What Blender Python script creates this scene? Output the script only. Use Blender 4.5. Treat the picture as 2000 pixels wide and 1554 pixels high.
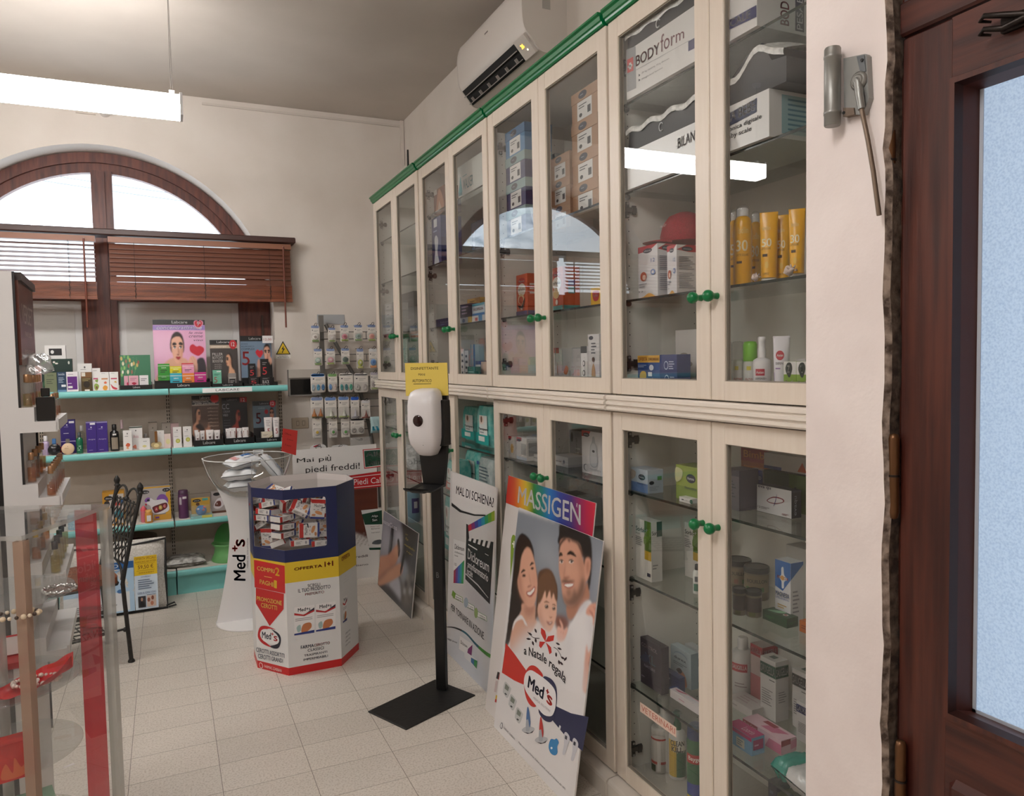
import bpy,math,random
import numpy as np
from mathutils import Vector
for o in list(bpy.data.objects): bpy.data.objects.remove(o)
SC=bpy.context.scene
COL=SC.collection
rnd=random.Random(7)

  # ---------------------------------------------------------------- camera
FPX,YAW,PIT,ROL,CH=1466.77,.4314,.0515,.0194,1.49
def _basis():
    cy,sy,cp,sp=math.cos(YAW),math.sin(YAW),math.cos(PIT),math.sin(PIT)
    f=np.array([sy*cp,cy*cp,-sp]);r=np.array([cy,-sy,0.]);d=np.cross(f,r)
    c,s=math.cos(ROL),math.sin(ROL)
    return c*r+s*d,-s*r+c*d,f
CR,CD,CF=_basis()
CAM=np.array([0,0,CH])
cd=bpy.data.cameras.new('camera');cam=bpy.data.objects.new('camera',cd);COL.objects.link(cam)
cd.sensor_width=36;cd.lens=FPX*36/2000;cd.clip_start=.02
from mathutils import Matrix
cam.matrix_world=Matrix(((CR[0],-CD[0],-CF[0],0),(CR[1],-CD[1],-CF[1],0),(CR[2],-CD[2],-CF[2],CH),(0,0,0,1)))
SC.camera=cam
def ray(u,v): return CR*((u-1000)/FPX)+CD*((v-777)/FPX)+CF
def on(u,v,a,val):  # the point where a sight line meets the plane axis a = val
    d=ray(u,v);return CAM+d*((val-CAM[a])/d[a])

  # ---------------------------------------------------------------- exposure, sky, daylight
SC.view_settings.view_transform='Standard';SC.view_settings.look='None'
SC.view_settings.exposure=.3;SC.view_settings.gamma=1
SC.cycles.max_bounces=8;SC.cycles.diffuse_bounces=4;SC.cycles.transparent_max_bounces=24
SC.cycles.caustics_reflective=False;SC.cycles.caustics_refractive=False
W=bpy.data.worlds.new('overcast_sky');SC.world=W;W.use_nodes=True
nt=W.node_tree;bg=nt.nodes['Background']
tc=nt.nodes.new('ShaderNodeTexCoord');sx=nt.nodes.new('ShaderNodeSeparateXYZ');rp=nt.nodes.new('ShaderNodeValToRGB')
nt.links.new(tc.outputs['Generated'],sx.inputs[0]);nt.links.new(sx.outputs['Z'],rp.inputs[0]);nt.links.new(rp.outputs[0],bg.inputs[0])
rp.color_ramp.elements[0].position=.0;rp.color_ramp.elements[0].color=(.80,.88,.95,1)
rp.color_ramp.elements[1].position=.5;rp.color_ramp.elements[1].color=(.86,.93,1,1)
SKY=3.2
bg.inputs[1].default_value=SKY
LAMP=34.0

  # ---------------------------------------------------------------- materials
def lin(h):
    h=h.lstrip('#');c=[int(h[i:i+2],16)/255 for i in (0,2,4)]
    return tuple(x/12.92 if x <= .04045 else ((x+.055)/1.055)**2.4 for x in c)
MC={}
def node(nt,t,**kw):
    n=nt.nodes.new(t)
    for k,v in kw.items(): setattr(n,k,v)
    return n
def newmat(name):
    m=bpy.data.materials.new(name);m.use_nodes=True
    return m,m.node_tree,m.node_tree.nodes['Principled BSDF']
def M(h,r=.5,metal=0,bump=0,spec=.5):
    k=(h,r,metal,bump,spec)
    if k in MC: return MC[k]
    m,nt,b=newmat('paint_%s' % h.strip('#'))
    b.inputs['Base Color'].default_value=lin(h)+(1,);b.inputs['Roughness'].default_value=r
    b.inputs['Metallic'].default_value=metal;b.inputs['Specular IOR Level'].default_value=spec
    if bump:
        n=node(nt,'ShaderNodeTexNoise');n.inputs['Scale'].default_value=60
        g=node(nt,'ShaderNodeNewGeometry');nt.links.new(g.outputs['Position'],n.inputs['Vector'])
        bp=node(nt,'ShaderNodeBump');bp.inputs['Strength'].default_value=bump;bp.inputs['Distance'].default_value=.01
        nt.links.new(n.outputs[0],bp.inputs['Height']);nt.links.new(bp.outputs[0],b.inputs['Normal'])
    MC[k]=m;return m
def glass(name,tint=(.93,.97,.95),ior=1.5,rough=0,power=1.0,milk=0,milkcol=(.8,.8,.8)):
    if name in MC: return MC[name]
    m=bpy.data.materials.new(name);m.use_nodes=True;nt=m.node_tree;nt.nodes.clear()
    out=node(nt,'ShaderNodeOutputMaterial');tr=node(nt,'ShaderNodeBsdfTransparent');gl=node(nt,'ShaderNodeBsdfGlossy')
    tr.inputs[0].default_value=tint+(1,);gl.inputs['Roughness'].default_value=rough
    fr=node(nt,'ShaderNodeFresnel');ge=node(nt,'ShaderNodeNewGeometry');mr=node(nt,'ShaderNodeMapRange')  # both sides of a thin sheet mirror alike
    mr.inputs[3].default_value=ior;mr.inputs[4].default_value=1/ior;nt.links.new(ge.outputs['Backfacing'],mr.inputs[0]);nt.links.new(mr.outputs[0],fr.inputs[0])
    mu=node(nt,'ShaderNodeMath',operation='MULTIPLY');mu.inputs[1].default_value=power;mu.use_clamp=True
    nt.links.new(fr.outputs[0],mu.inputs[0]);mx=node(nt,'ShaderNodeMixShader')
    nt.links.new(mu.outputs[0],mx.inputs[0]);nt.links.new(tr.outputs[0],mx.inputs[1]);nt.links.new(gl.outputs[0],mx.inputs[2])
    last=mx
    if milk:
        df=node(nt,'ShaderNodeBsdfDiffuse');df.inputs[0].default_value=milkcol+(1,);m2=node(nt,'ShaderNodeMixShader')
        m2.inputs[0].default_value=milk;nt.links.new(mx.outputs[0],m2.inputs[1]);nt.links.new(df.outputs[0],m2.inputs[2]);last=m2
    nt.links.new(last.outputs[0],out.inputs[0]);MC[name]=m;return m
def emit(name,col,s):
    if name in MC: return MC[name]
    m=bpy.data.materials.new(name);m.use_nodes=True;nt=m.node_tree;nt.nodes.clear()
    out=node(nt,'ShaderNodeOutputMaterial');e=node(nt,'ShaderNodeEmission');e.inputs[0].default_value=col+(1,);e.inputs[1].default_value=s
    nt.links.new(e.outputs[0],out.inputs[0]);MC[name]=m;return m
def noisemat(name,c1,c2,scale=8,r=.7,bump=.0,stretch=(1,1,1),detail=4,lo=.35,hi=.65,bscale=None,bdist=.01):
    if name in MC: return MC[name]
    m,nt,b=newmat(name)
    g=node(nt,'ShaderNodeNewGeometry');mp=node(nt,'ShaderNodeMapping');mp.inputs['Scale'].default_value=stretch
    nt.links.new(g.outputs['Position'],mp.inputs[0])
    n=node(nt,'ShaderNodeTexNoise');n.inputs['Scale'].default_value=scale;n.inputs['Detail'].default_value=detail
    nt.links.new(mp.outputs[0],n.inputs['Vector'])
    cr=node(nt,'ShaderNodeValToRGB');e=cr.color_ramp.elements
    e[0].position=lo;e[0].color=lin(c1)+(1,);e[1].position=hi;e[1].color=lin(c2)+(1,)
    nt.links.new(n.outputs[0],cr.inputs[0]);nt.links.new(cr.outputs[0],b.inputs['Base Color']);b.inputs['Roughness'].default_value=r
    if bump:
        n2=n
        if bscale:
            n2=node(nt,'ShaderNodeTexNoise');n2.inputs['Scale'].default_value=bscale;nt.links.new(mp.outputs[0],n2.inputs['Vector'])
        bp=node(nt,'ShaderNodeBump');bp.inputs['Strength'].default_value=bump;bp.inputs['Distance'].default_value=bdist
        nt.links.new(n2.outputs[0],bp.inputs['Height']);nt.links.new(bp.outputs[0],b.inputs['Normal'])
    MC[name]=m;return m
WOODV=lambda: noisemat('mahogany_upright','#371510','#582a1e',6,.42,.15,(9,9,.5),6)
WOODH=lambda: noisemat('mahogany_rail','#371510','#582a1e',6,.42,.15,(.6,.6,9),6)
CREAM=lambda: noisemat('cream_lacquer','#dccfc0','#e0d4c6',5,.42,.05,(14,14,1),3)
GREEN=lambda: M('#00733f',.3)
BLACK=lambda: M('#0b0b0c',.45)
WHITE=lambda: M('#e9e7e4',.5)
TEAL=lambda: M('#7cc6c3',.4)
CLEAR=lambda: glass('clear_plastic',(.97,.97,.97),1.45,.05,1.0,.05,(.9,.9,.9))
CHROME=lambda: M('#c9c9c9',.2,1)
PRINT=None
def printmat():
    if 'print' in MC: return MC['print']
    m,nt,b=newmat('printed_ink');a=node(nt,'ShaderNodeVertexColor',layer_name='ink')
    nt.links.new(a.outputs[0],b.inputs['Base Color']);b.inputs['Roughness'].default_value=.35;MC['print']=m;return m

  # ---------------------------------------------------------------- mesh building
V3=lambda *p: np.array(p,float)
def nrm(v): return v/np.linalg.norm(v)
class Fr:  # a flat frame: x to the right, z up, n towards the onlooker
    def __init__(s,o,ux=(1,0,0),uz=(0,0,1)):
        s.o=np.array(o,float);s.ux=nrm(np.array(ux,float));s.uz=nrm(np.array(uz,float));s.n=np.cross(s.ux,s.uz)
    def p(s,x,z,d=0): return s.o+s.ux*x+s.uz*z+s.n*d
    def px(s,u,v,d=0):
        r=ray(u,v);o=s.o+s.n*d;t=np.dot(o-CAM,s.n)/np.dot(r,s.n);q=CAM+r*t-s.o
        return float(np.dot(q,s.ux)),float(np.dot(q,s.uz))
    def sub(s,x,z,d=0): return Fr(s.p(x,z,d),s.ux,s.uz)
    def rot(s,a):
        c,q=math.cos(a),math.sin(a);return Fr(s.o,s.ux*c+s.uz*q,s.uz*c-s.ux*q)
def back(y,x=0,z=0): return Fr((x,y,z))  # a plane facing the camera side of the room
def side(x,y=0,z=0): return Fr((x,y,z),(0,-1,0))  # a plane facing left, as the cabinet fronts do
def flatf(z): return Fr((0,0,z),(1,0,0),(0,1,0))
TXT={}
def textmesh(s,bold=0,ital=0):
    k=(s,bold,ital)
    if k in TXT: return TXT[k]
    cu=bpy.data.curves.new('lettering','FONT');cu.body=s;cu.resolution_u=3;cu.shear=ital;cu.space_line=.95
    ob=bpy.data.objects.new('lettering',cu);COL.objects.link(ob)
    me=bpy.data.meshes.new_from_object(ob.evaluated_get(bpy.context.evaluated_depsgraph_get()))
    v=np.array([tuple(x.co)[:2] for x in me.vertices]) if len(me.vertices) else np.zeros((0,2));f=[tuple(p.vertices) for p in me.polygons]
    bpy.data.objects.remove(ob);bpy.data.curves.remove(cu);bpy.data.meshes.remove(me)
    if len(v) and bold:
        n=len(v);v=np.concatenate([v+np.array(q)*bold for q in ((-1,0),(1,0),(0,.7),(0,-.7))]);f=[tuple(i+k*n for i in p) for k in range(4) for p in f]
    if len(v):
        v=v-v.min(0);v=v/np.maximum(v.max(0),1e-6)
    TXT[k]=(v,f);return TXT[k]
def cat(pts,n=6,closed=True):  # smooth curve through points
    P=np.array(pts,float);m=len(P);out=[]
    for i in range(m if closed else m-1):
        if closed: a,b,c,d=P[(i-1) % m],P[i],P[(i+1) % m],P[(i+2) % m]
        else: a,b,c,d=P[max(i-1,0)],P[i],P[i+1],P[min(i+2,m-1)]
        for t in np.arange(n)/n:
            out.append(.5*((2*b)+(c-a)*t+(2*a-5*b+4*c-d)*t*t+(3*b-a-3*c+d)*t**3))
    if not closed: out.append(P[-1])
    return np.array(out)
def ell(cx,cz,rx,rz,n=24,a0=0,a1=2*math.pi):
    return [(cx+rx*math.cos(a0+(a1-a0)*i/n),cz+rz*math.sin(a0+(a1-a0)*i/n)) for i in range(n)]
def rrect(x0,z0,x1,z1,r,n=4):
    o=[]
    for cx,cz,a in ((x1-r,z0+r,-90),(x1-r,z1-r,0),(x0+r,z1-r,90),(x0+r,z0+r,180)):
        for i in range(n+1):
            t=math.radians(a+90*i/n);o.append((cx+r*math.cos(t),cz+r*math.sin(t)))
    return o
class B:
    def __init__(s): s.v=[];s.f=[];s.m=[];s.mats=[];s.col={};s.sm=[]
    def mi(s,m):
        if m not in s.mats: s.mats.append(m)
        return s.mats.index(m)
    def add(s,V,F,m,smooth=False):
        k=len(s.v);s.v.extend([tuple(map(float,p)) for p in V]);i=s.mi(m)
        for f in F: s.f.append(tuple(k+j for j in f));s.m.append(i);s.sm.append(smooth)
        return k
    def box(s,x0,x1,y0,y1,z0,z1,m):
        V=[(x,y,z) for z in (z0,z1) for y in (y0,y1) for x in (x0,x1)]
        s.add(V,[(0,2,3,1),(4,5,7,6),(0,1,5,4),(2,6,7,3),(0,4,6,2),(1,3,7,5)],m);return s
    def fbox(s,F,x0,x1,z0,z1,d0,d1,m,mf=None,ch=0):  # a box on a frame; d is depth along the frame's normal; ch bevels
        if ch:
            c=ch;q=[(x0+c,z0),(x1-c,z0),(x1,z0+c),(x1,z1-c),(x1-c,z1),(x0+c,z1),(x0,z1-c),(x0,z0+c)]
            qi=[(x0+c,z0+c),(x1-c,z0+c),(x1-c,z0+c),(x1-c,z1-c),(x1-c,z1-c),(x0+c,z1-c),(x0+c,z1-c),(x0+c,z0+c)]
            V=[F.p(x,z,d0) for x,z in q]+[F.p(x,z,d1-c) for x,z in q]+[F.p(x,z,d1) for x,z in qi]
            Fa=[tuple(range(7,-1,-1))]
            for i in range(8):
                j=(i+1) % 8;Fa+=[(i,j,8+j,8+i),(8+i,8+j,16+j,16+i)]
            Fa.append((16,17,19,21));s.add(V,Fa,m)
            return s
        V=[F.p(x,z,d) for d in (d0,d1) for z in (z0,z1) for x in (x0,x1)]
        s.add(V,[(0,2,3,1),(0,1,5,4),(2,6,7,3),(0,4,6,2),(1,3,7,5),(4,5,7,6)],m)
        if mf: s.m[-1]=s.mi(mf)
        return s
    def prism(s,F,pts,d0,d1,m,mf=None,smooth=False):
        n=len(pts);V=[F.p(x,z,d0) for x,z in pts]+[F.p(x,z,d1) for x,z in pts]
        A=sum(pts[i][0]*pts[(i+1) % n][1]-pts[(i+1) % n][0]*pts[i][1] for i in range(n));fl=A<0
        fl=fl != (d1<d0)
        Q=[tuple(reversed(f)) if fl else f for f in [(i,(i+1) % n,n+(i+1) % n,n+i) for i in range(n)]]
        t=tuple(range(n));b=tuple(reversed(t));u=tuple(n+i for i in t)
        s.add(V,Q+[t if fl else b,tuple(reversed(u)) if fl else u],m)
        if smooth:
            for i in range(len(Q)): s.sm[-3-i]=True
        if mf: s.m[-1]=s.mi(mf)
        return s
    def flat(s,F,pts,d,m):
        A=sum(pts[i][0]*pts[(i+1) % len(pts)][1]-pts[(i+1) % len(pts)][0]*pts[i][1] for i in range(len(pts)))
        t=tuple(range(len(pts)));s.add([F.p(x,z,d) for x,z in pts],[t if A>0 else tuple(reversed(t))],m);return s
    def tube(s,P,r,m,n=8,caps=True,closed=False):
        P=[np.array(p,float) for p in P];R=r if hasattr(r,'__len__') else [r]*len(P);V=[];up=None;N=len(P)
        for i,p in enumerate(P):
            t=(P[(i+1) % N]-P[i-1]) if closed else (P[min(i+1,N-1)]-P[max(i-1,0)]);t=nrm(t)
            if up is None: up=V3(0,0,1) if abs(t[2])<.9 else V3(1,0,0)
            a=nrm(np.cross(up,t));b=np.cross(t,a);up=b
            V+=[p+R[i]*(math.cos(2*math.pi*k/n)*a+math.sin(2*math.pi*k/n)*b) for k in range(n)]
        Fa=[]
        for i in range(N if closed else N-1):
            j=(i+1) % N
            for k in range(n): Fa.append((i*n+k,i*n+(k+1) % n,j*n+(k+1) % n,j*n+k))
        s.add(V,Fa,m,True)
        if caps and not closed: s.add(V[:n],[tuple(reversed(range(n)))],m);s.add(V[-n:],[tuple(range(n))],m)
        return s
    def lathe(s,o,prof,m,n=20,axis=(0,0,1),sx=1,sy=1,ang=0,smooth=True,lid=True):
        o=np.array(o,float);ax=nrm(np.array(axis,float));u=V3(1,0,0) if abs(ax[0])<.9 else V3(0,1,0)
        a=nrm(u-ax*np.dot(u,ax));b=np.cross(ax,a)
        if ang: c,q=math.cos(ang),math.sin(ang);a,b=a*c+b*q,b*c-a*q
        V=[]
        for r,z in prof:
            V+=[o+ax*z+r*(sx*math.cos(2*math.pi*k/n)*a+sy*math.sin(2*math.pi*k/n)*b) for k in range(n)]
        Fa=[]
        for i in range(len(prof)-1):
            for k in range(n): Fa.append((i*n+k,i*n+(k+1) % n,(i+1)*n+(k+1) % n,(i+1)*n+k))
        s.add(V,Fa,m,smooth)
        if prof[0][0]>1e-5: s.add(V[:n],[tuple(reversed(range(n)))],m)
        if lid and prof[-1][0]>1e-5: s.add(V[-n:],[tuple(range(n))],m)
        return s
    def ball(s,o,r,m,n=12,sx=1,sy=1,sz=1):
        k=n//2;return s.lathe(o,[(r*math.sin(math.pi*i/k)+1e-6,-r*sz*math.cos(math.pi*i/k)) for i in range(k+1)],m,n,sx=sx,sy=sy)
    def loft(s,rings,m,smooth=True,caps=True):
        n=len(rings[0]);V=[p for r in rings for p in r];Fa=[]
        for i in range(len(rings)-1):
            for k in range(n): Fa.append((i*n+k,i*n+(k+1) % n,(i+1)*n+(k+1) % n,(i+1)*n+k))
        s.add(V,Fa,m,smooth)
        if caps: s.add(rings[0],[tuple(reversed(range(n)))],m);s.add(rings[-1],[tuple(range(n))],m)
        return s
    def grid(s,fn,nu,nv,m,smooth=True,cols=None):
        V=[fn(i/nu,j/nv) for j in range(nv+1) for i in range(nu+1)]
        k=s.add(V,[(j*(nu+1)+i,j*(nu+1)+i+1,(j+1)*(nu+1)+i+1,(j+1)*(nu+1)+i) for j in range(nv) for i in range(nu)],m,smooth)
        if cols is not None:
            for q,c in enumerate(cols): s.col[k+q]=c
        return s
    def text(s,F,t,x0,z0,x1,z1,m,d=.0008,bold=0,ital=0,rot=0):  # lettering stretched into a rectangle; rot = 90 reads upwards
        v,f=textmesh(t,bold,ital)
        if not len(v): return s
        if rot==90: V=[F.p(x1-(x1-x0)*b,z0+(z1-z0)*a,d) for a,b in v]
        elif rot==-90: V=[F.p(x0+(x1-x0)*b,z1-(z1-z0)*a,d) for a,b in v]
        elif rot=='m': V=[F.p(x1-(x1-x0)*a,z0+(z1-z0)*b,d) for a,b in v]
        else: V=[F.p(x0+(x1-x0)*a,z0+(z1-z0)*b,d) for a,b in v]
        s.add(V,f,m);return s
    def textq(s,F,t,q,m,d=.0008,bold=0,ital=0):  # lettering in a four-cornered area: lower left, lower right, upper right, upper left
        v,f=textmesh(t,bold,ital);q=np.array(q,float)
        V=[F.p(*((1-a)*(1-b)*q[0]+a*(1-b)*q[1]+a*b*q[2]+(1-a)*b*q[3]),d) for a,b in v];s.add(V,f,m);return s
    def obj(s,name,parent=None,base=None,bevel=0,label=None):
        if not s.v: raise ValueError(name)
        A=np.array(s.v)
        if parent is not None: base=np.array(PB[parent.name])
        elif base is None: base=V3((A[:,0].min()+A[:,0].max())/2,(A[:,1].min()+A[:,1].max())/2,A[:,2].min())
        base=np.array(base,float);A=A-base
        me=bpy.data.meshes.new(name);me.from_pydata([tuple(p) for p in A],[],s.f)
        for m in s.mats: me.materials.append(m)
        me.polygons.foreach_set('material_index',s.m);me.polygons.foreach_set('use_smooth',s.sm)
        if s.col:
            at=me.color_attributes.new('ink','FLOAT_COLOR','POINT');c=np.ones((len(A),4),np.float32)
            for k,q in s.col.items(): c[k,:3]=q
            at.data.foreach_set('color',c.ravel())
        me.update()
        o=bpy.data.objects.new(name,me);COL.objects.link(o);PB[o.name]=tuple(base)
        if parent is not None: o.parent=parent
        else: o.location=base
        if bevel:
            bv=o.modifiers.new('rounded_edges','BEVEL');bv.width=bevel;bv.segments=2;bv.limit_method='ANGLE';bv.angle_limit=.6
        if label: o['label']=label
        return o
PB={}
def thing(name,label,cat,base,group=None):
    o=bpy.data.objects.new(name,None);COL.objects.link(o);o.location=base;o.empty_display_size=.05;PB[o.name]=tuple(base)
    o['label']=label;o['category']=cat
    if group: o['group']=group
    return o
def tag(o,label,cat,group=None):
    o['label']=label;o['category']=cat
    if group: o['group']=group
    return o
def struct(o): o['kind']='structure';return o
def clone(o,parent=None):
    c=o.copy();COL.objects.link(c);PB[c.name]=PB[o.name]
    if parent is not None: c.parent=parent
    for k in list(o.children): clone(k,c)
    return c

  # printing on a face of width w and height h (fractions of the face): r rectangle, e ellipse, p polygon, c smooth curve, t lettering, l lines of small print
def deco(b,F,w,h,art,d=.0005):
    for k,a in enumerate(art):
        dd=d+.00035*k;q=a[0]
        if q=='r': x0,z0,x1,z1,c=a[1:6];b.flat(F,[(x0*w,z0*h),(x1*w,z0*h),(x1*w,z1*h),(x0*w,z1*h)],dd,M(c))
        elif q=='e': cx,cz,rx,rz,c=a[1:6];b.flat(F,[(x*w,z*h) for x,z in ell(cx,cz,rx,rz,18)],dd,M(c))
        elif q=='p': b.flat(F,[(x*w,z*h) for x,z in a[1]],dd,M(a[2]))
        elif q=='c': b.flat(F,[(x*w,z*h) for x,z in cat(a[1],4)],dd,M(a[2]))
        elif q=='t':
            t,x0,z0,x1,z1,c=a[1:7];o=a[7] if len(a)>7 else {}
            b.text(F,t,x0*w,z0*h,x1*w,z1*h,M(c),dd,**o)
        elif q=='l':
            x0,z0,x1,z1,n,c=a[1:7];st=(z1-z0)/n
            for i in range(n):
                e=x0+(x1-x0)*(.6+.4*((i*37+n*11) % 10)/10);zz=z0+st*(i+.3);b.flat(F,[(x0*w,zz*h),(e*w,zz*h),(e*w,(zz+st*.4)*h),(x0*w,(zz+st*.4)*h)],dd,M(c))
class Paint:  # ink on a printed sheet, mixed on a grid
    def __init__(s,F,x0,z0,x1,z1,nx,nz,base):
        s.F,s.r,s.nx,s.nz=F,(x0,z0,x1,z1),nx,nz;s.a=np.zeros((nz+1,nx+1,3));s.a[:]=lin(base)
        s.X,s.Z=np.meshgrid(np.arange(nx+1),np.arange(nz+1))
    def g(s,pts):
        x0,z0,x1,z1=s.r;return np.array([((x-x0)/(x1-x0)*s.nx,(z-z0)/(z1-z0)*s.nz) for x,z in pts])
    def mask(s,G,ss=2):
        m=np.zeros(s.X.shape)
        for ox in (-.25,.25):
            for oz in (-.25,.25):
                X,Z=s.X+ox,s.Z+oz;ins=np.zeros(X.shape,bool)
                for i in range(len(G)):
                    (x1,z1),(x2,z2)=G[i-1],G[i]
                    if z1==z2: continue
                    c=((z1>Z) != (z2>Z)) & (X<(x2-x1)*(Z-z1)/(z2-z1)+x1);ins ^= c
                m+=ins*.25
        return m
    def poly(s,pts,c,blur=0,al=1,smooth=True):  # pts in frame metres
        G=s.g(pts)
        if smooth: G=cat(G,5)
        m=s.mask(G)
        if blur:
            k=int(blur*2.5)+1;w=np.exp(-.5*(np.arange(-k,k+1)/blur)**2);w /= w.sum()
            m=np.apply_along_axis(lambda q: np.convolve(np.pad(q,k,'edge'),w,'valid'),0,m)
            m=np.apply_along_axis(lambda q: np.convolve(np.pad(q,k,'edge'),w,'valid'),1,m)
        m=(m*al)[...,None];s.a=s.a*(1-m)+np.array(lin(c))*m
    def line(s,pts,wd,c,blur=0,al=1):  # wd in metres
        P=cat(pts,4,False) if len(pts)>2 else np.array(pts,float);d=np.gradient(P,axis=0);n=np.stack([-d[:,1],d[:,0]],1);n /= np.linalg.norm(n,axis=1)[:,None]+1e-9
        tp=np.sin(np.linspace(.15,math.pi-.15,len(P)))[:,None]
        s.poly(np.concatenate([P+n*wd/2*tp,(P-n*wd/2*tp)[::-1]]),c,blur,al,False)
    def put(s,b,d=.0005):
        x0,z0,x1,z1=s.r;F=s.F
        b.grid(lambda i,j: F.p(x0+(x1-x0)*i,z0+(z1-z0)*j,d),s.nx,s.nz,printmat(),False,s.a.reshape(-1,3));return b
  # ================================================================ the room
RX,BY,CZ,LX,FY=1.727,5.65,3.325,-3.4,-1.7
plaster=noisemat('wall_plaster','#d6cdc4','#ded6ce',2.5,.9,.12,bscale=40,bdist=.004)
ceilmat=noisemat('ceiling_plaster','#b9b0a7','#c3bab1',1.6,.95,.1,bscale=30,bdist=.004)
nearpl=noisemat('near_plaster','#e2d6d2','#eadfdb',6,.8,.2,bscale=90,bdist=.003)
def floormat():
    m,nt,b=newmat('floor_tiles');g=node(nt,'ShaderNodeNewGeometry');sp=node(nt,'ShaderNodeSeparateXYZ');nt.links.new(g.outputs['Position'],sp.inputs[0])
    L=nt.links.new
    def mth(op,a,bb):
        n=node(nt,'ShaderNodeMath',operation=op)
        for i,q in enumerate((a,bb)):
            if isinstance(q,(int,float)): n.inputs[i].default_value=q
            elif q is not None: L(q,n.inputs[i])
        return n.outputs[0]
    xs=mth('DIVIDE',mth('ADD',sp.outputs[0],.1763+30*.3026),.3026);ys=mth('DIVIDE',mth('ADD',sp.outputs[1],-3.3439+60*.1983),.1983)
    fx,fy=mth('FRACT',xs,None),mth('FRACT',ys,None)
    gx=mth('LESS_THAN',mth('ABSOLUTE',mth('SUBTRACT',fx,.5),None),.5-.0032);gy=mth('LESS_THAN',mth('ABSOLUTE',mth('SUBTRACT',fy,.5),None),.5-.0048)
    tile=mth('MULTIPLY',gx,gy)
    cb=node(nt,'ShaderNodeCombineXYZ');L(mth('FLOOR',xs,None),cb.inputs[0]);L(mth('FLOOR',ys,None),cb.inputs[1])
    wn=node(nt,'ShaderNodeTexWhiteNoise',noise_dimensions='2D');L(cb.outputs[0],wn.inputs['Vector'])
    n1=node(nt,'ShaderNodeTexNoise');n1.inputs['Scale'].default_value=140;n1.inputs['Detail'].default_value=3;L(g.outputs['Position'],n1.inputs['Vector'])
    n2=node(nt,'ShaderNodeTexNoise');n2.inputs['Scale'].default_value=7;L(g.outputs['Position'],n2.inputs['Vector'])
    r1=node(nt,'ShaderNodeValToRGB');e=r1.color_ramp.elements;e[0].position=.36;e[0].color=lin('#beb4a8')+(1,);e[1].position=.52;e[1].color=lin('#d6cec4')+(1,);L(n1.outputs[0],r1.inputs[0])
    hs=node(nt,'ShaderNodeHueSaturation');L(r1.outputs[0],hs.inputs['Color']);L(mth('ADD',mth('MULTIPLY',wn.outputs[0],.09),mth('ADD',mth('MULTIPLY',n2.outputs[0],.1),.9)),hs.inputs['Value'])
    mx=node(nt,'ShaderNodeMix',data_type='RGBA');L(tile,mx.inputs[0]);mx.inputs[6].default_value=lin('#6f675d')+(1,);L(hs.outputs[0],mx.inputs[7]);L(mx.outputs[2],b.inputs['Base Color'])
    b.inputs['Roughness'].default_value=.38;bp=node(nt,'ShaderNodeBump');bp.inputs['Strength'].default_value=.35;bp.inputs['Distance'].default_value=.002;L(tile,bp.inputs['Height']);L(bp.outputs[0],b.inputs['Normal'])
    return m
b=B();b.box(LX,2.0,FY,6.2,-.1,0,floormat());struct(b.obj('floor'))
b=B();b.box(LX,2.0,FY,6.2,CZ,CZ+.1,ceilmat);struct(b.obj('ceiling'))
b=B();b.box(LX-.1,LX,FY,6.2,0,CZ,plaster);struct(b.obj('wall_left'))
b=B();b.box(LX,2.0,FY-.1,FY,0,CZ,plaster);struct(b.obj('wall_front'))
b=B();b.box(RX,RX+.2,1.11,6.2,0,CZ,plaster);struct(b.obj('wall_right'))
  # the far wall round the arched opening
ax,az,ar=-.343,1.874,1.07
b=B();F=back(BY);D=.46
def wq(x0,x1,z0,z1): b.fbox(F,x0,x1,z0,z1,-D,0,plaster)
wq(LX,ax-ar,0,CZ);wq(ax+ar,RX+.05,0,CZ);wq(ax-ar,ax+ar,0,.86)
N=40
for i in range(N):
    t0,t1=math.pi*i/N,math.pi*(i+1)/N
    P=[(ax+ar*math.cos(t0),az+ar*math.sin(t0)),(ax+ar*math.cos(t0),CZ),(ax+ar*math.cos(t1),CZ),(ax+ar*math.cos(t1),az+ar*math.sin(t1))]
    V=[F.p(x,z,d) for d in (-D,0) for x,z in P];b.add(V,[(4,5,6,7),(3,2,1,0)],plaster);b.add([V[0],V[3],V[7],V[4]],[(0,1,2,3)],plaster,True)
struct(b.obj('wall_back'))
  # window: arched frame, mullion, rails, panes
wood=noisemat('window_mahogany','#4a2118','#6b3526',7,.45,.15,(6,6,.7),5)
w=thing('window_1','','',(ax,5.89,.86));del w['label'],w['category'];w['kind']='structure'
G=back(5.86)
b=B()
oa=[(ax+1.066*math.cos(t),az+1.066*math.sin(t)) for t in np.linspace(0,math.pi,49)];ia=[(ax+.937*math.cos(t),az+.937*math.sin(t)) for t in np.linspace(0,math.pi,49)];ma=[(ax+1.0*math.cos(t),az+1.0*math.sin(t)) for t in np.linspace(0,math.pi,49)]
for i in range(48):
    for (A,C_,d0,d1) in ((oa,ma,-.07,.012),(ma,ia,-.07,-.012)):
        V=[G.p(*q,d) for d in (d0,d1) for q in (A[i],A[i+1],C_[i+1],C_[i])]
        b.add(V,[(7,6,5,4),(0,1,5,4),(2,3,7,6)],wood)
for x0,x1 in ((ax-1.066,ax-.85),(.505,ax+1.066)): b.fbox(G,x0,x1,.86,2.0,-.07,.01,wood)
b.fbox(G,ax-1.0,ax+1.0,1.94,2.05,-.07,0,wood);b.fbox(G,ax-1.0,ax+1.0,.86,.98,-.07,0,wood)
b.obj('window_frame',w)
b=B();b.fbox(G,-.408,-.281,.86,2.82,-.07,.012,wood);b.fbox(G,-.362,-.325,.86,2.81,.012,.035,wood);b.fbox(G,-.5,-.408,.98,1.94,-.07,0,wood);b.obj('mullion',w)
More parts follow.
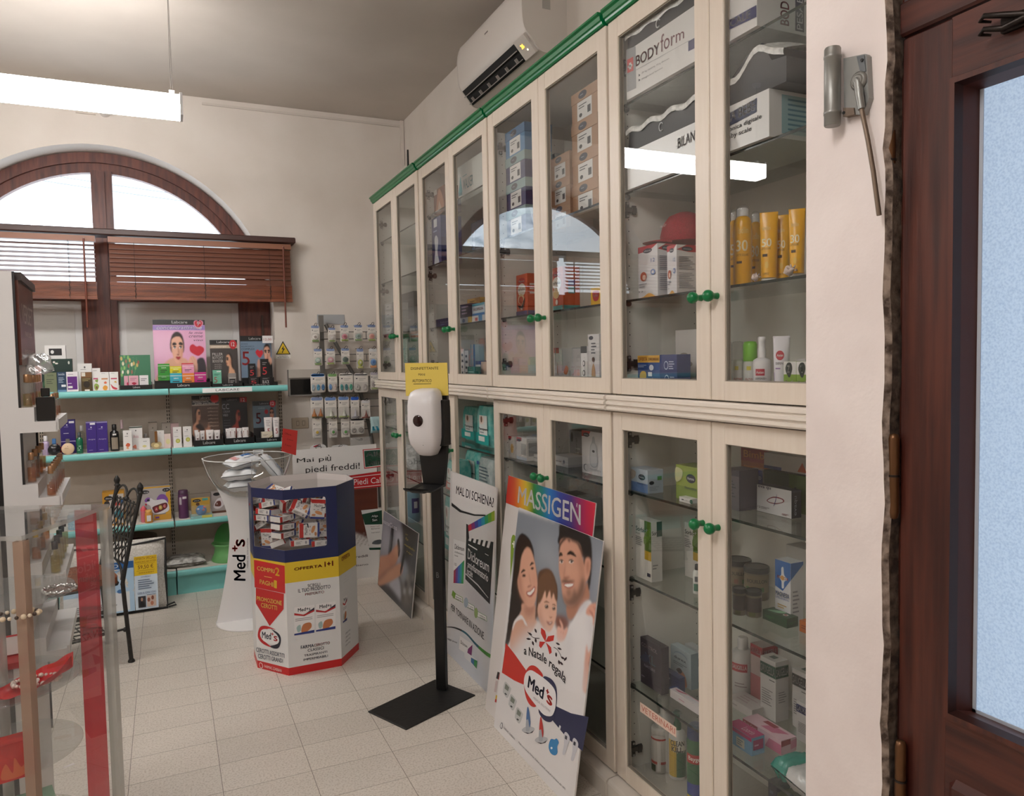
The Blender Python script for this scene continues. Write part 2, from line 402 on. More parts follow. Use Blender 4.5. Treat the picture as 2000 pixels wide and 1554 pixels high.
wg=glass('window_glass',(.98,.99,1),1.5)
for x0,x1 in ((ax-.95,-.408),(-.281,ax+.95)):
    b=B();pts=[(x0,2.05)]+[(x1,2.05)]
    arc=[(ax+.945*math.cos(t),az+.945*math.sin(t)) for t in np.linspace(.15,math.pi-.15,60)]
    pts+=[q for q in arc if x0 <= q[0] <= x1 and q[1]>2.05]
    b.flat(back(5.9),pts,0,wg);b.obj('pane',w)
pw=M('#d9d8d6',.6)
for x0,x1 in ((-1.2,-.5),(-.281,.505)):
    b=B();b.fbox(back(5.89),x0,x1,.98,1.94,-.02,0,pw);b.fbox(back(5.89),x0+.045,x1-.045,1.0,1.9,0,.004,M('#cfcdc9',.7));b.obj('panel',w)
b=B();b.fbox(G,.66,.672,1.55,1.85,.01,.03,M('#4a3a33',.4,.6));b.obj('window_bolt',w)
  # daylight scene beyond the panes: a pale hillside with wires across the view
hill=noisemat('pale_hillside','#a9b4bc','#f4f7f9',.9,.95,.3,(1,1,2.2),8,.3,.55)
hill.node_tree.nodes['Principled BSDF'].inputs['Emission Strength'].default_value=0
b=B()
def hf(i,j):
    x=-16+34*i;r=5.6-.0*x-3.0*max(0,(i-.44)*3.2)+.5*math.sin(i*23)+.3*math.sin(i*51)
    return V3(x,34+6*j,max(-.5,(2.0+max(r,-1.5))*j*2.1+.25*math.sin(31*i+17*j)))
b.grid(hf,90,12,hill);o=b.obj('hillside');tag(o,'pale hillside beyond the left half of the arched window','hill')
for k,(z0,z1,nm) in enumerate(((6.05,5.35,'upper'),(5.9,5.2,'lower'))):
    b=B();P=[(-4+11*t,20,z0+(z1-z0)*t-.6*t*(1-t)) for t in np.linspace(0,1,12)];b.tube(P,.012,M('#7c848c'),5)
    tag(b.obj('power_line'),'thin %s wire crossing the sky in the right half of the arched window' % nm,'wire')
  # pelmet and the two venetian blinds
b=B();b.fbox(back(5.53),-1.6,.872,2.338,2.378,-.12,.03,M('#3c2019',.45),ch=.006);tag(b.obj('pelmet'),'long dark wooden pelmet board above the two venetian blinds','pelmet')
slat=M('#6a4132',.4);slat2=noisemat('slat_stack','#5e2c18','#8a4b2c',60,.4,0,(.05,.05,1),2);dk=M('#2a1712',.6)
def blind(x0,x1,label,tilt,gap,wandx):
    t=thing('venetian_blind',label,'blind',((x0+x1)/2,5.55,1.93),'wooden venetian blinds at the arched window');y=5.55
    b=B();b.box(x0,x1,y-.025,y+.025,2.296,2.332,M('#8a5a43',.45));b.obj('head_rail',t)
    b=B();ca,sa=math.cos(tilt),math.sin(tilt)
    n=8
    for i in range(n):
        z=2.272-i*.0285;hw=.019
        if gap and i==n-1: z -= .012
        V=[]
        for s_,o_ in ((-1,0),(1,0),(1,.0025),(-1,.0025)): V+=[(x,y+s_*hw*ca,z+s_*hw*sa+o_) for x in (x0+.004,x1-.004)]
        b.add(V,[(0,1,3,2),(2,3,5,4),(4,5,7,6),(6,7,1,0)],slat)
    b.obj('slats',t)
    b=B()
    for i in range(13): b.box(x0+.002,x1-.002,y-.022,y+.022,1.95+i*.0071,1.9555+i*.0071,slat2)
    b.box(x0,x1,y-.024,y+.024,1.927,1.948,slat2);b.obj('slat_stack',t)
    for fx in (.13,.5,.87):
        b=B();x=x0+(x1-x0)*fx
        for yy in (y-.024,y+.024): b.tube([(x,yy,2.3),(x,yy,1.93)],.0013,dk,5)
        b.tube([(x+.004*math.sin(k*2.1),y-.026,2.04-k*.011) for k in range(10)],.002,dk,5)
        b.obj('ladder_cord',t)
    b=B();b.tube([(wandx,y-.04,2.31),(wandx+.0,y-.045,1.745)],.006,M('#6b3322',.4),8);b.tube([(wandx,y-.02,2.315),(wandx,y-.04,2.305)],.004,M('#8f8f8f',.4),6);b.obj('tilt_wand',t)
blind(-.305,.842,'right-hand brown venetian blind, slats closed above a bunched stack',1.15,True,.787)
blind(-1.55,-.378,'left-hand brown venetian blind with open slats letting daylight through',.42,False,-.44)
  # wall fittings on the far wall
F=back(BY)
def bits(name,label,cat,fn,group=None):
    b=B();fn(b);return tag(b.obj(name),label,cat,group)
x0,z1=F.px(619,614);x1,z0=F.px(673,633)
bits('cover_plate','plain grey rectangular cover plate on the wall above the hanging pacifiers','cover plate',lambda b: b.fbox(F,x0,x1,z0,z1,0,.006,M('#a9abae',.5)))
def tri(b):
    x,z=F.px(553,684);b.flat(F,[(x-.06,z-.062),(x+.06,z-.062),(x+.06,z+.078),(x-.06,z+.078)],.001,M('#d9d2c8'))
    b.flat(F,[(x-.052,z-.03),(x+.052,z-.03),(x,z+.068)],.0015,M('#151515'));b.flat(F,[(x-.042,z-.024),(x+.042,z-.024),(x,z+.055)],.002,M('#e6c22a'))
    b.flat(F,[(x+.005,z+.035),(x-.012,z+.008),(x-.001,z+.008),(x-.008,z-.012),(x-.012,z-.01),(x-.006,z-.02),(x+.001,z-.01),(x-.003,z-.011),(x+.013,z+.013),(x+.002,z+.013)],.0025,M('#151515'))
    b.fbox(F,x-.05,x+.05,z-.058,z-.034,0,.0015,M('#efece6'));b.text(F,'QUADRO',x-.032,z-.045,x+.032,z-.038,M('#222222'),.0022);b.text(F,'ELETTRICO',x-.04,z-.055,x+.04,z-.048,M('#222222'),.0022)
bits('warning_sign','yellow triangle electricity warning sticker on the wall right of the window','sign',tri)
x0,z1=F.px(561,722);x1,z0=F.px(760,766)
def board(b):
    b.fbox(F,x0,x1,z0,z1,0,.05,M('#8f8a85',.5));xa,za=F.px(606,763);b.fbox(F,x0+.01,xa,z0+.01,z1-.07,.05,.053,M('#0d0d0d',.25));b.fbox(F,x0,x1,z1-.06,z1,.05,.065,M('#b6afa6',.5))
bits('distribution_board','grey wall cabinet with dark window behind the pacifier rack','electric panel',board)
def sock(b):
    x,z=F.px(586,826);b.fbox(F,x-.06,x+.06,z-.04,z+.04,0,.01,M('#b5a591',.5),ch=.003)
    for q in (-.028,.014): b.fbox(F,x+q,x+q+.02,z-.018,z+.018,.01,.013,M('#8f8271',.5));b.fbox(F,x+q+.004,x+q+.016,z-.013,z+.013,.013,.016,M('#c2b39e',.5))
bits('light_switch','beige wall plate with two switches beside the shelving end','switch',sock)
t=thing('security_camera','small round white security camera high on the wall under the lamp','camera',on(205,219,1,BY))
p=on(205,219,1,BY);b=B();b.lathe(p,[(.034,0),(.034,.05),(.03,.065),(.024,.065)],M('#dcd9d6',.4),20,(0,-1,0));b.obj('housing',t)
b=B();b.lathe(p+V3(0,-.066,0),[(.024,0),(.02,.004),(0.0001,.006)],M('#77777a',.2),20,(0,-1,0));b.obj('lens',t)
b=B();q=on(187,216,1,BY);b.tube([p+V3(-.03,-.01,0),(p+q)/2+V3(0,-.01,-.012),q+V3(0,-.01,0)],.004,M('#6a6560'),6);b.obj('cable',t)
x0,z1=F.px(147,204);x1,z0=F.px(187,225)
bits('junction_box','flat cream junction box on the wall left of the security camera','box',lambda b: b.fbox(F,x0,x1,z0,z1,0,.012,M('#d0c6bc',.8)))
b=B();b.box(RX-.03,RX-.004,BY-.03,BY-.002,2.6,CZ-.004,M('#d8cfc6',.6));b.box(.3,RX-.004,BY-.014,BY-.002,CZ-.05,CZ-.035,M('#cfc6bd',.6));struct(b.obj('trim_1'))

  # pendant lamps: the one in view and its twins over the rest of the room
def pendant(cx,cy,label):
    L,wz,z0=.6,.105,2.685
    t=thing('pendant_lamp',label,'lamp',(cx,cy,z0),'linear pendant lamps')
    b=B();b.box(cx-L,cx+L,cy-.025,cy+.025,z0+wz-.012,z0+wz,M('#d8d8d8',.4));b.obj('housing',t)
    b=B();pr=[(-.055,.0),(-.045,-.004+.004),(.045,0),(.055,.004),(.055,wz-.012),(-.055,wz-.012)];pr=[(-.055,.008),(-.047,0),(.047,0),(.055,.008),(.055,wz-.012),(-.055,wz-.012)]
    b.loft([[V3(x,cy+q[0],z0+q[1]) for q in pr] for x in (cx-L+.012,cx+L-.012)],emit('lamp_diffuser',(1,.975,.95),LAMP),False);b.obj('diffuser',t)
    for s_ in (-1,1):
        b=B();b.box(cx+s_*(L-.012),cx+s_*L,cy-.057,cy+.057,z0,z0+wz,M('#cfcfcf',.5));b.obj('end_cap',t)
        b=B();x=cx+s_*(L-.045);b.box(x-.012,x+.012,cy-.012,cy+.012,z0+wz,z0+wz+.02,M('#e6e6e6'))
        for q in (-.004,.004): b.tube([(x+q,cy,z0+wz+.02),(x+q*.3,cy,CZ-.01)],.0012,M('#77706a'),5)
        b.lathe((x,cy,CZ-.02),[(.025,0),(.03,.02)],M('#dddddd'),14);b.obj('hanger',t)
pendant(-.475,4.02,'long glowing white pendant lamp hanging under the ceiling at upper left')
pendant(-2.3,2.0,'pendant lamp over the left side of the shop')
pendant(-.3,.7,'pendant lamp above the entrance')

  # air conditioner on the right wall, above the cabinets
ya,yb=3.075,3.885
t=thing('air_conditioner','white wall air conditioner above the cabinets with open louvre','air conditioner',(RX-.11,(ya+yb)/2,2.8))
wh=M('#d9d2cc',.45)
pf=[(RX-.002,2.905),(RX-.002,3.21),(RX-.06,3.225),(RX-.185,3.2),(RX-.222,3.13),(RX-.226,3.03),(RX-.216,2.965),(RX-.185,2.93),(RX-.145,2.882),(RX-.1,2.872),(RX-.03,2.885)]
b=B();b.loft([[V3(x,y,z) for x,z in cat(pf,3)] for y in (ya+.004,yb-.004)],wh);b.obj('body',t)
for y0,y1 in ((yb-.006,yb+.004),(ya-.004,ya+.006)): b=B();b.loft([[V3(x,y,z) for x,z in cat([(RX-.11+(x-RX+.11)*1.012,3.04+(z-3.04)*1.012) for x,z in pf],3)] for y in (y0,y1)],M('#d3ccc5',.5));(b.obj('end_cap',t) if y0>3.5 else 0)
Fe=back(ya-.0045)
for px in ((1062,4,1076,15),):
    pass
xq,zq=Fe.px(1067,9);b.fbox(Fe,xq-.02,xq+.02,zq-.02,zq+.03,0,.001,M('#aaa6a0'));b.obj('end_cap',t)
b=B();Fv=Fr((RX-.2,yb,2.955),(0,-1,0),nrm(V3(-.62,0,.78)))  # air outlet facing down and out
Fv=Fr((RX-.168,0,2.905),(0,-1,0),nrm(V3(-.66,0,.75)))
b.fbox(Fv,-yb+.02,-ya-.12,-.036,.054,-.02,.006,M('#0c0b0b',.7));b.obj('air_outlet',t)
for i in range(2):
    b=B();Fq=Fv.sub(0,-.022+.045*i,.012);b.fbox(Fq,-yb+.03,-ya-.13,-.002,.002,0,.012,M('#a8a29c',.5))
    if i==0:
        for k in range(6): yy=-yb+.08+k*.11;b.fbox(Fq,yy,yy+.006,-.0,.022,-.004,.01,M('#a8a29c',.5))
    b.obj('louvre',t)
b=B();Fq=Fv.sub(0,0,.016);b.fbox(Fq,-ya-.118,-ya-.012,-.036,.06,-.02,-.003,M('#cfc8c1',.5));b.text(Fq,'26',-ya-.085,.012,-ya-.06,.03,emit('display_amber',(1,.45,.03),6),-.0015,.02);b.flat(Fq,ell(-ya-.05,-.004,.004,.004,8),-.0015,emit('display_dot',(1,.8,.5),6));b.obj('display_panel',t)
b=B();Fp=side(RX-.2265,0,0);xq,zq=side(RX-.225).px(950,64);b.fbox(Fp,xq-.02,xq+.02,zq-.003,zq+.003,-.004,.001,M('#7b7570'));b.obj('badge',t)
b=B();b.box(RX-.05,RX-.002,yb+.02,5.6,2.885,2.945,M('#d6cdc5',.6));tag(b.obj('pipe_duct'),'cream pipe duct running along the wall behind the cabinet tops','duct')
b=B();b.box(RX-.012,RX-.002,2.5,yb,2.74,2.8,M('#d2c9c1',.7));
  # near wall strip with the shabby plaster edge, and the door
NX=1.16;ye=1.115
S=side(NX)
b=B();n=90;zz=np.linspace(0,CZ,n+1);ed=[.937+.0022*math.sin(k*.9)+.0012*math.sin(k*4.3)+rnd.uniform(-.0018,.0018) for k in range(n+1)]
for i in range(n):
    for (xa,xb,ea,eb) in ((NX,NX+.02,0,.004),):
        V=[(NX,ye,zz[i]),(NX,ed[i],zz[i]),(NX,ed[i+1],zz[i+1]),(NX,ye,zz[i+1])];b.add(V,[(0,1,2,3)],nearpl)
        V=[(NX,ed[i],zz[i]),(NX+.012,ed[i]-.006,zz[i]),(NX+.012,ed[i+1]-.006,zz[i+1]),(NX,ed[i+1],zz[i+1])];b.add(V,[(0,1,2,3)],noisemat('broken_plaster','#4b3c33','#b3a193',45,.95,.5))
        V=[(NX+.012,ed[i]-.006,zz[i]),(NX+.09,ed[i]-.004,zz[i]),(NX+.09,ed[i+1]-.004,zz[i+1]),(NX+.012,ed[i+1]-.006,zz[i+1])];b.add(V,[(0,1,2,3)],noisemat('rough_edge','#3a2e27','#6e5f53',50,.95,.5))
b.add([(NX,ye,0),(RX,ye,0),(RX,ye,CZ),(NX,ye,CZ)],[(3,2,1,0)],nearpl)
b.box(NX,RX+.2,FY,.02,0,CZ,nearpl);b.box(NX+.02,RX+.2,.02,.95,2.5,CZ,nearpl);b.box(NX+.11,RX+.2,.93,1.11,0,CZ,nearpl)
struct(b.obj('wall_entrance'))
DX=NX+.03
wd,wh_=WOODV(),WOODH()
Sd=side(DX)
d=thing('door_1','','',(DX+.025,.5,0));del d['label'],d['category'];d['kind']='structure'
yl=-Sd.px(1763,77)[0];zt=Sd.px(1763,77)[1]
gx0,gz1=side(DX+.032).px(1914,175);gz0=side(DX+.032).px(1931,1403)[1];gx1=-.18
mx0,mz1=Sd.px(1858,152);mz0=Sd.px(1893,1420)[1]
b=B();b.fbox(Sd,-yl,mx0+.004,0,zt,-.045,0,wd,ch=.003);b.fbox(Sd,-.06-.11,-.05,0,zt,-.045,0,wd,ch=.003);b.obj('stile',d)
b=B();b.fbox(Sd,mx0,-.17,mz1-.004,zt,-.045,-.0005,wh_);b.fbox(Sd,mx0,-.17,.0,mz0+.004,-.045,-.0005,wh_);b.obj('rail',d)
b=B()
def mould(x0,z0,x1,z1,xi0,zi0,xi1,zi1,d0,d1,m):
    o_=[Sd.p(*q,d0) for q in ((x0,z0),(x1,z0),(x1,z1),(x0,z1))];i_=[Sd.p(*q,d1) for q in ((xi0,zi0),(xi1,zi0),(xi1,zi1),(xi0,zi1))]
    b.add(o_+i_,[(0,1,5,4),(1,2,6,5),(2,3,7,6),(3,0,4,7)],m)
mw=M('#47221a',.4)
mould(mx0,mz0,-.172,mz1,mx0+.005,mz0+.005,-.177,mz1-.005,0,.012,wd);mould(mx0+.005,mz0+.005,-.177,mz1-.005,mx0+.014,mz0+.014,-.186,mz1-.014,.012,.012,wd)
mould(mx0+.014,mz0+.014,-.186,mz1-.014,mx0+.018,mz0+.018,-.19,mz1-.018,.012,-.004,M('#2c130e',.4));mould(mx0+.018,mz0+.018,-.19,mz1-.018,gx0,gz0,gx1-.015,gz1,-.004,-.034,mw);b.obj('moulding',d)
fg=bpy.data.materials.new('frosted_glass');fg.use_nodes=True;nt=fg.node_tree;nt.nodes.clear()
out=node(nt,'ShaderNodeOutputMaterial');tl=node(nt,'ShaderNodeBsdfTranslucent');gl=node(nt,'ShaderNodeBsdfGlossy');mx=node(nt,'ShaderNodeMixShader');fr=node(nt,'ShaderNodeFresnel')
no=node(nt,'ShaderNodeTexNoise');no.inputs['Scale'].default_value=260;g=node(nt,'ShaderNodeNewGeometry');nt.links.new(g.outputs['Position'],no.inputs['Vector']);bp=node(nt,'ShaderNodeBump');bp.inputs['Strength'].default_value=.5;bp.inputs['Distance'].default_value=.003
nt.links.new(no.outputs[0],bp.inputs['Height']);nt.links.new(bp.outputs[0],gl.inputs['Normal']);gl.inputs['Roughness'].default_value=.25
cr=node(nt,'ShaderNodeValToRGB');e=cr.color_ramp.elements;e[0].position=.3;e[0].color=(.62,.70,.80,1);e[1].position=.6;e[1].color=(.80,.87,.94,1);nt.links.new(no.outputs[0],cr.inputs[0]);nt.links.new(cr.outputs[0],tl.inputs[0])
nt.links.new(fr.outputs[0],mx.inputs[0]);nt.links.new(tl.outputs[0],mx.inputs[1]);nt.links.new(gl.outputs[0],mx.inputs[2]);nt.links.new(mx.outputs[0],out.inputs[0])
b=B();b.fbox(side(DX+.034),gx0-.01,gx1,gz0-.01,gz1+.01,-.004,0,fg);b.obj('pane',d)
b=B();b.fbox(side(DX+.034),gx0,gx0+.006,gz0,gz1,0,.002,M('#b9bfca',.5));b.fbox(side(DX+.034),gx0,gx1,gz0,gz0+.006,0,.002,M('#b9bfca',.5));b.obj('glazing_bead',d)
b=B();b.fbox(Sd,-.32,-.25,0,.02,0,.001,wd);
b=B();b.fbox(Sd,mx0+.01,-.18,.1,mz0-.1,0,.012,wh_,ch=.012);b.obj('lower_panel',d)
b=B();fx=-.932;b.fbox(Sd,fx,-yl-.003,0,2.45,-.05,-.006,wd,ch=.002);b.obj('door_jamb',d)
b=B();b.fbox(Sd,fx,-.02,zt+.004,zt+.062,-.05,.004,wh_,ch=.004);b.fbox(Sd,fx,-.02,2.4,2.48,-.05,.004,wh_,ch=.004);b.obj('door_head',d)
b=B();b.fbox(side(DX+.05),fx+.02,-.02,zt+.06,2.4,-.01,0,M('#2d130e',.4));b.obj('transom_panel',d)
for k,(u,va,vb) in enumerate(((1748,228,400),(1755,845,1010),(1768,1442,1600))):
    x,z1=Sd.px(u,va);_,z0=Sd.px(u+4,vb);p=Sd.p(x,0,.012)
    b=B();r=.0095;b.lathe((p[0],p[1],0),[(1e-6,z0-.004),(r*.8,z0),(r,z0+.01),(r,(z0+z1)/2-.002)],M('#6b4a30',.35,.7),14);b.lathe((p[0],p[1],0),[(r,(z0+z1)/2+.002),(r,z1-.01),(r*.8,z1-.002),(1e-6,z1)],M('#6b4a30',.35,.7),14)
    b.lathe((p[0],p[1],0),[(r*1.12,(z0+z1)/2-.002),(r*1.12,(z0+z1)/2+.002)],M('#2e2723',.4,.6),14);b.obj('hinge',d)
  # iron latch near the top of the door
t=thing('door_latch','dark iron latch hook fixed high on the wooden door','latch',Sd.p(*Sd.px(1985,42),0))
b=B();m=M('#2a2320',.4,.7);x,z=Sd.px(1985,40);b.fbox(Sd,x-.02,x+.05,z-.014,z+.01,0,.008,m,ch=.002);b.obj('plate',t)
b=B()
for q in (-.012,0.008): b.tube([Sd.p(x-.03,z+q,.012),Sd.p(x-.042,z+q+.004,.022),Sd.p(x-.03,z+q+.006,.03),Sd.p(x-.008,z+q,.02),Sd.p(x+.03,z-.004,.012)],[.002,.003,.004,.005,.005],m,8)
b.obj('hook',t)
  # spring door closer screwed to the plaster
t=thing('door_closer','grey metal spring door closer on the white wall strip beside the door','door closer',S.p(*S.px(1660,243),0))
st=M('#8d8c88',.45,.75);K=lambda x,y: S.px(1560+x*.3217,y*.3217)
b=B();x0,z1=K(222,322);x1,z0=K(303,760);p=S.p((x0+x1)/2,0,.024);r=(x1-x0)/2*.95
b.lathe((p[0],p[1],0),[(r*.9,z0),(r,z0+.002),(r,z0+.02),(r*1.06,z0+.021),(r*1.06,z0+.026),(r,z0+.027),(r,z1-.02),(r*1.06,z1-.019),(r*1.06,z1-.015),(r,z1-.014),(r,z1-.003),(r*.9,z1)],st,20);b.obj('cylinder',t)
b=B();pts=[K(300,360),K(430,333),K(443,345),K(455,600),K(420,700),K(305,700)];b.prism(S,pts,0,.012,M('#9a9a97',.5,.6));b.prism(S,[K(385,350),K(430,340),K(440,440),K(405,440)],.012,.014,M('#6d7174',.5,.6))
c=K(398,498)
for r_,h_ in ((.0165,.018),(.0115,.02),(.0055,.023)): b.lathe(S.p(*c,.012),[(r_,0),(r_,h_-.014),(r_*.8,h_-.012)],st,20,S.n)
for q in (K(420,372),K(310,690),K(240,690)): b.lathe(S.p(*q,.012),[(.003,0),(.003,.004)],M('#222222'),8,S.n)
b.prism(S,[K(305,660),K(370,660),K(375,700),K(305,715)],.0,.015,M('#7d6d60',.6,.4));b.obj('bracket',t)
b=B();P=[S.p(*c,.016),S.p(*K(418,590),.02),S.p(*K(430,670),.02)];b.tube(P,[.008,.007,.0065],st,10);b.tube([S.p(*K(430,670),.02),S.p(*K(470,860),.02),S.p(*K(500,1050),.019),S.p(*K(527,1310),.016)],.0042,M('#756455',.45,.6),8);b.obj('arm',t)
  # ================================================================ the four glass cabinets
CW,CY0=.9886,5.080
XF=[1.325,1.33,1.333,1.336]
YL=[CY0-k*CW for k in range(4)]
SH_UP,SH_LO=(2.30,2.02,1.675),(1.05,.76,.395)
Z_UP,Z_LO=1.392,.102  # the two cabinet floors
cg=glass('cabinet_glass',(.955,.965,.96),1.52,0,1.55)
sg=glass('shelf_glass',(.92,.955,.94),1.5,0,1.0);sge=M('#16231f',.2)
cream=CREAM();inner=M('#dedbd3',.6)
def cabinet(k,label):
    yL,X=YL[k],XF[k];yR=yL-CW;F=side(X,yL)  # frame x runs from the cabinet's left edge to its right
    t=thing('glass_cabinet',label,'cabinet',(X+.19,yL-CW/2,0),'row of cream glass-door cabinets')
    F2=side(X+.022,yL);DP=RX-.012-X-.022
    b=B()
    for z0,z1 in ((.075,1.315),(1.365,2.565)):
        for x0,x1 in ((.006,.024),(CW-.024,CW-.006)): b.fbox(F2,x0,x1,z0,z1,-DP,0,inner,cream)
        b.fbox(F2,.024,CW-.024,z0,z1,-DP,-DP+.008,inner);b.fbox(F2,.024,CW-.024,z0,z0+.026,-DP,-.002,M('#b9b5ac',.5));b.fbox(F2,.024,CW-.024,z1-.02,z1,-DP,-.002,inner)
    dk=M('#2b2622',.8);Fi=Fr((X+.022,yL-.0245,0),(1,0,0));Fi=Fr((X+.022,yL-.0245,0))
    for z0,z1 in ((.14,1.25),(1.45,2.5)):
        z=z0
        while z<z1:
            for xx in (.036,.3): b.flat(Fi,ell(xx,z,.0022,.0022,6),.0004,dk)
            z+=.0375
    b.obj('carcass',t)
    b=B();pr=[(.04,1.314),(-.02,1.316),(-.024,1.321),(-.024,1.328),(-.018,1.330),(-.018,1.334),(-.026,1.337),(-.026,1.345),(-.02,1.347),(-.02,1.351),(-.026,1.354),(-.026,1.362),(-.02,1.366),(.04,1.366)]
    b.loft([[V3(X+a,y,z) for a,z in pr] for y in (yL-.004,yR+.006)],M('#e6ddd2',.4),False);b.obj('mid_moulding',t)
    b=B();pr=[(.1,2.563),(-.004,2.563),(-.008,2.568),(-.01,2.574),(-.016,2.577),(-.018,2.590),(-.026,2.594),(-.026,2.601),(.1,2.601)]
    b.loft([[V3(X+a,y,z) for a,z in pr] for y in (yL-.002,yR+.012)],GREEN(),False);b.obj('cornice',t)
    b=B();pr=[(.3,0),(-.037,0),(-.037,.056),(-.034,.064),(-.028,.069),(.03,.076),(.3,.076)]
    b.loft([[V3(X+a,y,z) for a,z in pr] for y in (yL-.001,yR+.004)],M('#ddd5cb',.45),False);b.obj('plinth',t)
    for zs in (SH_UP,SH_LO):
        for z in zs:
            if k==2 and z==2.30: continue  # the tall stacks of shoe boxes stand free here
            b=B();b.fbox(F2,.026,CW-.026,z-.007,z,-DP+.012,-.016,sg)
            for q in (2,): b.m[1]=b.mi(sg)
            b.fbox(F2,.026,CW-.026,z-.0072,z+.0002,-.0162,-.0155,sge);b.obj('shelf',t)
            b=B()
            for xx in (.03,):
                for dd in (-.03,): b.lathe(F2.p(.0245,z-.011,dd),[(.009,0),(.009,.008),(.005,.014)],M('#30302e',.5),10,(0,-1,0))
            b.obj('shelf_stud',t)
    for up in (1,0):
        z0,z1=((1.37,2.561),(.080,1.311))[1-up];gz0,gz1=((1.421,2.50),(.133,1.255))[1-up]
        for x0,x1,g0,g1,kx in ((.004,.4955,.060,.436,.462),(.4985,CW-.006,.553,.928,.526)):
            if k==1 and not up and x0>.3: continue  # this door is off: the nappy packs stand open
            b=B()
            b.fbox(F,x0,g0,z0,z1,-.021,0,cream,ch=.0025);b.fbox(F,g1,x1,z0,z1,-.021,0,cream,ch=.0025)
            b.fbox(F,g0-.001,g1+.001,z0+.0005,gz0,-.021,-.001,cream);b.fbox(F,g0-.001,g1+.001,gz1,z1-.0005,-.021,-.001,cream)
            bd=M('#8d857a',.5)
            for q in ((g0,g0+.003,gz0,gz1),(g1-.003,g1,gz0,gz1),(g0,g1,gz0,gz0+.003),(g0,g1,gz1-.003,gz1)): b.fbox(F,*q,-.016,-.006,bd)
            d=b.obj('door',t)
            b=B();b.flat(F,[(g0,gz0),(g1,gz0),(g1,gz1),(g0,gz1)],-.012,cg);b.obj('pane',d)
            b=B();p=F.p(kx,1.647 if up else 1.027,0)
            b.lathe(p,[(.0088,0),(.0086,.004),(.0078,.008),(.0078,.014),(.0095,.018),(.0132,.022),(.0155,.027),(.016,.032),(.0145,.038),(.010,.043),(.004,.0455),(1e-6,.046)],GREEN(),18,(-1,0,0));b.obj('knob',d)
            if x0<.3:
                for z in ((2.42,1.968,1.468) if up else (1.216,.703,.167)):
                    b=B();m=M('#4c4a47',.4,.6);q=Fr((X+.036,yL-.0245,z));b.fbox(q,-.006,.05,-.009,.009,0,.009,m,ch=.002);b.fbox(q,.006,.022,-.026,.026,0,.007,m,ch=.002);b.fbox(q,.03,.045,-.014,.014,.006,.011,m)
                    for e in (-.02,.02): b.lathe(q.p(.014,e,.007),[(.004,0),(.004,.002)],M('#c9c9c6',.3,.8),8,q.n)
                    b.obj('hinge',d)
    return t
for k,s_ in enumerate(('cream glass-door cabinet farthest from the entrance, beside the pacifier rack','second cream glass-door cabinet from the far wall, nappy packs in its open lower right bay','cream glass-door cabinet with shoe boxes, behind the family poster','cream glass-door cabinet nearest the entrance, yellow sunscreens inside')): cabinet(k,s_)
  # ================================================================ shelving along the far wall
class Kc:  # a magnified view of the photograph: view coordinates to photograph pixels
    def __init__(s,x,y,k): s.x,s.y,s.k=x,y,k
    def __call__(s,x,y): return s.x+x*s.k,s.y+y*s.k
def FP(F,K,pts): return [F.px(*K(x,y)) for x,y in pts]
def TX(b,F,K,t,xl,yb,xr,yt,m,d=.001,**k):  # lettering between its lower left and upper right corners
    x0,z0=F.px(*K(xl,yb));x1,z1=F.px(*K(xr,yt));b.text(F,t,x0,z0,x1,z1,m,d,**k)
def TQ(b,F,K,t,q,m,d=.001,**k): b.textq(F,t,FP(F,K,q),m,d,**k)
def PG(b,F,K,pts,m,d=.001,smooth=False):
    P=FP(F,K,pts);b.flat(F,cat(P,4) if smooth else P,d,m)
def bend(b,F,t,path,h,m,d=.001,bold=0,ital=0):  # lettering laid along a curve
    v,f=textmesh(t,bold,ital);P=cat(path,12,False);s=np.concatenate([[0],np.cumsum(np.linalg.norm(np.diff(P,axis=0),axis=1))]);L=s[-1];V=[]
    for a,z in v:
        q=np.array([np.interp(a*L,s,P[:,0]),np.interp(a*L,s,P[:,1])]);e=np.array([np.interp(min(a*L+.01,L),s,P[:,0])-np.interp(max(a*L-.01,0),s,P[:,0]),np.interp(min(a*L+.01,L),s,P[:,1])-np.interp(max(a*L-.01,0),s,P[:,1])]);e /= np.linalg.norm(e)
        q=q+np.array([-e[1],e[0]])*h*z;V.append(F.p(q[0],q[1],d))
    b.add(V,f,m)
GA=.03
GF=Fr((.775,5.30,0),(math.cos(GA),math.sin(GA),0))
SHZ=(1.345,.962,.492,.166)
beige=noisemat('shelf_back_panel','#b5a99b','#bdb2a5',9,.6);shw=M('#dcd6cd',.45);teal=TEAL()
t=thing('wall_shelving','long wall shelving with white shelves and turquoise front rails under the window','shelves',(-.55,5.45,0))
b=B();b.fbox(GF,-2.3,-.02,.05,1.37,-.36,-.345,beige)
for z in (.60,.99): b.fbox(GF,-2.3,-.02,z,z+.003,-.345,-.3445,M('#84796d'))
b.obj('back_panel',t)
BX=(-2.23,-1.497,-.76,-.02)
for x in BX:
    b=B();b.fbox(GF,x-.012,x+.012,.05,1.37 if x>-.1 else 1.33,-.345,-.325,beige);z=.2
    while z<1.3:
        for q in (-.006,.006): b.fbox(GF,x+q-.0025,x+q+.0025,z,z+.017,-.325,-.3245,M('#1b1815',.8))
        z+=.025
    b.obj('upright',t)
lip=[(0,0),(.012,.002),(.019,.008),(.021,-.006),(.021,-.026),(.016,-.036),(.004,-.04),(0,-.04)]
lip=[(0,-.001),(.010,.001),(.018,-.003),(.021,-.010),(.021,-.026),(.017,-.036),(.006,-.04),(0,-.04)]
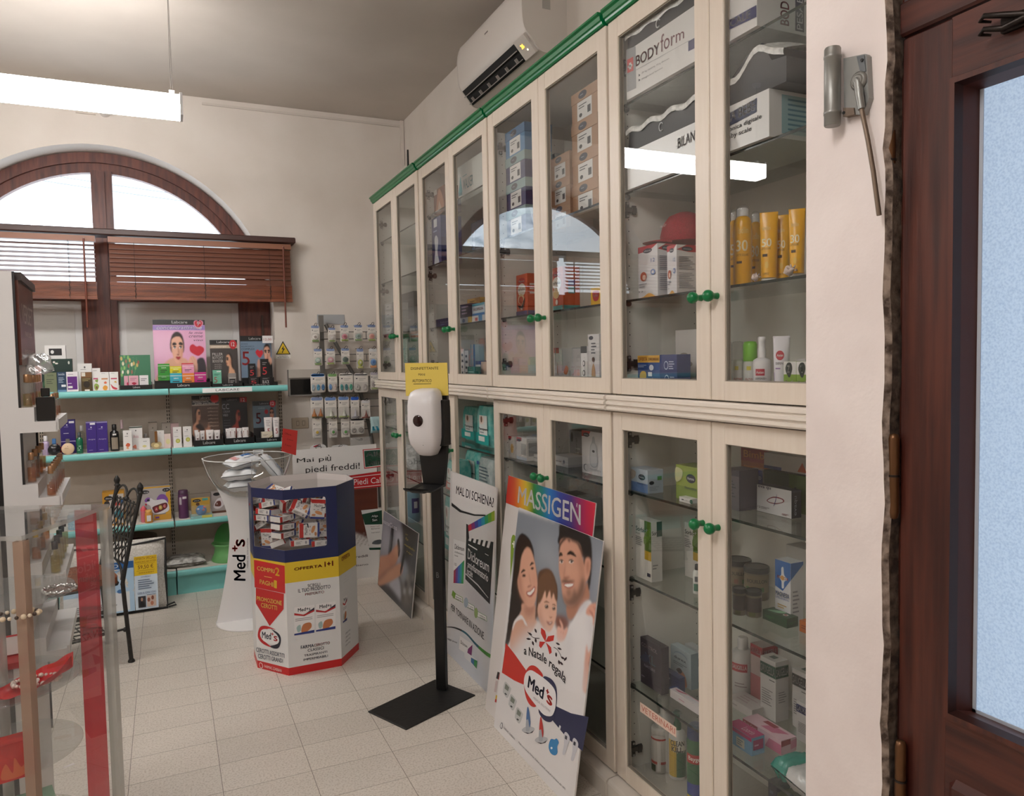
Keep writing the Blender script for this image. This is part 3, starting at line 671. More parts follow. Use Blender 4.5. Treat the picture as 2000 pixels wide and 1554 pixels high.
for i in range(3):
    x0,x1=BX[i]+.004,BX[i+1]-.004
    for k,z in enumerate(SHZ):
        b=B();b.fbox(GF,x0,x1,z-.03,z,-.325,.0,shw);sh=b.obj('shelf',t)
        b=B();b.loft([[GF.p(x,z+q,d) for d,q in lip] for x in (x0,x1)],teal,True)
        b.obj('front_rail',sh)
    b=B();b.fbox(GF,x0,x1,.0,.125,-.3,-.03,teal);b.obj('plinth',t)
K1=Kc(0,0,1)
b=B();x0,z0=GF.px(395,763);x1,z1=GF.px(491,748);z0=SHZ[0]-.034;z1=SHZ[0]-.004;b.fbox(GF,x0,x1,z0,z1,.0205,.0225,M('#e9eaea',.4));b.text(GF,'LABCARE',x0+.08,z0+.008,x1-.08,z1-.008,M('#4a4f52'),.0232)
tag(b.obj('shelf_label'),'white label strip lettered LABCARE on the top turquoise rail','label')

  # ================================================================ octagonal dump bin of plaster cartons
KB=Kc(370,840,.32178);KW=Kc(480,930,.12869)
Bv=[(.355,3.825),(.48,3.654),(.732,3.654),(.857,3.825),(.857,3.985),(.732,4.156),(.48,4.156),(.355,3.985)]
H=.893
navy,yel,red,cw=M('#14204f',.3),M('#d9b92a',.35),M('#c21f22',.35),M('#d6d6d6',.4)
txr,txn=M('#8f1620',.4),M('#27324f',.4)
t=thing('dump_bin','octagonal cardboard bin full of plaster cartons, navy top and red foot','display bin',(.606,3.905,0))
b=B();fr=[]
def zfun(): pass
for i in range(8):
    p,q=Bv[i],Bv[(i+1) % 8];F=Fr((p[0],p[1],0),(q[0]-p[0],q[1]-p[1],0));wd_=math.hypot(q[0]-p[0],q[1]-p[1]);fr.append((F,wd_))
    for z0,z1,m in ((0,.037,red),(.037,.447,cw),(.447,.546,yel)): b.flat(F,[(0,z0),(wd_,z0),(wd_,z1),(0,z1)],0,m)
    if i==0: rects=[(0,.546,wd_,.605),(0,.846,wd_,H),(0,.605,.008,.846)]
    elif i==1: xr=wd_*.79;rects=[(0,.546,wd_,.605),(0,.846,wd_,H),(xr,.605,wd_,.846)]
    else: rects=[(0,.546,wd_,H)]
    for x0,z0,x1,z1 in rects:
        b.flat(F,[(x0,z0),(x1,z0),(x1,z1),(x0,z1)],0,navy)
        b.flat(F,[(x0,z1),(x1,z1),(x1,z0),(x0,z0)][::1],-.003,M('#c9c3bf',.5))
    b.fbox(F,.0,wd_,.86,H,-.0035,-.003,M('#d4cecb',.5))
F0,w0=fr[0];F1,w1=fr[1];F2_,w2=fr[2]
for (x,z,sx_,sz_) in ((xr,.605,-1,1),(xr,.846,-1,-1)):  # rounded window corners
    r=.012;P=[(x,z)]+[(x+sx_*r*(1-math.sin(a)),z+sz_*r*(1-math.cos(a))) for a in np.linspace(0,math.pi/2,6)];b.flat(F1,P,0,navy)
b.flat(Fr((.606,3.905,.57),(1,0,0),(0,1,0)),[(x-.606,y-3.905) for x,y in Bv],0,M('#b8b2ad'))
yt=M('#ead96e',.4);ky=M('#f0c73a',.4)
  # left chamfer: promotional price flag, arrow and emblem
PG(b,F0,KB,rrect(394,985,580,965,4) if 0 else [(393,785),(578,822),(582,990),(397,952)],M('#bf1c20',.35),.0012)
TQ(b,F0,KB,'COMPRI',[(412,848),(518,868),(518,842),(412,822)],yt,.0018,bold=.02);TQ(b,F0,KB,'2',[(522,880),(548,885),(548,835),(522,830)],ky,.0018,bold=.03)
PG(b,F0,KB,[(455,884),(502,893),(502,896),(455,887)],yt,.0018)
TQ(b,F0,KB,'PAGHI',[(428,930),(510,950),(510,922),(428,903)],yt,.0018,bold=.02);TQ(b,F0,KB,'1',[(514,955),(532,960),(532,912),(514,907)],ky,.0018,bold=.03)
PG(b,F0,KB,[(404,955),(574,992),(572,1085),(488,1187),(404,1050)],M('#b91c1f',.35),.001)
TQ(b,F0,KB,'PROMOZIONE',[(410,1030),(562,1062),(562,1035),(410,1005)],yt,.0018,bold=.02);TQ(b,F0,KB,'CEROTTI',[(436,1072),(533,1092),(533,1065),(436,1045)],yt,.0018,bold=.02)
def emblem(b,F,K,cx,cy,s,d=.001,sy=1.0,tilt=.1):
    E=lambda a,e: (cx+a*s,cy+(e+a*tilt)*s*sy)
    PG(b,F,K,[E(*p) for p in ((-78,-2),(-62,-52),(-20,-66),(40,-52),(-10,-50),(-50,-10),(-40,30),(10,66),(-40,56),(-70,30))],M('#b81d22'),d,True)
    PG(b,F,K,[E(*p) for p in ((10,-52),(60,-30),(74,10),(60,60),(30,72),(0,62),(45,40),(52,0),(30,-34))],M('#151a2c'),d,True)
    PG(b,F,K,[E(*p) for p in ((-62,0),(-50,-36),(-10,-46),(40,-28),(62,8),(50,38),(10,48),(-40,34))],M('#dedddd'),d+.0004,True)
    TQ(b,F,K,'Med',[E(-50,18),E(10,18),E(10,-28),E(-50,-26)],M('#17203a'),d+.0008,bold=.02);TQ(b,F,K,'+',[E(10,-12),E(28,-12),E(28,-30),E(10,-30)],M('#c0161c'),d+.0008,bold=.03);TQ(b,F,K,'s',[E(26,22),E(52,22),E(52,-12),E(26,-12)],M('#c0161c'),d+.0008,bold=.02)
emblem(b,F0,KB,488,1252,.93,.001,1.0,.18)
TQ(b,F0,KB,'CEROTTI ASSORTITI',[(406,1342),(578,1382),(578,1356),(406,1316)],txn,.001,bold=.01);TQ(b,F0,KB,'CEROTTI GRANDI',[(418,1382),(568,1412),(568,1386),(418,1354)],txn,.001,bold=.01)
TQ(b,F0,KB,'FARMAC-ZABBAN',[(455,1438),(560,1468),(560,1450),(455,1422)],M('#e7dcd8'),.001);PG(b,F0,KB,[(432,1408),(444,1418),(446,1438),(436,1444),(426,1432),(424,1416)],M('#e7dcd8'),.001,True);PG(b,F0,KB,[(432,1412),(442,1420),(443,1436),(436,1440),(428,1430),(427,1417)],M('#c21f22'),.0014,True)
  # front face
TX(b,F1,KB,'OFFERTA',636,852,806,812,txr,bold=.025);TX(b,F1,KB,'1+1',820,829,872,790,txr,bold=.04)
for s_,a in (('SCEGLI',(718,952,793,924)),('IL TUO PRODOTTO',(660,986,855,936)),): TX(b,F1,KB,s_,*a,txn,bold=.01)
TX(b,F1,KB,'PREFERITO',702,1004,817,972,M('#b3262a'),bold=.01)
TX(b,F1,KB,'FARMA',676,1328,754,1294,txn,bold=.015);TX(b,F1,KB,'CEROTTO',756,1313,852,1280,M('#b3262a'),bold=.015)
TX(b,F1,KB,'CLASSICI',718,1344,815,1310,txn,bold=.01);TX(b,F1,KB,'TRASPIRANTI',696,1374,836,1336,txn,bold=.01);TX(b,F1,KB,'IMPERMEABILI',692,1400,840,1360,txn,bold=.01)
def pack(b,F,K,x0,y0,x1,y1,d=.001):  # a printed plaster carton: x0,y0 upper left, x1,y1 lower right; the top slopes with the face
    s=(y1-y0)*.0
    q=lambda a,e: (x0+(x1-x0)*a,y0+(y1-y0)*e-a*18)
    PG(b,F,K,[q(0,0),q(1,0),q(1,1),q(0,1)],M('#e1dfdf'),d);PG(b,F,K,[q(0,.2),q(.45,.3),q(1,.18),q(1,.24),q(.5,.36),q(0,.28)],M('#b3262a'),d+.0004);PG(b,F,K,[q(.55,.28),q(1,.1),q(1,.18)],M('#1c2035'),d+.0004)
    TQ(b,F,K,'Med+s',[q(.18,.18),q(.8,.18),q(.8,.05),q(.18,.05)],M('#1b2238'),d+.0006,bold=.02)
    for e in (.42,.48): PG(b,F,K,[q(.05,e),q(.9,e),q(.9,e+.02),q(.05,e+.02)],M('#8b8b90'),d+.0004)
    PG(b,F,K,[q(.35,.9),q(.45,.65),q(.8,.62),q(.85,.8),q(.55,.95)],M('#b9744a'),d+.0004,True);PG(b,F,K,[q(.12,.72),q(.3,.65),q(.33,.85),q(.18,.9)],M('#9fb7b4'),d+.0004,True);PG(b,F,K,[q(0,.94),q(1,.9),q(1,1),q(0,1)],M('#27367a'),d+.0005)
pack(b,F1,KB,636,1075,758,1245);pack(b,F1,KB,768,1055,886,1222)
F2f=F2_
TX(b,F2f,KB,'OFFERTA',923,796,972,738,txr,bold=.02)
for k in range(3): TX(b,F2f,KB,'SCEGLI',935,890+k*18,968,868+k*18,txn)
pack(b,F2f,KB,930,1015,955,1170,.001)
for k in range(4): TX(b,F2f,KB,'CEROTTO',946,1240+k*24,975,1205+k*24,txn)
b.obj('body',t)
flm=glass('window_film',(.97,.97,.97),1.4,.02,.8)
b=B();b.flat(F0,[(.008,.605),(w0,.605),(w0,.846),(.008,.846)],-.002,flm);b.flat(F1,[(0,.605),(xr,.605),(xr,.846),(0,.846)],-.002,flm);b.obj('window_film',t)
  # the cartons: each one white with a red end and a navy foot
def med_carton():
    b=B();F=Fr((0,0,0));w,h,dp=.094,.068,.026
    b.fbox(F,-w/2,w/2,-h/2,h/2,-dp/2,dp/2,M('#d8d6d4',.4))
    for sgn in (1,-1):
        G_=Fr((0,-sgn*dp/2,0),(sgn,0,0)).sub(-w/2,-h/2)
        deco(b,G_,w,h,[('r',0,0,.2,1,'#b3201f'),('e',.33,.5,.14,.42,'#d8d6d4'),('p',[(.2,.9),(.36,.98),(.42,.7),(.47,.7),(.42,1),(.2,1)],'#161b30'),('t','Med+s',.25,.2,.4,.8,'#161b30',{'rot': 90}),('c',[(.58,.4),(.65,.75),(.78,.8),(.76,.5),(.66,.3)],'#c58a5c'),('l',.5,.1,.56,.9,3,'#9a8f95'),('r',.9,0,1,1,'#27367a'),('c',[(.76,.35),(.86,.3),(.84,.1),(.76,.12)],'#c58a5c')])
        G2=Fr((0,0,sgn*h/2),(sgn,0,0),(0,sgn*sgn*1.0*sgn,0)) if 0 else Fr((0,0,sgn*h/2),(1,0,0),(0,sgn,0));G2=G2.sub(-w/2,-dp/2)
        deco(b,G2,w,dp,[('r',0,0,.16,1,'#b3201f'),('r',.9,0,1,1,'#27367a'),('l',.25,.25,.6,.8,3,'#6f6f76'),('e',.75,.5,.05,.3,'#8a8a92')])
    return b
proto=med_carton()
mx_label='small white, red and navy plaster carton heaped in the dump bin'
pm=None
def place(o_,loc,R):
    o_.matrix_world=Matrix.Translation(Vector(loc)) @ R
from mathutils import Euler
def E3(x,y,z): return Euler((math.radians(x),math.radians(y),math.radians(z))).to_matrix().to_4x4()
CP=[  # view position on the bin window, depth behind it, tilt
 (960,810,.030,(0,2,0)),(820,985,.045,(90,0,0)),(1120,990,.045,(90,0,4)),(1090,490,.030,(0,98,0)),(830,480,.060,(-50,28,-8)),(570,870,.055,(90,0,36)),(570,750,.055,(90,4,30)),(560,620,.055,(90,-3,34)),(345,930,.055,(0,86,-48)),(520,985,.060,(70,0,66)),(290,720,.07,(80,-32,-40)),(310,610,.045,(90,-2,-50)),(340,525,.045,(86,2,-48)),(390,420,.050,(80,-14,-42)),(440,330,.075,(78,-16,-44)),(240,410,.085,(60,-14,-52)),(1180,700,.075,(0,88,20)),(660,380,.100,(40,-20,20)),(1000,330,.080,(30,10,10)),(230,880,.085,(20,50,-50)),(220,600,.09,(10,84,-52)),(1190,850,.080,(90,0,-20)),(700,720,.110,(0,20,10)),(720,560,.115,(-30,-15,0))]
for k,(x,y,dd,r) in enumerate(CP):
    u,v=KW(x,y);F=F1 if x>615 else F0;q=F.px(u,v,-dd);p=F.p(q[0],q[1],-dd)
    if pm is None: pm=proto.obj('plaster_carton',base=(0,0,0));o_=pm
    else: o_=pm.copy();COL.objects.link(o_)
    tag(o_,mx_label,'carton','plaster cartons in the dump bin');place(o_,p,E3(*r))
for k in range(10):
    o_=pm.copy();COL.objects.link(o_);place(o_,(.50+.075*(k % 4),3.86+.1*(k//4),.80+.012*(k % 3)),E3(70+20*(k % 3),15*(k % 5)-30,40*k));tag(o_,mx_label,'carton','plaster cartons in the dump bin')

  # ================================================================ clear bowl stand with packs of wipes
KS=Kc(380,860,.2573)
cx,cy,bz,br=.412,4.57,.955,.238
t=thing('bowl_stand','white waisted stand with a clear bowl of wipes, behind the dump bin','display stand',(cx,cy,0))
Fs=back(cy)
hp=[(-.205,0),(-.19,.06),(-.15,.24),(-.122,.42),(-.114,.54),(-.128,.66),(-.165,.77),(-.212,.86),(-.247,.965)]
hp=cat(hp,5,False)
def fin(b,F,sc,th,m):  # a waisted upright panel cut away for the bowl, built in level strips
    zs=sorted(set([z for _,z in hp]+list(np.linspace(bz-br,.965,24))))
    for z0,z1 in zip(zs[:-1],zs[1:]):
        if z1-z0<1e-4: continue
        o0,o1=[-np.interp(z,hp[:,1],hp[:,0])*sc for z in (z0,z1)];i0,i1=[math.sqrt(max(0,br*br-(bz-z)**2)) if bz-br<z else 0 for z in (min(z0,bz),min(z1,bz))]
        if z0 >= bz-br-1e-6: b.prism(F,[(-o0,z0),(-min(i0,o0-.004),z0),(-min(i1,o1-.004),z1),(-o1,z1)],-th,th,m);b.prism(F,[(min(i0,o0-.004),z0),(o0,z0),(o1,z1),(min(i1,o1-.004),z1)],-th,th,m)
        else: b.prism(F,[(-o0,z0),(o0,z0),(o1,z1),(-o1,z1)],-th,th,m)
b=B();fin(b,Fs.sub(cx,0),1,.004,M('#e4e2e2',.35));Fp=Fs.sub(0,0,.0045)
TQ(b,Fp,KS,'Med',[(388,1065),(388,868),(286,868),(300,1062)],M('#1d2440'),.0004,bold=.02)
TQ(b,Fp,KS,'+',[(327,842),(327,795),(284,795),(284,842)],M('#b81a20'),.0004,bold=.04);TQ(b,Fp,KS,'s',[(384,805),(384,748),(312,748),(312,805)],M('#b81a20'),.0004,bold=.02)
TQ(b,Fp,KS,'MEDICAL SOLUTIONS',[(408,968),(408,742),(398,742),(398,968)],M('#7b7580'),.0004)
b.obj('front_panel',t)
b=B();fin(b,Fr((cx,cy,0),(0,-1,0)),.98,.0025,glass('acrylic_fin',(.93,.94,.94),1.49,.03,1,.25,(.85,.85,.85)));b.obj('cross_panel',t)
b=B();b.lathe((cx,cy,0),[(.204,0),(.206,.003),(.206,.007),(.203,.01)],M('#e3e1e0',.35),48);b.obj('base',t)
bowlm=glass('acrylic_bowl',(.96,.965,.965),1.49,.02,1.1,.03,(.9,.9,.9))
b=B();b.lathe((cx,cy,0),[(br*math.sin(a),bz-br*math.cos(a)) for a in np.linspace(.02,math.pi/2,20)]+[(br+.004,bz+.003)],bowlm,48,lid=False);b.obj('bowl',t)
b=B();rim=[(cx+(br+.002)*math.cos(a),cy+(br+.002)*math.sin(a),bz+.003) for a in np.linspace(0,2*math.pi,49)[:-1]];b.tube(rim,.003,M('#d9dada',.2),6,closed=True);b.obj('rim',t)
def pillow(b,o,ux,uy,uz,w,l,h,m,n=10,crimp=.12):  # a soft sealed pack
    ux,uy,uz=[nrm(np.array(q,float)) for q in (ux,uy,uz)];o=np.array(o,float)
    def f(sg):
        def g(i,j):
            a,c=2*i-1,2*j-1;e=max(0,1-abs(a)**4)*max(0,1-abs(c)**6);ww=1-.06*(1-abs(c))
            return o+ux*a*w/2*(ww if abs(c)<1 else 1)+uy*c*l/2+uz*(h/2*sg*e**.6+.002*sg+.004*math.sin(a*9+c*5)*e)
        return g
    b.grid(f(1),n,n,m);b.grid(f(-1),n,n,m)
def wipes(o,rz,tilt,label,c1,c2):
    b=B();R=np.array(E3(tilt[0],tilt[1],rz).to_3x3());ux,uy,uz=R[:,0],R[:,1],R[:,2]
    pillow(b,o,ux,uy,uz,.19,.12,.055,M('#d8dadd',.35));o=np.array(o)
    def patch(cx_,cy_,rx,ry,m):
        b.grid(lambda i,j: o+ux*(cx_+rx*(2*i-1))+uy*(cy_+ry*(2*j-1))+uz*(.0275*max(0,(1-abs((cx_+rx*(2*i-1))/.095)**4)*(1-abs((cy_+ry*(2*j-1))/.06)**6))**.6+.0045),6,6,m)
    patch(.03,.01,.03,.018,M(c1,.35));patch(-.045,0,.016,.03,M(c2,.35));patch(.03,-.035,.035,.005,M('#8f9aa8',.35))
    return tag(b.obj('wipes_pack'),label,'wipes','packs of wipes in the clear bowl')
wipes((cx-.035,cy-.01,.795),10,(0,0),'white wipes pack lying lowest in the clear bowl','#6f94bd','#a9b6c4')
wipes((cx-.05,cy-.015,.862),-8,(2,-3),'white wipes pack with pale blue print across the middle of the clear bowl','#4f7fb5','#b9c4cf')
wipes((cx-.03,cy+.0,.932),25,(6,-9),'white wipes pack with a blue patch tilted on top in the clear bowl','#31639f','#c98c88')
wipes((cx+.135,cy+.02,.885),-12,(0,52),'white wipes pack with blue edge at the right side of the clear bowl','#2d5e9e','#b9c4cf')
F=back(cy-br*.2+.3);x0,z1=Fs.px(*KS(443,72));x1,z0=Fs.px(*KS(522,98));xs=Fs.px(*KS(457,100))[0]
b=B();Fc=back(cy+br+.004);x0,z1=Fc.px(*KS(443,72));x1,z0=Fc.px(*KS(522,98));b.fbox(Fc,x0,x1,z0,z1,0,.002,M('#dfe0e0'));deco(b,Fc.sub(x0,z0,.002),x1-x0,z1-z0,[('l',.06,.1,.95,.9,3,'#5d6166')]);b.fbox(Fc,x0+.012,x0+.03,z0-.08,z0,0,.002,M('#d6d8d8'));b.tube([Fc.p(x0+.02,z0-.06,0),Fc.p(x0+.02,bz,-.001)],.002,M('#d6d8d8'));tag(b.obj('price_holder'),'white price ticket holder on the back rim of the clear bowl','price holder')
b=B();Fc=Fr((cx+br*.72,cy-.17,0),(1,.28,0));Kr=Kc(300,560,.23)
Fc=Fr((on(568,880,1,4.5)[0],4.5,0),(1,.3,0));PGq=FP(Fc,Kr,[(1085,1395),(1208,1430),(1222,1222),(1098,1200)]);b.prism(Fc,PGq,0,.0015,M('#cf3d38',.5))
for k,(x,y,s_) in enumerate(((1112,1250,'Offerta'),(1130,1300,'2 pezzi'),(1112,1345,'3 euro'))): TQ(b,Fc,Kr,s_,[(x,y),(x+55,y+14),(x+55,y-2),(x,y-16)],M('#7d1c1c'),.002,ital=.3)
tag(b.obj('price_card'),'red handwritten price card clipped to the right rim of the clear bowl','card')
  # ================================================================ hand sanitiser stand
fw=nrm(V3(-.903,-.43,0));rt=V3(-fw[1],fw[0],0)
pc=V3(1.08,3.165,0)
t=thing('sanitiser_stand','black pole stand with white automatic hand sanitiser dispenser','hand sanitiser',(pc[0],pc[1],0))
b=B();c4=[V3(*on(u,v,2,.006)) for u,v in ((719,1388),(793,1423),(928,1356),(850,1326))]
cc=sum(c4)/4;b.loft([[V3(p[0],p[1],z)+(cc-p)*V3(1,1,0)*k for p in c4] for z,k in ((0,0),(.005,0),(.006,.008))],noisemat('black_steel','#0d0c0c','#171615',90,.5,.1),False);b.obj('base',t)
fw=nrm(V3(-.755,-.656,0));rt=V3(-fw[1],fw[0],0);Fd=Fr(pc,rt)  # faces forward, off the stand
bk=M('#0a0a0b',.4)
b=B();b.fbox(Fd,-.025,.025,.006,1.0,-.012,.012,bk,ch=.003);Fq=Fr(pc,rt);b.text(Fd,'B',-.008,.52,.006,.545,M('#6b6b6b'),.0125);b.obj('pole',t)
b=B();bp=[(-.052,.935),(.052,.935),(.07,1.09),(.076,1.2)]+ell(0,1.425,.078,.055,12,0,math.pi)+[(-.078,1.425),(-.076,1.2),(-.07,1.09)]
b.prism(Fd,bp,.012,.03,bk);b.fbox(Fd,.05,.082,1.12,1.32,.012,.07,bk,ch=.004);b.obj('back_board',t)
b=B();tr=[]
for i in range(9):
    a=i/8;dd=.03+.15*a;z=.938-.012*math.sin(a*math.pi*.5)+(.012 if i==8 else 0)
    tr.append([Fd.p(x,z+q+.010*(abs(x)/.06)**4,dd) for x,q in ((-.062,0),(-.03,0),(.03,0),(.062,0),(.062,-.006),(-.062,-.006))])
b.loft(tr,bk,False)
b.obj('drip_tray',t)
wd2=M('#dcd9da',.25)
prof=[(1.078,.34,.5),(1.083,.5,.62),(1.10,.66,.74),(1.13,.9,.9),(1.16,.97,.97),(1.22,1,1),(1.3,.985,.98),(1.335,.95,.93),(1.355,.86,.82),(1.366,.70,.62),(1.371,.45,.3)]
b=B();rings=[]
for z,kw,kd in prof:
    w_,d_=.072*kw,.108*kd;ring=[]
    for i in range(28):
        a=2*math.pi*i/28;c,s_=math.cos(a),math.sin(a);x=w_*math.copysign(abs(c)**.45,c);y=.5+.5*math.copysign(abs(s_)**.5,s_)
        ring.append(Fd.p(x,z,.032+d_*y))
    rings.append(ring)
b.loft(rings,wd2);b.obj('dispenser',t)
b=B();b.lathe(Fd.p(-.004,1.235,.1398),[(.0245,0),(.025,.0015),(.0225,.003),(1e-6,.003)],M('#2a1512',.12),32,Fd.n);b.obj('level_window',t)
b=B();Fe=Fd.sub(0,0,.1372);b.flat(Fe,ell(.012,1.13,.0022,.0022,8),-.008,bk);Fh=Fr(Fd.p(.0645,0,.085),-np.array(Fd.n)*-1 if 0 else Fd.n*-1,(0,0,1));b.flat(Fr(Fd.p(.066,0,.05),Fd.n*-1),ell(0,1.17,.003,.003,8),.0005,bk);b.obj('screws',t)
Fy=Fr(Fd.p(0,0,.04),nrm(V3(.7,-.55,0)));KY=Kc(700,680,.33445)
Fy=Fr(Fd.p(-.02,0,.0305),rt)
b=B();q=[Fy.px(791,709),Fy.px(873.5,708),Fy.px(876,772),Fy.px(793,773)];b.prism(Fy,q[::-1],0,.001,M('#dcc25a',.7));ink=M('#3a3426',.8)
for s_,a in (('DISINFETTANTE',(307,126,468,108)),('MANI',(352,160,390,146)),('AUTOMATICO',(316,198,428,180))): TX(b,Fy,KY,s_,*a,ink,.0015)
PG(b,Fy,KY,[(322,207),(426,205),(426,208),(322,210)],ink,.0015)
tag(b.obj('paper_sign'),'yellow handwritten paper sign above the hand sanitiser','sign')

  # ================================================================ wrought iron chair
t=thing('iron_chair','black wrought-iron chair with lattice back and wooden seat','chair',(-.42,4.38,0))
ir=noisemat('wrought_iron','#121110','#201e1c',60,.45,.2)
A_,F_=nrm(V3(-.33,.94,0)),nrm(V3(-.94,-.33,0));O_=V3(-.213,4.2,0);CWd=.37
Q=lambda s_,f,z: O_+A_*(s_*CWd)+F_*f+V3(0,0,z)
Px=lambda s_,z: Q(s_,.024-.095*((z-.41)/.48)-.02*((z-.41)/.48)**2,z)
for s_ in (0,1):
    b=B();b.tube([Px(s_,z) for z in np.linspace(.40,.845,8)],.010,ir,10);b.obj('back_post',t)
    b=B();p=Px(s_,.845);b.lathe(p,[(.011,0),(.0155,.004),(.0155,.009),(.010,.013),(.012,.02),(.016,.03),(.014,.042),(.007,.052),(.005,.056),(1e-6,.06)],ir,12);b.obj('finial',t)
    b=B();b.tube([Px(s_,.41),Q(s_,.02,.33),Q(s_,0,.008)],.0105,ir,10);b.lathe(Q(s_,0,0),[(.016,0),(.017,.006),(.013,.014)],ir,12);b.obj('leg',t)
    b=B();b.tube([Q(s_,.36,.42),Q(s_,.38,.2),Q(s_,.40,.008)],.0105,ir,10);b.lathe(Q(s_,.40,0),[(.016,0),(.017,.006),(.013,.014)],ir,12);b.obj('leg',t)
    b=B();b.tube([Q(s_,.008,.175),Q(s_,.04,.175),Q(s_,.39,.165)],.006,ir,8);b.ball(Q(s_,.022,.172),.012,ir);b.obj('stretcher',t)
b=B();za=.50
for sg in (1,-1):
    for k in range(-6,8):
        P=[]
        for q in np.linspace(0,1,13):
            s_=k/7+q*.62 if sg>0 else k/7+.62-q*.62
            s2=s_+.02*math.sin(q*20)
            if .02<s2<.98: P.append(Px(s2,za+q*(.80-za)))
        if len(P)>1: b.tube(P,.0034,ir,6)
b.obj('back_lattice',t)
b=B()
for c in (.27,.73): b.tube([Px(c+.24*math.cos(a),.79+.07*math.sin(a)) for a in np.linspace(math.pi,0,12)],.006,ir,8)
b.tube([Px(s_,.79) for s_ in np.linspace(0,1,8)],.004,ir,8);b.tube([Px(s_,.62) for s_ in np.linspace(0,1,6)],.004,ir,8);b.tube([Px(s_,.5) for s_ in np.linspace(0,1,6)],.004,ir,8)
b.tube([Px(.5+.44*math.cos(a),.42+.08*math.sin(a)) for a in np.linspace(math.pi,0,12)],.006,ir,8);b.ball(Px(.5,.80),.014,ir);b.obj('back_rails',t)
b=B();sp=[Q(s_,f,0) for s_,f in ((.06,.04),(.94,.04),(1.0,.12),(.98,.30),(.8,.385),(.2,.385),(.02,.30),(0,.12))];sp=cat([(p[0],p[1]) for p in sp],4)
b.prism(flatf(.415),list(map(tuple,sp)),0,.032,noisemat('seat_wood','#6a3418','#8d4a24',7,.45,.1,(1,8,1),5));b.obj('seat',t)
b=B();b.tube([V3(x,y,.41) for x,y in sp],.006,ir,8,closed=True);b.obj('seat_ring',t)
b=B()
for k in range(7): b.tube([Q(.1,.1+.045*k,.168),Q(.9,.1+.045*k,.168)],.004,ir,6)
for k in range(6): b.tube([Q(.1+.16*k,.1,.168),Q(.1+.16*k,.37,.168)],.004,ir,6)
b.obj('foot_grid',t)

  # ================================================================ printed boards leaning on the cabinets
def lean(x0,yl,xt,h): return Fr((x0,yl,0),(0,-1,0),nrm(V3(xt-x0,0,h)))
def bd(F,w,h,th=.005,col='#dedbda'):
    b=B();b.fbox(F,0,w,0,h,-th,0,M(col,.35));return b
  # --- family poster
FF=lean(1.158,2.754,1.288,.882);w,h=.652,.895
KF=Kc(980,1000,.21236);KL=Kc(940,1250,.19560)
b=bd(FF,w,h)
P=Paint(FF,0,0,w,h,170,235,'#dddada')
def L(pts,c,bl=.6,al=1,sm=True,K=KF): P.poly(FP(FF,K,pts),c,bl,al,sm)
def LN(pts,wd_,c,bl=.5,al=1,K=KF): P.line(FP(FF,K,pts),wd_,c,bl,al)
L([(100,-40),(960,240),(930,860),(800,1010),(560,1010),(100,1000)],'#80868f',2,1,False);L([(340,250),(520,330),(520,700),(420,500),(330,480)],'#a0a5ad',10,.8);L([(860,400),(940,400),(900,850),(840,820)],'#9a9faa',6,.7)
L([(170,212),(215,205),(265,262),(295,360),(303,470),(330,600),(300,800),(190,900),(135,1000),(70,1200),(30,1240),(60,1000),(100,600),(128,400)],'#211512',.8)
L([(190,840),(300,840),(312,960),(330,1060),(260,1120),(170,1290),(80,1260),(95,1080),(150,970),(182,900)],'#d2a189',1);L([(200,870),(300,850),(295,930),(230,960)],'#a97360',3,.7)
L([(200,310),(262,330),(302,450),(325,590),(330,700),(308,830),(272,872),(225,852),(180,780),(152,690),(146,560),(162,420)],'#d8a48c',.8)
L([(150,560),(180,600),(200,750),(240,850),(190,800),(150,690)],'#b47c66',3,.7);L([(215,620),(250,640),(240,700),(205,690)],'#e5b09b',4,.8);L([(285,580),(318,600),(322,690),(295,680)],'#c98f7a',4,.6)
L([(165,212),(240,250),(290,350),(235,320),(185,400),(160,560),(125,640),(120,360)],'#2a1b16',1)
LN([(176,560),(198,536),(218,534)],.010,'#2e1c16');LN([(258,494),(278,470),(298,470)],.010,'#2e1c16')
L(ell(205,582,17,13),'#5d3a2e',.6);L(ell(282,516,15,11),'#5d3a2e',.6);L(ell(207,582,8,8),'#140d0b',.4);L(ell(284,516,7,7),'#140d0b',.4)
LN([(250,560),(262,630),(272,668)],.006,'#b8826c',1,.8);LN([(234,690),(252,682),(276,672)],.006,'#9c5f4e',.7)
L([(226,735),(262,722),(304,680),(306,726),(275,775),(242,772)],'#a8524d',.7);L([(236,740),(268,726),(299,694),(298,722),(270,758),(246,760)],'#ece7e2',.4)
L([(168,945),(205,975),(238,1045),(214,1032),(188,985),(132,1012),(100,1090),(112,1010)],'#e3dedd',.6)
L([(500,950),(612,985),(600,1090),(505,1075)],'#7f4c3e',2)
L([(338,560),(400,515),(460,540),(506,650),(516,740),(506,830),(470,900),(330,960),(308,1000),(318,850),(330,700)],'#5d3f2d',.8);L([(400,560),(450,580),(490,700),(440,680)],'#86644a',4,.8)
L([(330,1010),(400,1080),(500,1080),(525,1200),(300,1220),(290,1100)],'#dfd5d2',1.5)
L([(372,720),(432,690),(482,755),(502,800),(506,900),(497,980),(470,1062),(432,1102),(382,1062),(345,980),(330,900),(345,820)],'#e0b19a',.8);L([(345,880),(372,960),(410,1060),(375,1050),(340,960)],'#bb8570',3,.7);L([(380,930),(420,930),(415,990),(380,985)],'#e9bda9',4,.8)
L([(338,640),(400,555),(470,620),(506,720),(506,815),(488,790),(480,730),(458,795),(442,722),(412,792),(400,722),(368,805),(340,830)],'#6d4c36',.8)
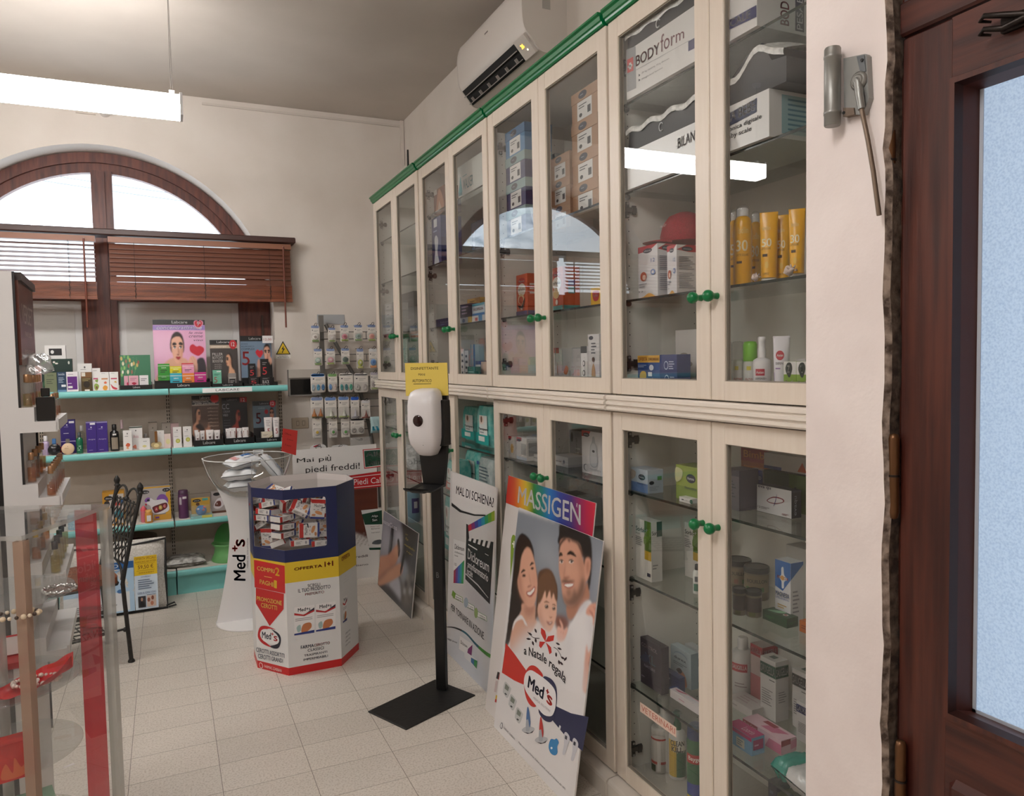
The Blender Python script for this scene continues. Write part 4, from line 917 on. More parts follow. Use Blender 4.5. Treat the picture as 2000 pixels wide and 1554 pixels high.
L(ell(414,868,17,16),'#1a0f0c',.7);L(ell(480,886,15,14),'#1a0f0c',.7);L(ell(409,862,4,4),'#e8e0da',.3);L(ell(476,880,4,4),'#e8e0da',.3);LN([(388,828),(415,822),(438,832)],.006,'#8f6550');LN([(462,848),(485,850),(500,862)],.005,'#8f6550')
LN([(436,960),(452,968),(466,960)],.005,'#b07862');L([(410,1000),(440,1012),(470,1005),(458,1030),(432,1036)],'#8d4a44',.8);L([(420,1006),(442,1015),(462,1010),(446,1022)],'#e2d8d2',.4)
L([(600,850),(720,790),(780,650),(802,700),(802,810),(720,900),(680,962),(615,985)],'#b27d66',1)
L([(538,110),(640,140),(760,190),(818,240),(832,400),(826,560),(802,720),(780,560),(745,480),(740,400),(530,300),(528,200)],'#1d1614',.8)
L([(540,262),(600,240),(660,262),(720,300),(744,420),(760,480),(800,560),(775,640),(762,700),(722,800),(660,862),(610,862),(575,822),(556,740),(546,640),(528,540),(528,400)],'#cc9780',.8)
L([(528,300),(580,230),(622,275),(650,250),(720,300),(745,420),(700,300),(640,262),(600,245),(545,300),(530,380)],'#241a17',1)
L([(700,400),(744,440),(752,560),(745,700),(705,760),(725,600)],'#a2715b',4,.7);L([(590,470),(632,500),(640,560),(600,560)],'#dba992',4,.8);L([(660,500),(700,520),(690,590),(650,580)],'#d9a38c',5,.8)
L([(766,450),(800,415),(820,460),(806,580),(772,625)],'#d39c85',.8);L([(780,470),(803,450),(800,540),(785,570)],'#a76f5a',1.5,.8)
L([(560,750),(600,795),(640,775),(668,700),(692,742),(724,660),(742,600),(764,640),(748,760),(690,852),(622,866),(580,832)],'#4e3a31',2.2,.75);L([(600,715),(640,715),(632,775),(600,770)],'#6a4b3e',2,.6)
LN([(548,640),(580,632),(610,642),(672,632)],.016,'#5a4236',1,.85)
L([(572,655),(660,650),(650,690),(600,698)],'#a95e55',.7);L([(580,664),(654,658),(644,680),(602,687)],'#ece8e4',.4)
LN([(527,408),(542,384),(562,398)],.014,'#21150f');LN([(600,388),(640,372),(688,412)],.014,'#21150f')
L(ell(550,456,17,13),'#e6ded8',.5);L(ell(640,456,22,13),'#e6ded8',.5);L(ell(552,456,9,11),'#33302f',.4);L(ell(643,455,10,11),'#33302f',.4);LN([(614,446),(640,438),(668,452)],.005,'#3a241d');LN([(530,446),(550,440),(570,450)],.005,'#3a241d')
LN([(590,470),(575,560),(572,596)],.006,'#a97560',1.2,.8);LN([(566,598),(590,606),(630,596)],.008,'#96604e',.9)
L([(720,880),(770,822),(816,815),(836,880),(862,1080),(835,1600),(555,1600),(580,1250),(610,1080),(650,1000)],'#e2dfe0',.8);L([(700,940),(720,880),(770,822),(800,830),(740,900)],'#c8c6cc',2,.8);L([(600,1120),(640,1060),(630,1300),(590,1500),(575,1300)],'#cbc8cb',6,.8);L([(800,960),(840,960),(850,1080),(810,1150)],'#cfccd0',5,.8)
L([(782,890),(828,840),(905,850),(895,960),(872,1078),(842,1035),(835,960),(780,940)],'#d99e89',.8);LN([(800,900),(830,930),(850,990)],.006,'#a8665a',.8);LN([(840,860),(868,920),(870,990)],.005,'#b5766a',.8)
L([(782,1215),(800,1290),(855,1195),(850,1400),(820,1640),(745,1640),(758,1420)],'#d4a08d',1);LN([(840,1230),(815,1350),(800,1420)],.008,'#8d5448',1)
L([(505,1115),(518,1050),(548,1062),(530,982),(562,1030),(572,1082),(602,1055),(604,1100),(572,1175),(520,1190)],'#e2ad9a',.8);LN([(548,1062),(545,1110)],.004,'#b9776a');LN([(572,1082),(565,1130)],.004,'#b9776a')
L([(60,1300),(200,1130),(330,1080),(520,1190),(585,1230),(570,1640),(-40,1640),(-20,1300)],'#dcd9d9',7)
L([(690,1480),(760,1420),(745,1700),(640,1700)],'#e0dcdc',8)
P.put(b)
rd,nv,dkk=M('#c22b22',.4),M('#1b2149',.4),M('#2a1a22',.4)
for pts in (((365,1060),(400,1090),(412,1140),(404,1190),(380,1150),(362,1110)),((404,1190),(430,1140),(486,1130),(478,1180),(440,1190)),((404,1192),(350,1188),(346,1230),(362,1250),(390,1210)),((408,1196),(425,1240),(442,1306),(462,1290),(455,1240))): PG(b,FF,KF,pts,rd,.0014)
for cx_,cy_,a in ((265,1120,.6),(250,1165,.2),(315,1090,1.2),(315,1180,1.4),(290,1205,1.3),(520,1210,.5),(535,1255,.4),(503,1310,1.5),(530,1380,1.4),(565,1340,.6),(588,1350,2.2),(552,1390,.8)):
    c,s_=math.cos(a),math.sin(a);PG(b,FF,KF,[(cx_+x*c-y*s_,cy_+x*s_+y*c) for x,y in ((-24,0),(-8,-9),(8,-8),(22,0),(6,9),(-10,8))],dkk,.0014)
for q in (((240,1100),(290,1150),(350,1160)),((480,1240),(520,1270),(560,1350))):
    pp=FP(FF,KF,q);c_=cat(pp,6,False);n_=np.gradient(c_,axis=0);n_=np.stack([-n_[:,1],n_[:,0]],1);n_ /= np.linalg.norm(n_,axis=1)[:,None];b.flat(FF,[tuple(p) for p in np.concatenate([c_+n_*.0012,(c_-n_*.0012)[::-1]])],.0014,dkk)
bend(b,FF,'a Natale regala',FP(FF,KL,[(428,168),(545,205),(640,262),(740,352),(835,462)]),.042,M('#1a1820',.4),.0014,.015)
PG(b,FF,KL,[(248,28),(330,130),(450,300),(440,350),(424,442),(330,400),(208,322)],rd,.0012)
PG(b,FF,KL,[(755,660),(900,728),(1075,765),(1015,1108),(850,965),(715,800),(690,700)],nv,.0012)
PG(b,FF,KL,[(428,430),(440,330),(480,262),(530,252),(580,290),(620,360),(560,420),(560,640),(500,655),(450,570)],rd,.0016,True)
PG(b,FF,KL,[(620,372),(690,378),(742,440),(760,530),(752,660),(722,790),(680,816),(620,785),(575,690),(640,560)],nv,.0019,True)
PG(b,FF,KL,[(436,470),(432,390),(452,325),(500,298),(570,335),(680,420),(744,510),(750,640),(722,738),(680,758),(620,735),(550,650),(475,550)],M('#e4e1e2',.4),.0022,True)
TQ(b,FF,KL,'Med',[(466,468),(622,595),(640,470),(482,348)],M('#171a33'),.0026,bold=.035);TQ(b,FF,KL,'+',[(650,524),(682,548),(686,498),(654,474)],rd,.0026,bold=.06);TQ(b,FF,KL,'s',[(655,622),(712,668),(720,575),(664,528)],rd,.0026,bold=.035)
TQ(b,FF,KL,'MEDICAL SOLUTIONS',[(524,580),(690,718),(698,700),(530,562)],M('#8b7f86'),.0026)
gy,lg,bl_=M('#8b8f93'),M('#c9cbcc'),M('#2f7fb8')
for x,y in ((255,490),(312,615),(375,745)):
    PG(b,FF,KL,[(x-36,y+10),(x-14,y-78),(x+40,y-20),(x+42,y+10),(x+8,y+86),(x-30,y+40)],M('#bfc0c0'),.0013,True);PG(b,FF,KL,[(x-20,y-10),(x-8,y-60),(x+28,y-20),(x+16,y+20)],M('#777d74'),.0016);PG(b,FF,KL,[(x-22,y+40),(x-10,y+34),(x+6,y+50),(x-6,y+58)],M('#3b3c40'),.0016)
for x,y,c in ((475,850,'#4a6c9c'),(605,950,'#b8322c')):
    PG(b,FF,KL,[(x-66,y+40),(x-20,y+10),(x+50,y+20),(x+56,y+50),(x+10,y+78),(x-50,y+66)],M('#b6b8bc'),.0013,True);PG(b,FF,KL,[(x-50,y+64),(x+10,y+76),(x+54,y+48),(x+40,y+72),(x-10,y+84)],M('#3a3b44'),.0016);PG(b,FF,KL,[(x-26,y+50),(x-22,y-60),(x+0,y-80),(x+14,y-40),(x+10,y+50)],M('#a5a9b1'),.0016,True);PG(b,FF,KL,[(x-22,y-60),(x-12,y-175),(x+2,y-170),(x+20,y-40),(x+10,y+20),(x-2,y-60)],M(c),.0019,True)
PG(b,FF,KL,[(680,1030),(700,985),(735,990),(755,980),(778,1020),(762,1060),(765,1120),(740,1148),(700,1130),(678,1080)],bl_,.0016,True);PG(b,FF,KL,ell(706,1075,10,12),M('#dfe6ea'),.0019)
for x,y in ((850,1000),(935,1060)):
    PG(b,FF,KL,[(x-20,y-60),(x,y-85),(x+30,y-50),(x+36,y-5),(x+10,y+70),(x-12,y+140),(x-36,y+130),(x-20,y+40)],M('#c5c5cc'),.0016,True);PG(b,FF,KL,[(x-6,y-55),(x+14,y-40),(x+8,y-5),(x-12,y-20)],M('#3a3a46'),.0019)
PG(b,FF,KL,[(785,845),(800,860),(785,912),(770,900)],M('#d8d8d8'),.0016)
TQ(b,FF,KL,'FARMAC-ZABBAN',[(225,880),(336,995),(338,975),(228,858)],M('#55555c'),.0014);PG(b,FF,KL,[(205,820),(216,835),(212,880),(196,880),(190,850)],M('#66666c'),.0014,True);PG(b,FF,KL,[(205,828),(211,838),(208,872),(199,872),(195,850)],M('#dddada'),.0017,True)
TQ(b,FF,KL,'Meds e un marchio Farmac-Zabban prodotti medicali in farmacia dal 1895',[(372,1030),(838,1498),(846,1478),(378,1008)],M('#55555c'),.0014)
tag(b.obj('family_poster'),'poster of a smiling couple and child leaning on the cabinets, red and navy bands below','poster')
  # --- rainbow headed board behind it
FM=lean(1.186,2.90,1.318,1.0)
KM=Kc(960,780,.18018);KX=Kc(850,880,.43370)
tl,tr_,br_,bl2=FM.px(993,931),FM.px(1164,979),FM.px(1163,1048),FM.px(991,985.5)
x0,x1,z1=tl[0],tr_[0],(tl[1]+tr_[1])/2;zb=(bl2[1]+br_[1])/2
b=B();b.fbox(FM,x0,x1,0,z1,-.004,0,M('#d9d4d2',.35))
P=Paint(FM,x0,zb,x1,z1,120,20,'#c8202a');hues=[(0,'#c92a22'),(.1,'#d3542a'),(.2,'#d99a2e'),(.26,'#c9b02e'),(.36,'#2e7a35'),(.46,'#1d7a78'),(.54,'#2271b5'),(.66,'#2c3c8c'),(.78,'#3d2a72'),(.86,'#8a1d5a'),(.94,'#b01c45'),(1,'#c0203a')]
hx=[q[0] for q in hues];hc=np.array([lin(q[1]) for q in hues])
for i in range(121):
    for j in range(21): f_=min(1,max(0,i/120+.04*(j/20-.5)));P.a[j,i]=[np.interp(f_,hx,hc[:,c]) for c in range(3)]
P.put(b)
TQ(b,FM,KM,'MASSIGEN',[(285,1120),(970,1365),(970,1140),(300,935)],M('#e8e6e6',.4),.0016,bold=.012);TX(b,FM,KM,'R',922,1165,942,1128,M('#e8e6e6'),.0016)
PG(b,FM,KF,[(90,240),(140,262),(130,560),(100,640),(95,800),(68,800),(80,640)],M('#7e9c2e'),.001,True);PG(b,FM,KF,[(98,280),(135,295),(134,310),(97,295)],M('#e8e8e0'),.0014);PG(b,FM,KF,[(110,262),(120,266),(118,330),(108,326)],M('#e8e8e0'),.0014)
PG(b,FM,KL,[(165,312),(202,330),(190,398),(150,380)],M('#232024'),.001);PG(b,FM,KL,[(185,325),(203,332),(192,400),(172,390)],M('#b32a28'),.0014);PG(b,FM,KL,[(146,400),(166,408),(150,520),(130,512)],M('#c9b6b6'),.001);PG(b,FM,KL,[(148,545),(165,552),(155,620),(138,612)],M('#d4b23a'),.001);PG(b,FM,KL,[(142,585),(160,592),(155,622),(137,614)],M('#b32a28'),.0014)
tag(b.obj('massigen_board'),'white board with rainbow header lettered MASSIGEN, behind the family poster','poster');bpy.data.objects['massigen_board'].name='rainbow_header_board'
FR=Fr(FM.o+V3(.008,.03,0),FM.ux,FM.uz);
q=[FR.px(949.7,1387),FR.px(979,1240)]
b=B();xa=q[0][0];b.prism(FR,[(xa,0),(xa+.1,0),(xa+.1,q[1][1]),(q[1][0],q[1][1]),(xa+.0,.02)],-.004,0,M('#dcd8d6',.35));PG(b,FR,KL,[(80,520),(112,560),(118,640),(150,680),(130,745),(62,690)],M('#c5382e'),.001)
for x in (80,104): PG(b,FR,KL,ell(x,690+(x-80)*.8,10,16),M('#3a1513'),.0014)
tag(b.obj('cardboard_panel'),'low white panel with a red corner peeping out left of the family poster','poster')
  # --- clapperboard poster
FD=lean(1.252,3.583,1.298,.93);KD=Kc(860,910,.29598)
dz=lambda p: FD.px(*p)
tl,tr_=FD.px(884.7,922.5),FD.px(977,953);x1=FD.px(953,1352)[0];x1=(x1+tr_[0])/2;zt_=(tl[1]+tr_[1])/2
b=bd(FD,x1,zt_)
P=Paint(FD,0,0,x1,zt_,90,150,'#cfcccb')
def L(pts,c,bl=.6,al=1,sm=True,K=KD): P.poly(FP(FD,K,pts),c,bl,al,sm)
L([(80,40),(400,140),(390,305),(230,320),(140,290),(75,240)],'#e2dfde',.4,1,False);L([(170,740),(330,900),(320,1020),(160,860)],'#8f8d9c',12,.9);L([(60,1100),(150,1100),(330,1320),(330,1500),(40,1300)],'#c3c9d4',10,.9);L([(350,800),(360,1200),(320,1230),(320,900)],'#a9b6c4',8,.8)
P.put(b)
dk2=M('#16161a',.4)
TQ(b,FD,KD,'MAL DI SCHIENA?',[(105,182),(352,275),(355,210),(108,128)],M('#1b1b22'),.001,bold=.008)
PG(b,FD,KD,[(75,240),(140,292),(230,318),(300,320),(300,330),(225,328),(130,304),(75,262)],dk2,.001)
for k,c in enumerate(('#a8263a','#7a2c6c','#3c3f8e','#2a66ae','#1f8aa0','#2e8f5c','#5e9a30','#8fa52e')):
    a,e=k/8,(k+1)/8;PG(b,FD,KD,[(182+178*a,392-100*a),(182+178*e,392-100*e),(188+172*e,430-72*e),(188+172*a,430-72*a)],M(c),.001)
PG(b,FD,KD,[(172,380),(184,385),(192,480),(172,478)],dk2,.001)
PG(b,FD,KD,[(172,470),(352,500),(328,912),(166,745)],M('#1b1b21',.35),.001)
for k in range(5): x=195+30*k;y=445+11*k;PG(b,FD,KD,[(x+4,y+2),(x+20,y+6),(x+8,y+52),(x-8,y+46)],M('#cfcdcc'),.0014)
PG(b,FD,KD,[(166,712),(250,790),(318,872),(318,866),(250,780),(166,704)],M('#b9b7b9'),.0014);PG(b,FD,KD,[(186,512),(245,548),(245,556),(186,520)],M('#d8d6d6'),.0014);PG(b,FD,KD,[(296,575),(320,588),(320,592),(296,579)],M('#d8d6d6'),.0014)
wt=M('#dcdada')
TQ(b,FD,KD,'Diclo',[(182,610),(248,652),(250,590),(184,540)],wt,.0014,bold=.015);TQ(b,FD,KD,'reum',[(248,655),(322,700),(324,655),(250,610)],wt,.0014);TQ(b,FD,KD,'antinfiammatorio',[(182,665),(316,765),(318,712),(182,622)],wt,.0014);TQ(b,FD,KD,'locale',[(176,712),(214,735),(214,690),(178,665)],wt,.0014)
PG(b,FD,KD,[(88,480),(166,505),(154,780),(86,768)],M('#dddcdc'),.001)
for k,c in enumerate(('#a02c4a','#6a3f8a','#3a6ab0','#2e8a9a','#3c9a5a')):
    a,e=k/5,(k+1)/5;PG(b,FD,KD,[(88+66*a,770+6*a),(88+66*e,770+6*e),(90+70*e,690-70*e),(90+70*a,690-70*a)],M(c),.0014)
TQ(b,FD,KD,'Dicloreum',[(96,545),(160,562),(160,535),(98,512)],M('#33343c'),.0014,bold=.01);TQ(b,FD,KD,'antinfiammatorio',[(96,570),(158,590),(158,578),(96,556)],M('#55565c'),.0014);TQ(b,FD,KD,'locale',[(96,592),(118,600),(118,588),(96,580)],M('#55565c'),.0014);TQ(b,FD,KD,'10',[(94,655),(108,660),(108,640),(94,636)],M('#33343c'),.0014)
for x,y,s1,s2 in ((112,862,'cerotti','medicati'),(190,918,'12 ore','di azione'),(270,985,'sollievo','prolungato')):
    P_=[(x-32,y-34),(x+36,y+4),(x+40,y+40),(x-30,y+6)];PG(b,FD,KD,P_,M('#77a03a' if x<150 else '#6a9a6a'),.001);PG(b,FD,KD,[(x-30,y-30),(x+34,y+6),(x+37,y+36),(x-28,y+3)],wt,.0014)
    TQ(b,FD,KD,s1,[(x-8,y+2),(x+30,y+22),(x+30,y+10),(x-8,y-8)],M('#33402c'),.0017);TQ(b,FD,KD,s2,[(x-8,y+16),(x+32,y+36),(x+32,y+24),(x-8,y+6)],M('#33402c'),.0017)
PG(b,FD,KD,[(84,818),(104,840),(96,876),(76,850)],M('#6f9a2e'),.0017);PG(b,FD,KD,ell(172,900,14,34),M('#9aa8b4'),.0017);PG(b,FD,KD,ell(238,968,12,34),M('#8fa56a'),.0017)
TQ(b,FD,KD,'PER TORNARE IN AZIONE.',[(72,945),(290,1148),(294,1100),(74,905)],M('#202026'),.0014,bold=.006)
c_=cat(FP(FD,KD,[(42,1058),(100,1062),(170,1095),(240,1170),(300,1220),(335,1242)]),5,False);c2=cat(FP(FD,KD,[(42,1062),(100,1072),(170,1110),(240,1190),(300,1246),(335,1268)]),5,False)
for i in range(len(c_)-1): b.flat(FD,[c_[i],c_[i+1],c2[i+1],c2[i]],.001,M('#1d1d24' if i<8 else '#2a5f70' if i<16 else '#3f8a34'))
PG(b,FD,KD,[(130,1118),(215,1175),(208,1262),(124,1205)],wt,.0012);PG(b,FD,KD,[(185,1205),(214,1178),(208,1250),(180,1230)],M('#7a2c6c'),.0016);PG(b,FD,KD,[(160,1210),(246,1280),(242,1345),(205,1300),(162,1262)],M('#d6d6da'),.0015);PG(b,FD,KD,[(205,1262),(246,1284),(242,1336),(204,1292)],M('#2e6a9a'),.0019);PG(b,FD,KD,[(226,1276),(246,1284),(242,1336),(224,1312)],M('#2f8a4a'),.0022)
TQ(b,FD,KD,'Dicloreum',[(136,1170),(180,1200),(180,1180),(138,1148)],M('#33343c'),.0018);TQ(b,FD,KD,'oggi puoi',[(48,1145),(112,1172),(112,1160),(48,1130)],M('#33343c'),.0014)
tag(b.obj('clapperboard_poster'),'tall grey poster with a black clapperboard leaning on the cabinets, lettered MAL DI SCHIENA?','poster')
  # --- dark poster of crossed feet
FS=lean(1.236,4.896,1.293,.49);KX2=Kc(560,860,.22519)
q0,q1,q2=FS.px(745.8,999.4),FS.px(812.7,1032.8),FS.px(809.7,1195);x1=(q1[0]+q2[0])/2;zt_=(q0[1]+q1[1])/2
b=bd(FS,x1,zt_)
P=Paint(FS,0,0,x1,zt_,100,80,'#4b4a4e')
def L(pts,c,bl=.6,al=1,sm=True,K=KX2): P.poly(FP(FS,K,pts),c,bl,al,sm)
L([(820,620),(1000,680),(1010,860),(960,1200),(860,1250),(800,1000)],'#85838c',2);L([(1000,680),(1120,750),(1120,900),(1030,1050),(1010,850)],'#2d2826',3);L([(905,770),(930,760),(905,990),(880,990)],'#161519',.6);L([(840,780),(900,790),(880,960),(835,960)],'#a19fa8',4,.8);L([(940,800),(1000,820),(980,1050),(960,1050)],'#b6b4bd',3,.8)
L([(800,1250),(860,1262),(960,1345),(1000,1420),(900,1360)],'#2c2a30',2);L([(890,1240),(960,1180),(985,1250),(990,1380),(940,1320)],'#aeaeb8',2);L([(1010,1150),(1060,1120),(1090,1200),(1080,1400),(1010,1400)],'#77726c',5);L([(985,1100),(1030,1060),(1050,1160),(1000,1220)],'#9095a0',3)
for k in range(12): L(ell(1000+((k*37) % 100),1180+((k*61) % 240),12,26),('#8f8a84','#3c3a3e','#b0aeb4','#5d564e')[k % 4],1.5,.8)
L([(800,1020),(880,990),(940,920),(970,900),(978,960),(950,1060),(900,1110),(800,1200)],'#bb7f62',1);L([(800,1200),(880,1120),(960,1075),(1005,1070),(1000,1150),(940,1200),(860,1240),(800,1256)],'#c48a6b',1);L([(800,1190),(880,1110),(950,1070),(940,1090),(870,1150),(800,1215)],'#7d4c3a',2,.8);L([(960,870),(976,860),(984,960),(968,1010)],'#1a1718',.6);L([(1010,990),(1025,985),(1015,1060),(990,1160),(985,1120)],'#1a1718',.6);L([(930,950),(965,920),(970,960),(940,1000)],'#d39c7e',3,.7);L([(860,1160),(940,1110),(980,1100),(900,1170)],'#d9a284',4,.7)
P.put(b)
TQ(b,FS,KX2,'esanaCens',[(828,708),(955,782),(958,742),(832,672)],M('#dad8dc'),.001,bold=.012)
for s_,q in (('con',[(1030,815),(1050,825),(1050,815),(1030,805)]),('Pas',[(1030,858),(1055,872),(1056,850),(1032,834)]),('modello',[(1020,905),(1110,965),(1112,945),(1022,885)]),('d Agno',[(1040,970),(1090,1005),(1092,985),(1042,950)])): TQ(b,FS,KX2,s_,q,M('#b3a04a'),.001,ital=.3)
tag(b.obj('sandal_poster'),'low dark poster of crossed bare feet leaning on the farthest cabinet','poster')
  # --- foot balm board at the end of the cabinets
FA=back(5.085);KA=KX2
x0=FA.px(572.7,940)[0];x1=1.302;zt_=FA.px(700,870)[1]
b=B();b.prism(FA,[(x0,0),(x1,0),(x1,zt_+.004),(x0+.03,zt_-.002),(x0+.006,zt_-.02),(x0,zt_-.05)],-.005,0,M('#dbd8d6',.35))
P=Paint(FA,x0+.002,.005,x1-.002,zt_-.2,110,90,'#dad8d6')
def L(pts,c,bl=.6,al=1,sm=True,K=KA): P.poly(FP(FA,K,pts),c,bl,al,sm)
L([(300,440),(830,395),(830,920),(300,920)],'#5a2b1e',.5,1,False)
for k in range(5): L([(300,470+k*85),(830,425+k*88),(830,440+k*88),(300,488+k*85)],'#3d1a12',2,.8);L([(500,505+k*85),(830,470+k*88),(800,485+k*88),(520,520+k*85)],'#7d4230',4,.7)
L([(300,760),(545,785),(640,820),(720,860),(830,900),(860,1000),(830,1230),(300,1230)],'#d9d7d5',1,1,False)
for k in range(40): L([(550+((k*53) % 180),800+((k*29) % 110)),(570+((k*53) % 180),802+((k*29) % 110)),(566+((k*53) % 180),812+((k*29) % 110))],'#9a938e',.4,.8)
P.put(b)
gr,rw=M('#173f2e',.35),M('#dddbd9')
TX(b,FA,KA,'Mai pi',88,205,345,138,M('#1c1a1b'),.002);TX(b,FA,KA,'ù',350,178,382,122,M('#1c1a1b'),.002);TX(b,FA,KA,'piedi freddi!',165,298,632,190,M('#1c1a1b'),.002)
PG(b,FA,KA,[(300,338),(840,262),(840,398),(300,450)],M('#b3161c'),.0014);PG(b,FA,KA,[(300,350),(840,285),(840,290),(300,356)],rw,.0018);PG(b,FA,KA,[(300,434),(840,380),(840,385),(300,440)],rw,.0018);TX(b,FA,KA,'Balsamo Piedi Caldi',330,408,860,312,rw,.002)
PG(b,FA,KA,[(658,78),(905,60),(905,215),(672,245)],M('#b3161c'),.0014);PG(b,FA,KA,[(666,84),(900,68),(900,208),(678,236)],rw,.0018);PG(b,FA,KA,[(670,90),(896,74),(896,200),(682,230)],gr,.0022);TX(b,FA,KA,'Allga',690,155,862,88,rw,.0026,bold=.012);TX(b,FA,KA,'San',706,215,800,155,rw,.0026,bold=.012)
PG(b,FA,KA,[(645,605),(840,585),(840,945),(722,948),(690,800)],M('#d5d4d2'),.0016);PG(b,FA,KA,[(650,640),(840,600),(840,725),(678,730)],gr,.002);PG(b,FA,KA,[(712,930),(840,925),(840,945),(718,948)],gr,.002);PG(b,FA,KA,[(724,640),(800,630),(800,705),(730,712)],M('#0f2a1f'),.0024);TX(b,FA,KA,'Allga',735,670,790,642,rw,.0028);TX(b,FA,KA,'San',742,700,782,675,rw,.0028)
TX(b,FA,KA,'Piedi Caldi',728,752,805,735,M('#8c4a48'),.002);TX(b,FA,KA,'Balsamo',734,772,806,752,M('#222222'),.002);TX(b,FA,KA,'fresh balsam',735,805,806,785,M('#666666'),.002);PG(b,FA,KA,[(740,895),(760,870),(810,858),(830,880),(800,900)],M('#555a5e'),.002,True)
TX(b,FA,KA,'per piedi freddi',380,1055,702,985,M('#232124'),.002);TX(b,FA,KA,'uso quotidiano',370,1128,706,1062,M('#232124'),.002);PG(b,FA,KA,[(560,1142),(585,1135),(585,1140),(560,1148)],M('#444444'),.002)
tag(b.obj('foot_balm_board'),'white foot balm board lettered Mai più piedi freddi! at the end of the cabinets','poster')
  # ================================================================ goods: builders
def carton(F,w,h,dp,name,label,cat_,col,art=(),end=(),top=None,group=None,edge=None,r=.4,flip=()):
    b=B();m=M(col,r);b.fbox(F,0,w,0,h,-dp,0,M(edge,r) if edge else m,m,ch=0)
    deco(b,F,w,h,art)
    if end: deco(b,Fr(F.p(w,0,0),-F.n,F.uz),dp,h,end)  # the end to the right
    if flip: deco(b,Fr(F.p(0,0,-dp),F.n,F.uz),dp,h,flip)  # the end to the left
    if top: deco(b,Fr(F.p(0,h,0),F.ux,-F.n),w,dp,top)
    return tag(b.obj(name,base=F.p(w/2,0,-dp/2)),label,cat_,group)
def ctext(b,o,r,F,t,x0,z0,x1,z1,m,bold=0,ital=0):  # lettering wrapped round an upright body, facing along the frame
    v,f=textmesh(t,bold,ital);o=np.array(o);V=[]
    for a,z in v:
        x=x0+(x1-x0)*a;t_=x/r;V.append(o+F.ux*math.sin(t_)*(r+.0006)+F.n*math.cos(t_)*(r+.0006)+V3(0,0,z0+(z1-z0)*z))
    b.add(V,f,m)
def cband(b,o,r,F,x0,x1,z0,z1,m,n=8):
    o=np.array(o);b.grid(lambda i,j: o+F.ux*math.sin((x0+(x1-x0)*i)/r)*(r+.0004)+F.n*math.cos((x0+(x1-x0)*i)/r)*(r+.0004)+V3(0,0,z0+(z1-z0)*j),n,1,m)
def bottle(o,body,cap,name,label,cat_,mb,mc,deco_=None,group=None,sx=1,sy=1,ang=0,n=24,over=None):
    t=thing(name,label,cat_,o,group)
    b=B();b.lathe(o,body,mb,n,sx=sx,sy=sy,ang=ang)
    if deco_: deco_(b)
    b.obj('body',t)
    b=B();b.lathe(o,cap,mc,n,sx=sx if cap[0][0]>.6*max(q[0] for q in body) else 1,sy=sy if cap[0][0]>.6*max(q[0] for q in body) else 1,ang=ang);b.obj('cap',t)
    if over: b=B();b.lathe(o,over,CLEAR(),n);b.obj('overcap',t)
    return t
def squeeze(F,x,z,w,h,dp,name,label,cat_,mb,mc,deco_=None,group=None,capH=.16):
    t=thing(name,label,cat_,F.p(x,z,0),group);zc=h*capH
    b=B();rings=[]
    for k in range(9):
        a=k/8;zz=zc+(h-zc)*a;hw=w/2*(.86+.14*a);hd=dp/2*(1-a)**.7+.0008;rings.append([F.p(x+hw*math.copysign(abs(math.cos(q))**(.9),math.cos(q)),z+zz,hd*math.sin(q)) for q in np.linspace(0,2*math.pi,25)[:-1]])
    b.loft(rings,mb);b.fbox(F,x-w/2,x+w/2,z+h*.965,z+h,-.001,.001,mb)
    if deco_:
        D_=B();deco(D_,Fr((0,0,0),(1,0,0),(0,0,1)),1,1,deco_)  # flat art laid onto the curved front
        V=[]
        for p in D_.v:
            xx,zz,off=p[0],p[2],-p[1];a=min(1,max(0,(zz-capH)/(1-capH)));hw=w/2*(.86+.14*a);hd=dp/2*(1-a)**.7+.0008;c=max(-1,min(1,(xx-.5)*2*.96))
            V.append(F.p(x+hw*c,z+h*zz,hd*math.sqrt(max(0,1-c*c))+.0006+off))
        k0=len(b.v);b.v.extend([tuple(map(float,q)) for q in V])
        for f,mm in zip(D_.f,D_.m): b.f.append(tuple(k0+i for i in f));b.m.append(b.mi(D_.mats[mm]));b.sm.append(False)
    b.obj('tube',t)
    b=B();b.loft([[F.p(x+w/2*k_*math.cos(q),z+zz,dp/2*k_*math.sin(q)) for q in np.linspace(0,2*math.pi,25)[:-1]] for zz,k_ in ((0,.80),(.002,.84),(zc-.002,.86),(zc,.8))],mc);b.obj('cap',t)
    return t
  # goods on the wall shelving; views of the photograph
KT,KU,KV,KG,KQ=Kc(80,640,.16731),Kc(290,620,.135),Kc(320,760,.125),Kc(190,940,.13),Kc(90,1000,.14153)
S1,S2,S3,S4=[z+.0005 for z in SHZ]
def gx(K,x,y,d): return GF.px(*K(x,y),d)
def g(K,xl,xr,yt,yb,d,z,dp,name,label,col,art=(),cat_='carton',group=None,**k):
    x0,zb=gx(K,xl,yb,d);x1,_=gx(K,xr,yb,d);_,zt=gx(K,(xl+xr)/2,yt,d);_,zb=gx(K,(xl+xr)/2,yb,d)
    return carton(GF.sub(x0,z,d),x1-x0,zt-zb,dp,name,label,cat_,col,art,group=group,**k)
COS='cosmetics on the top shelf'
x0,_=gx(K1,60,760,-.30);x1=gx(K1,124,760,-.30)[0];zt=S1+.24
carton(GF.sub(x0,S1,-.30),x1-x0,.225,.006,'counter_card','dark card with pink lower half behind the leafy gift box, top shelf','display card','#1a1719',[('r',0,0,1,.72,'#c99b98'),('c',[(0,0),(1,0),(1,.25),(.5,.3),(0,.15)],'#6d4147'),('t','free',.48,.86,.74,.94,'#d9d5d6'),('e',.6,.78,.09,.05,'#dcdadb'),('t','f',.57,.75,.63,.81,'#1a1719')])
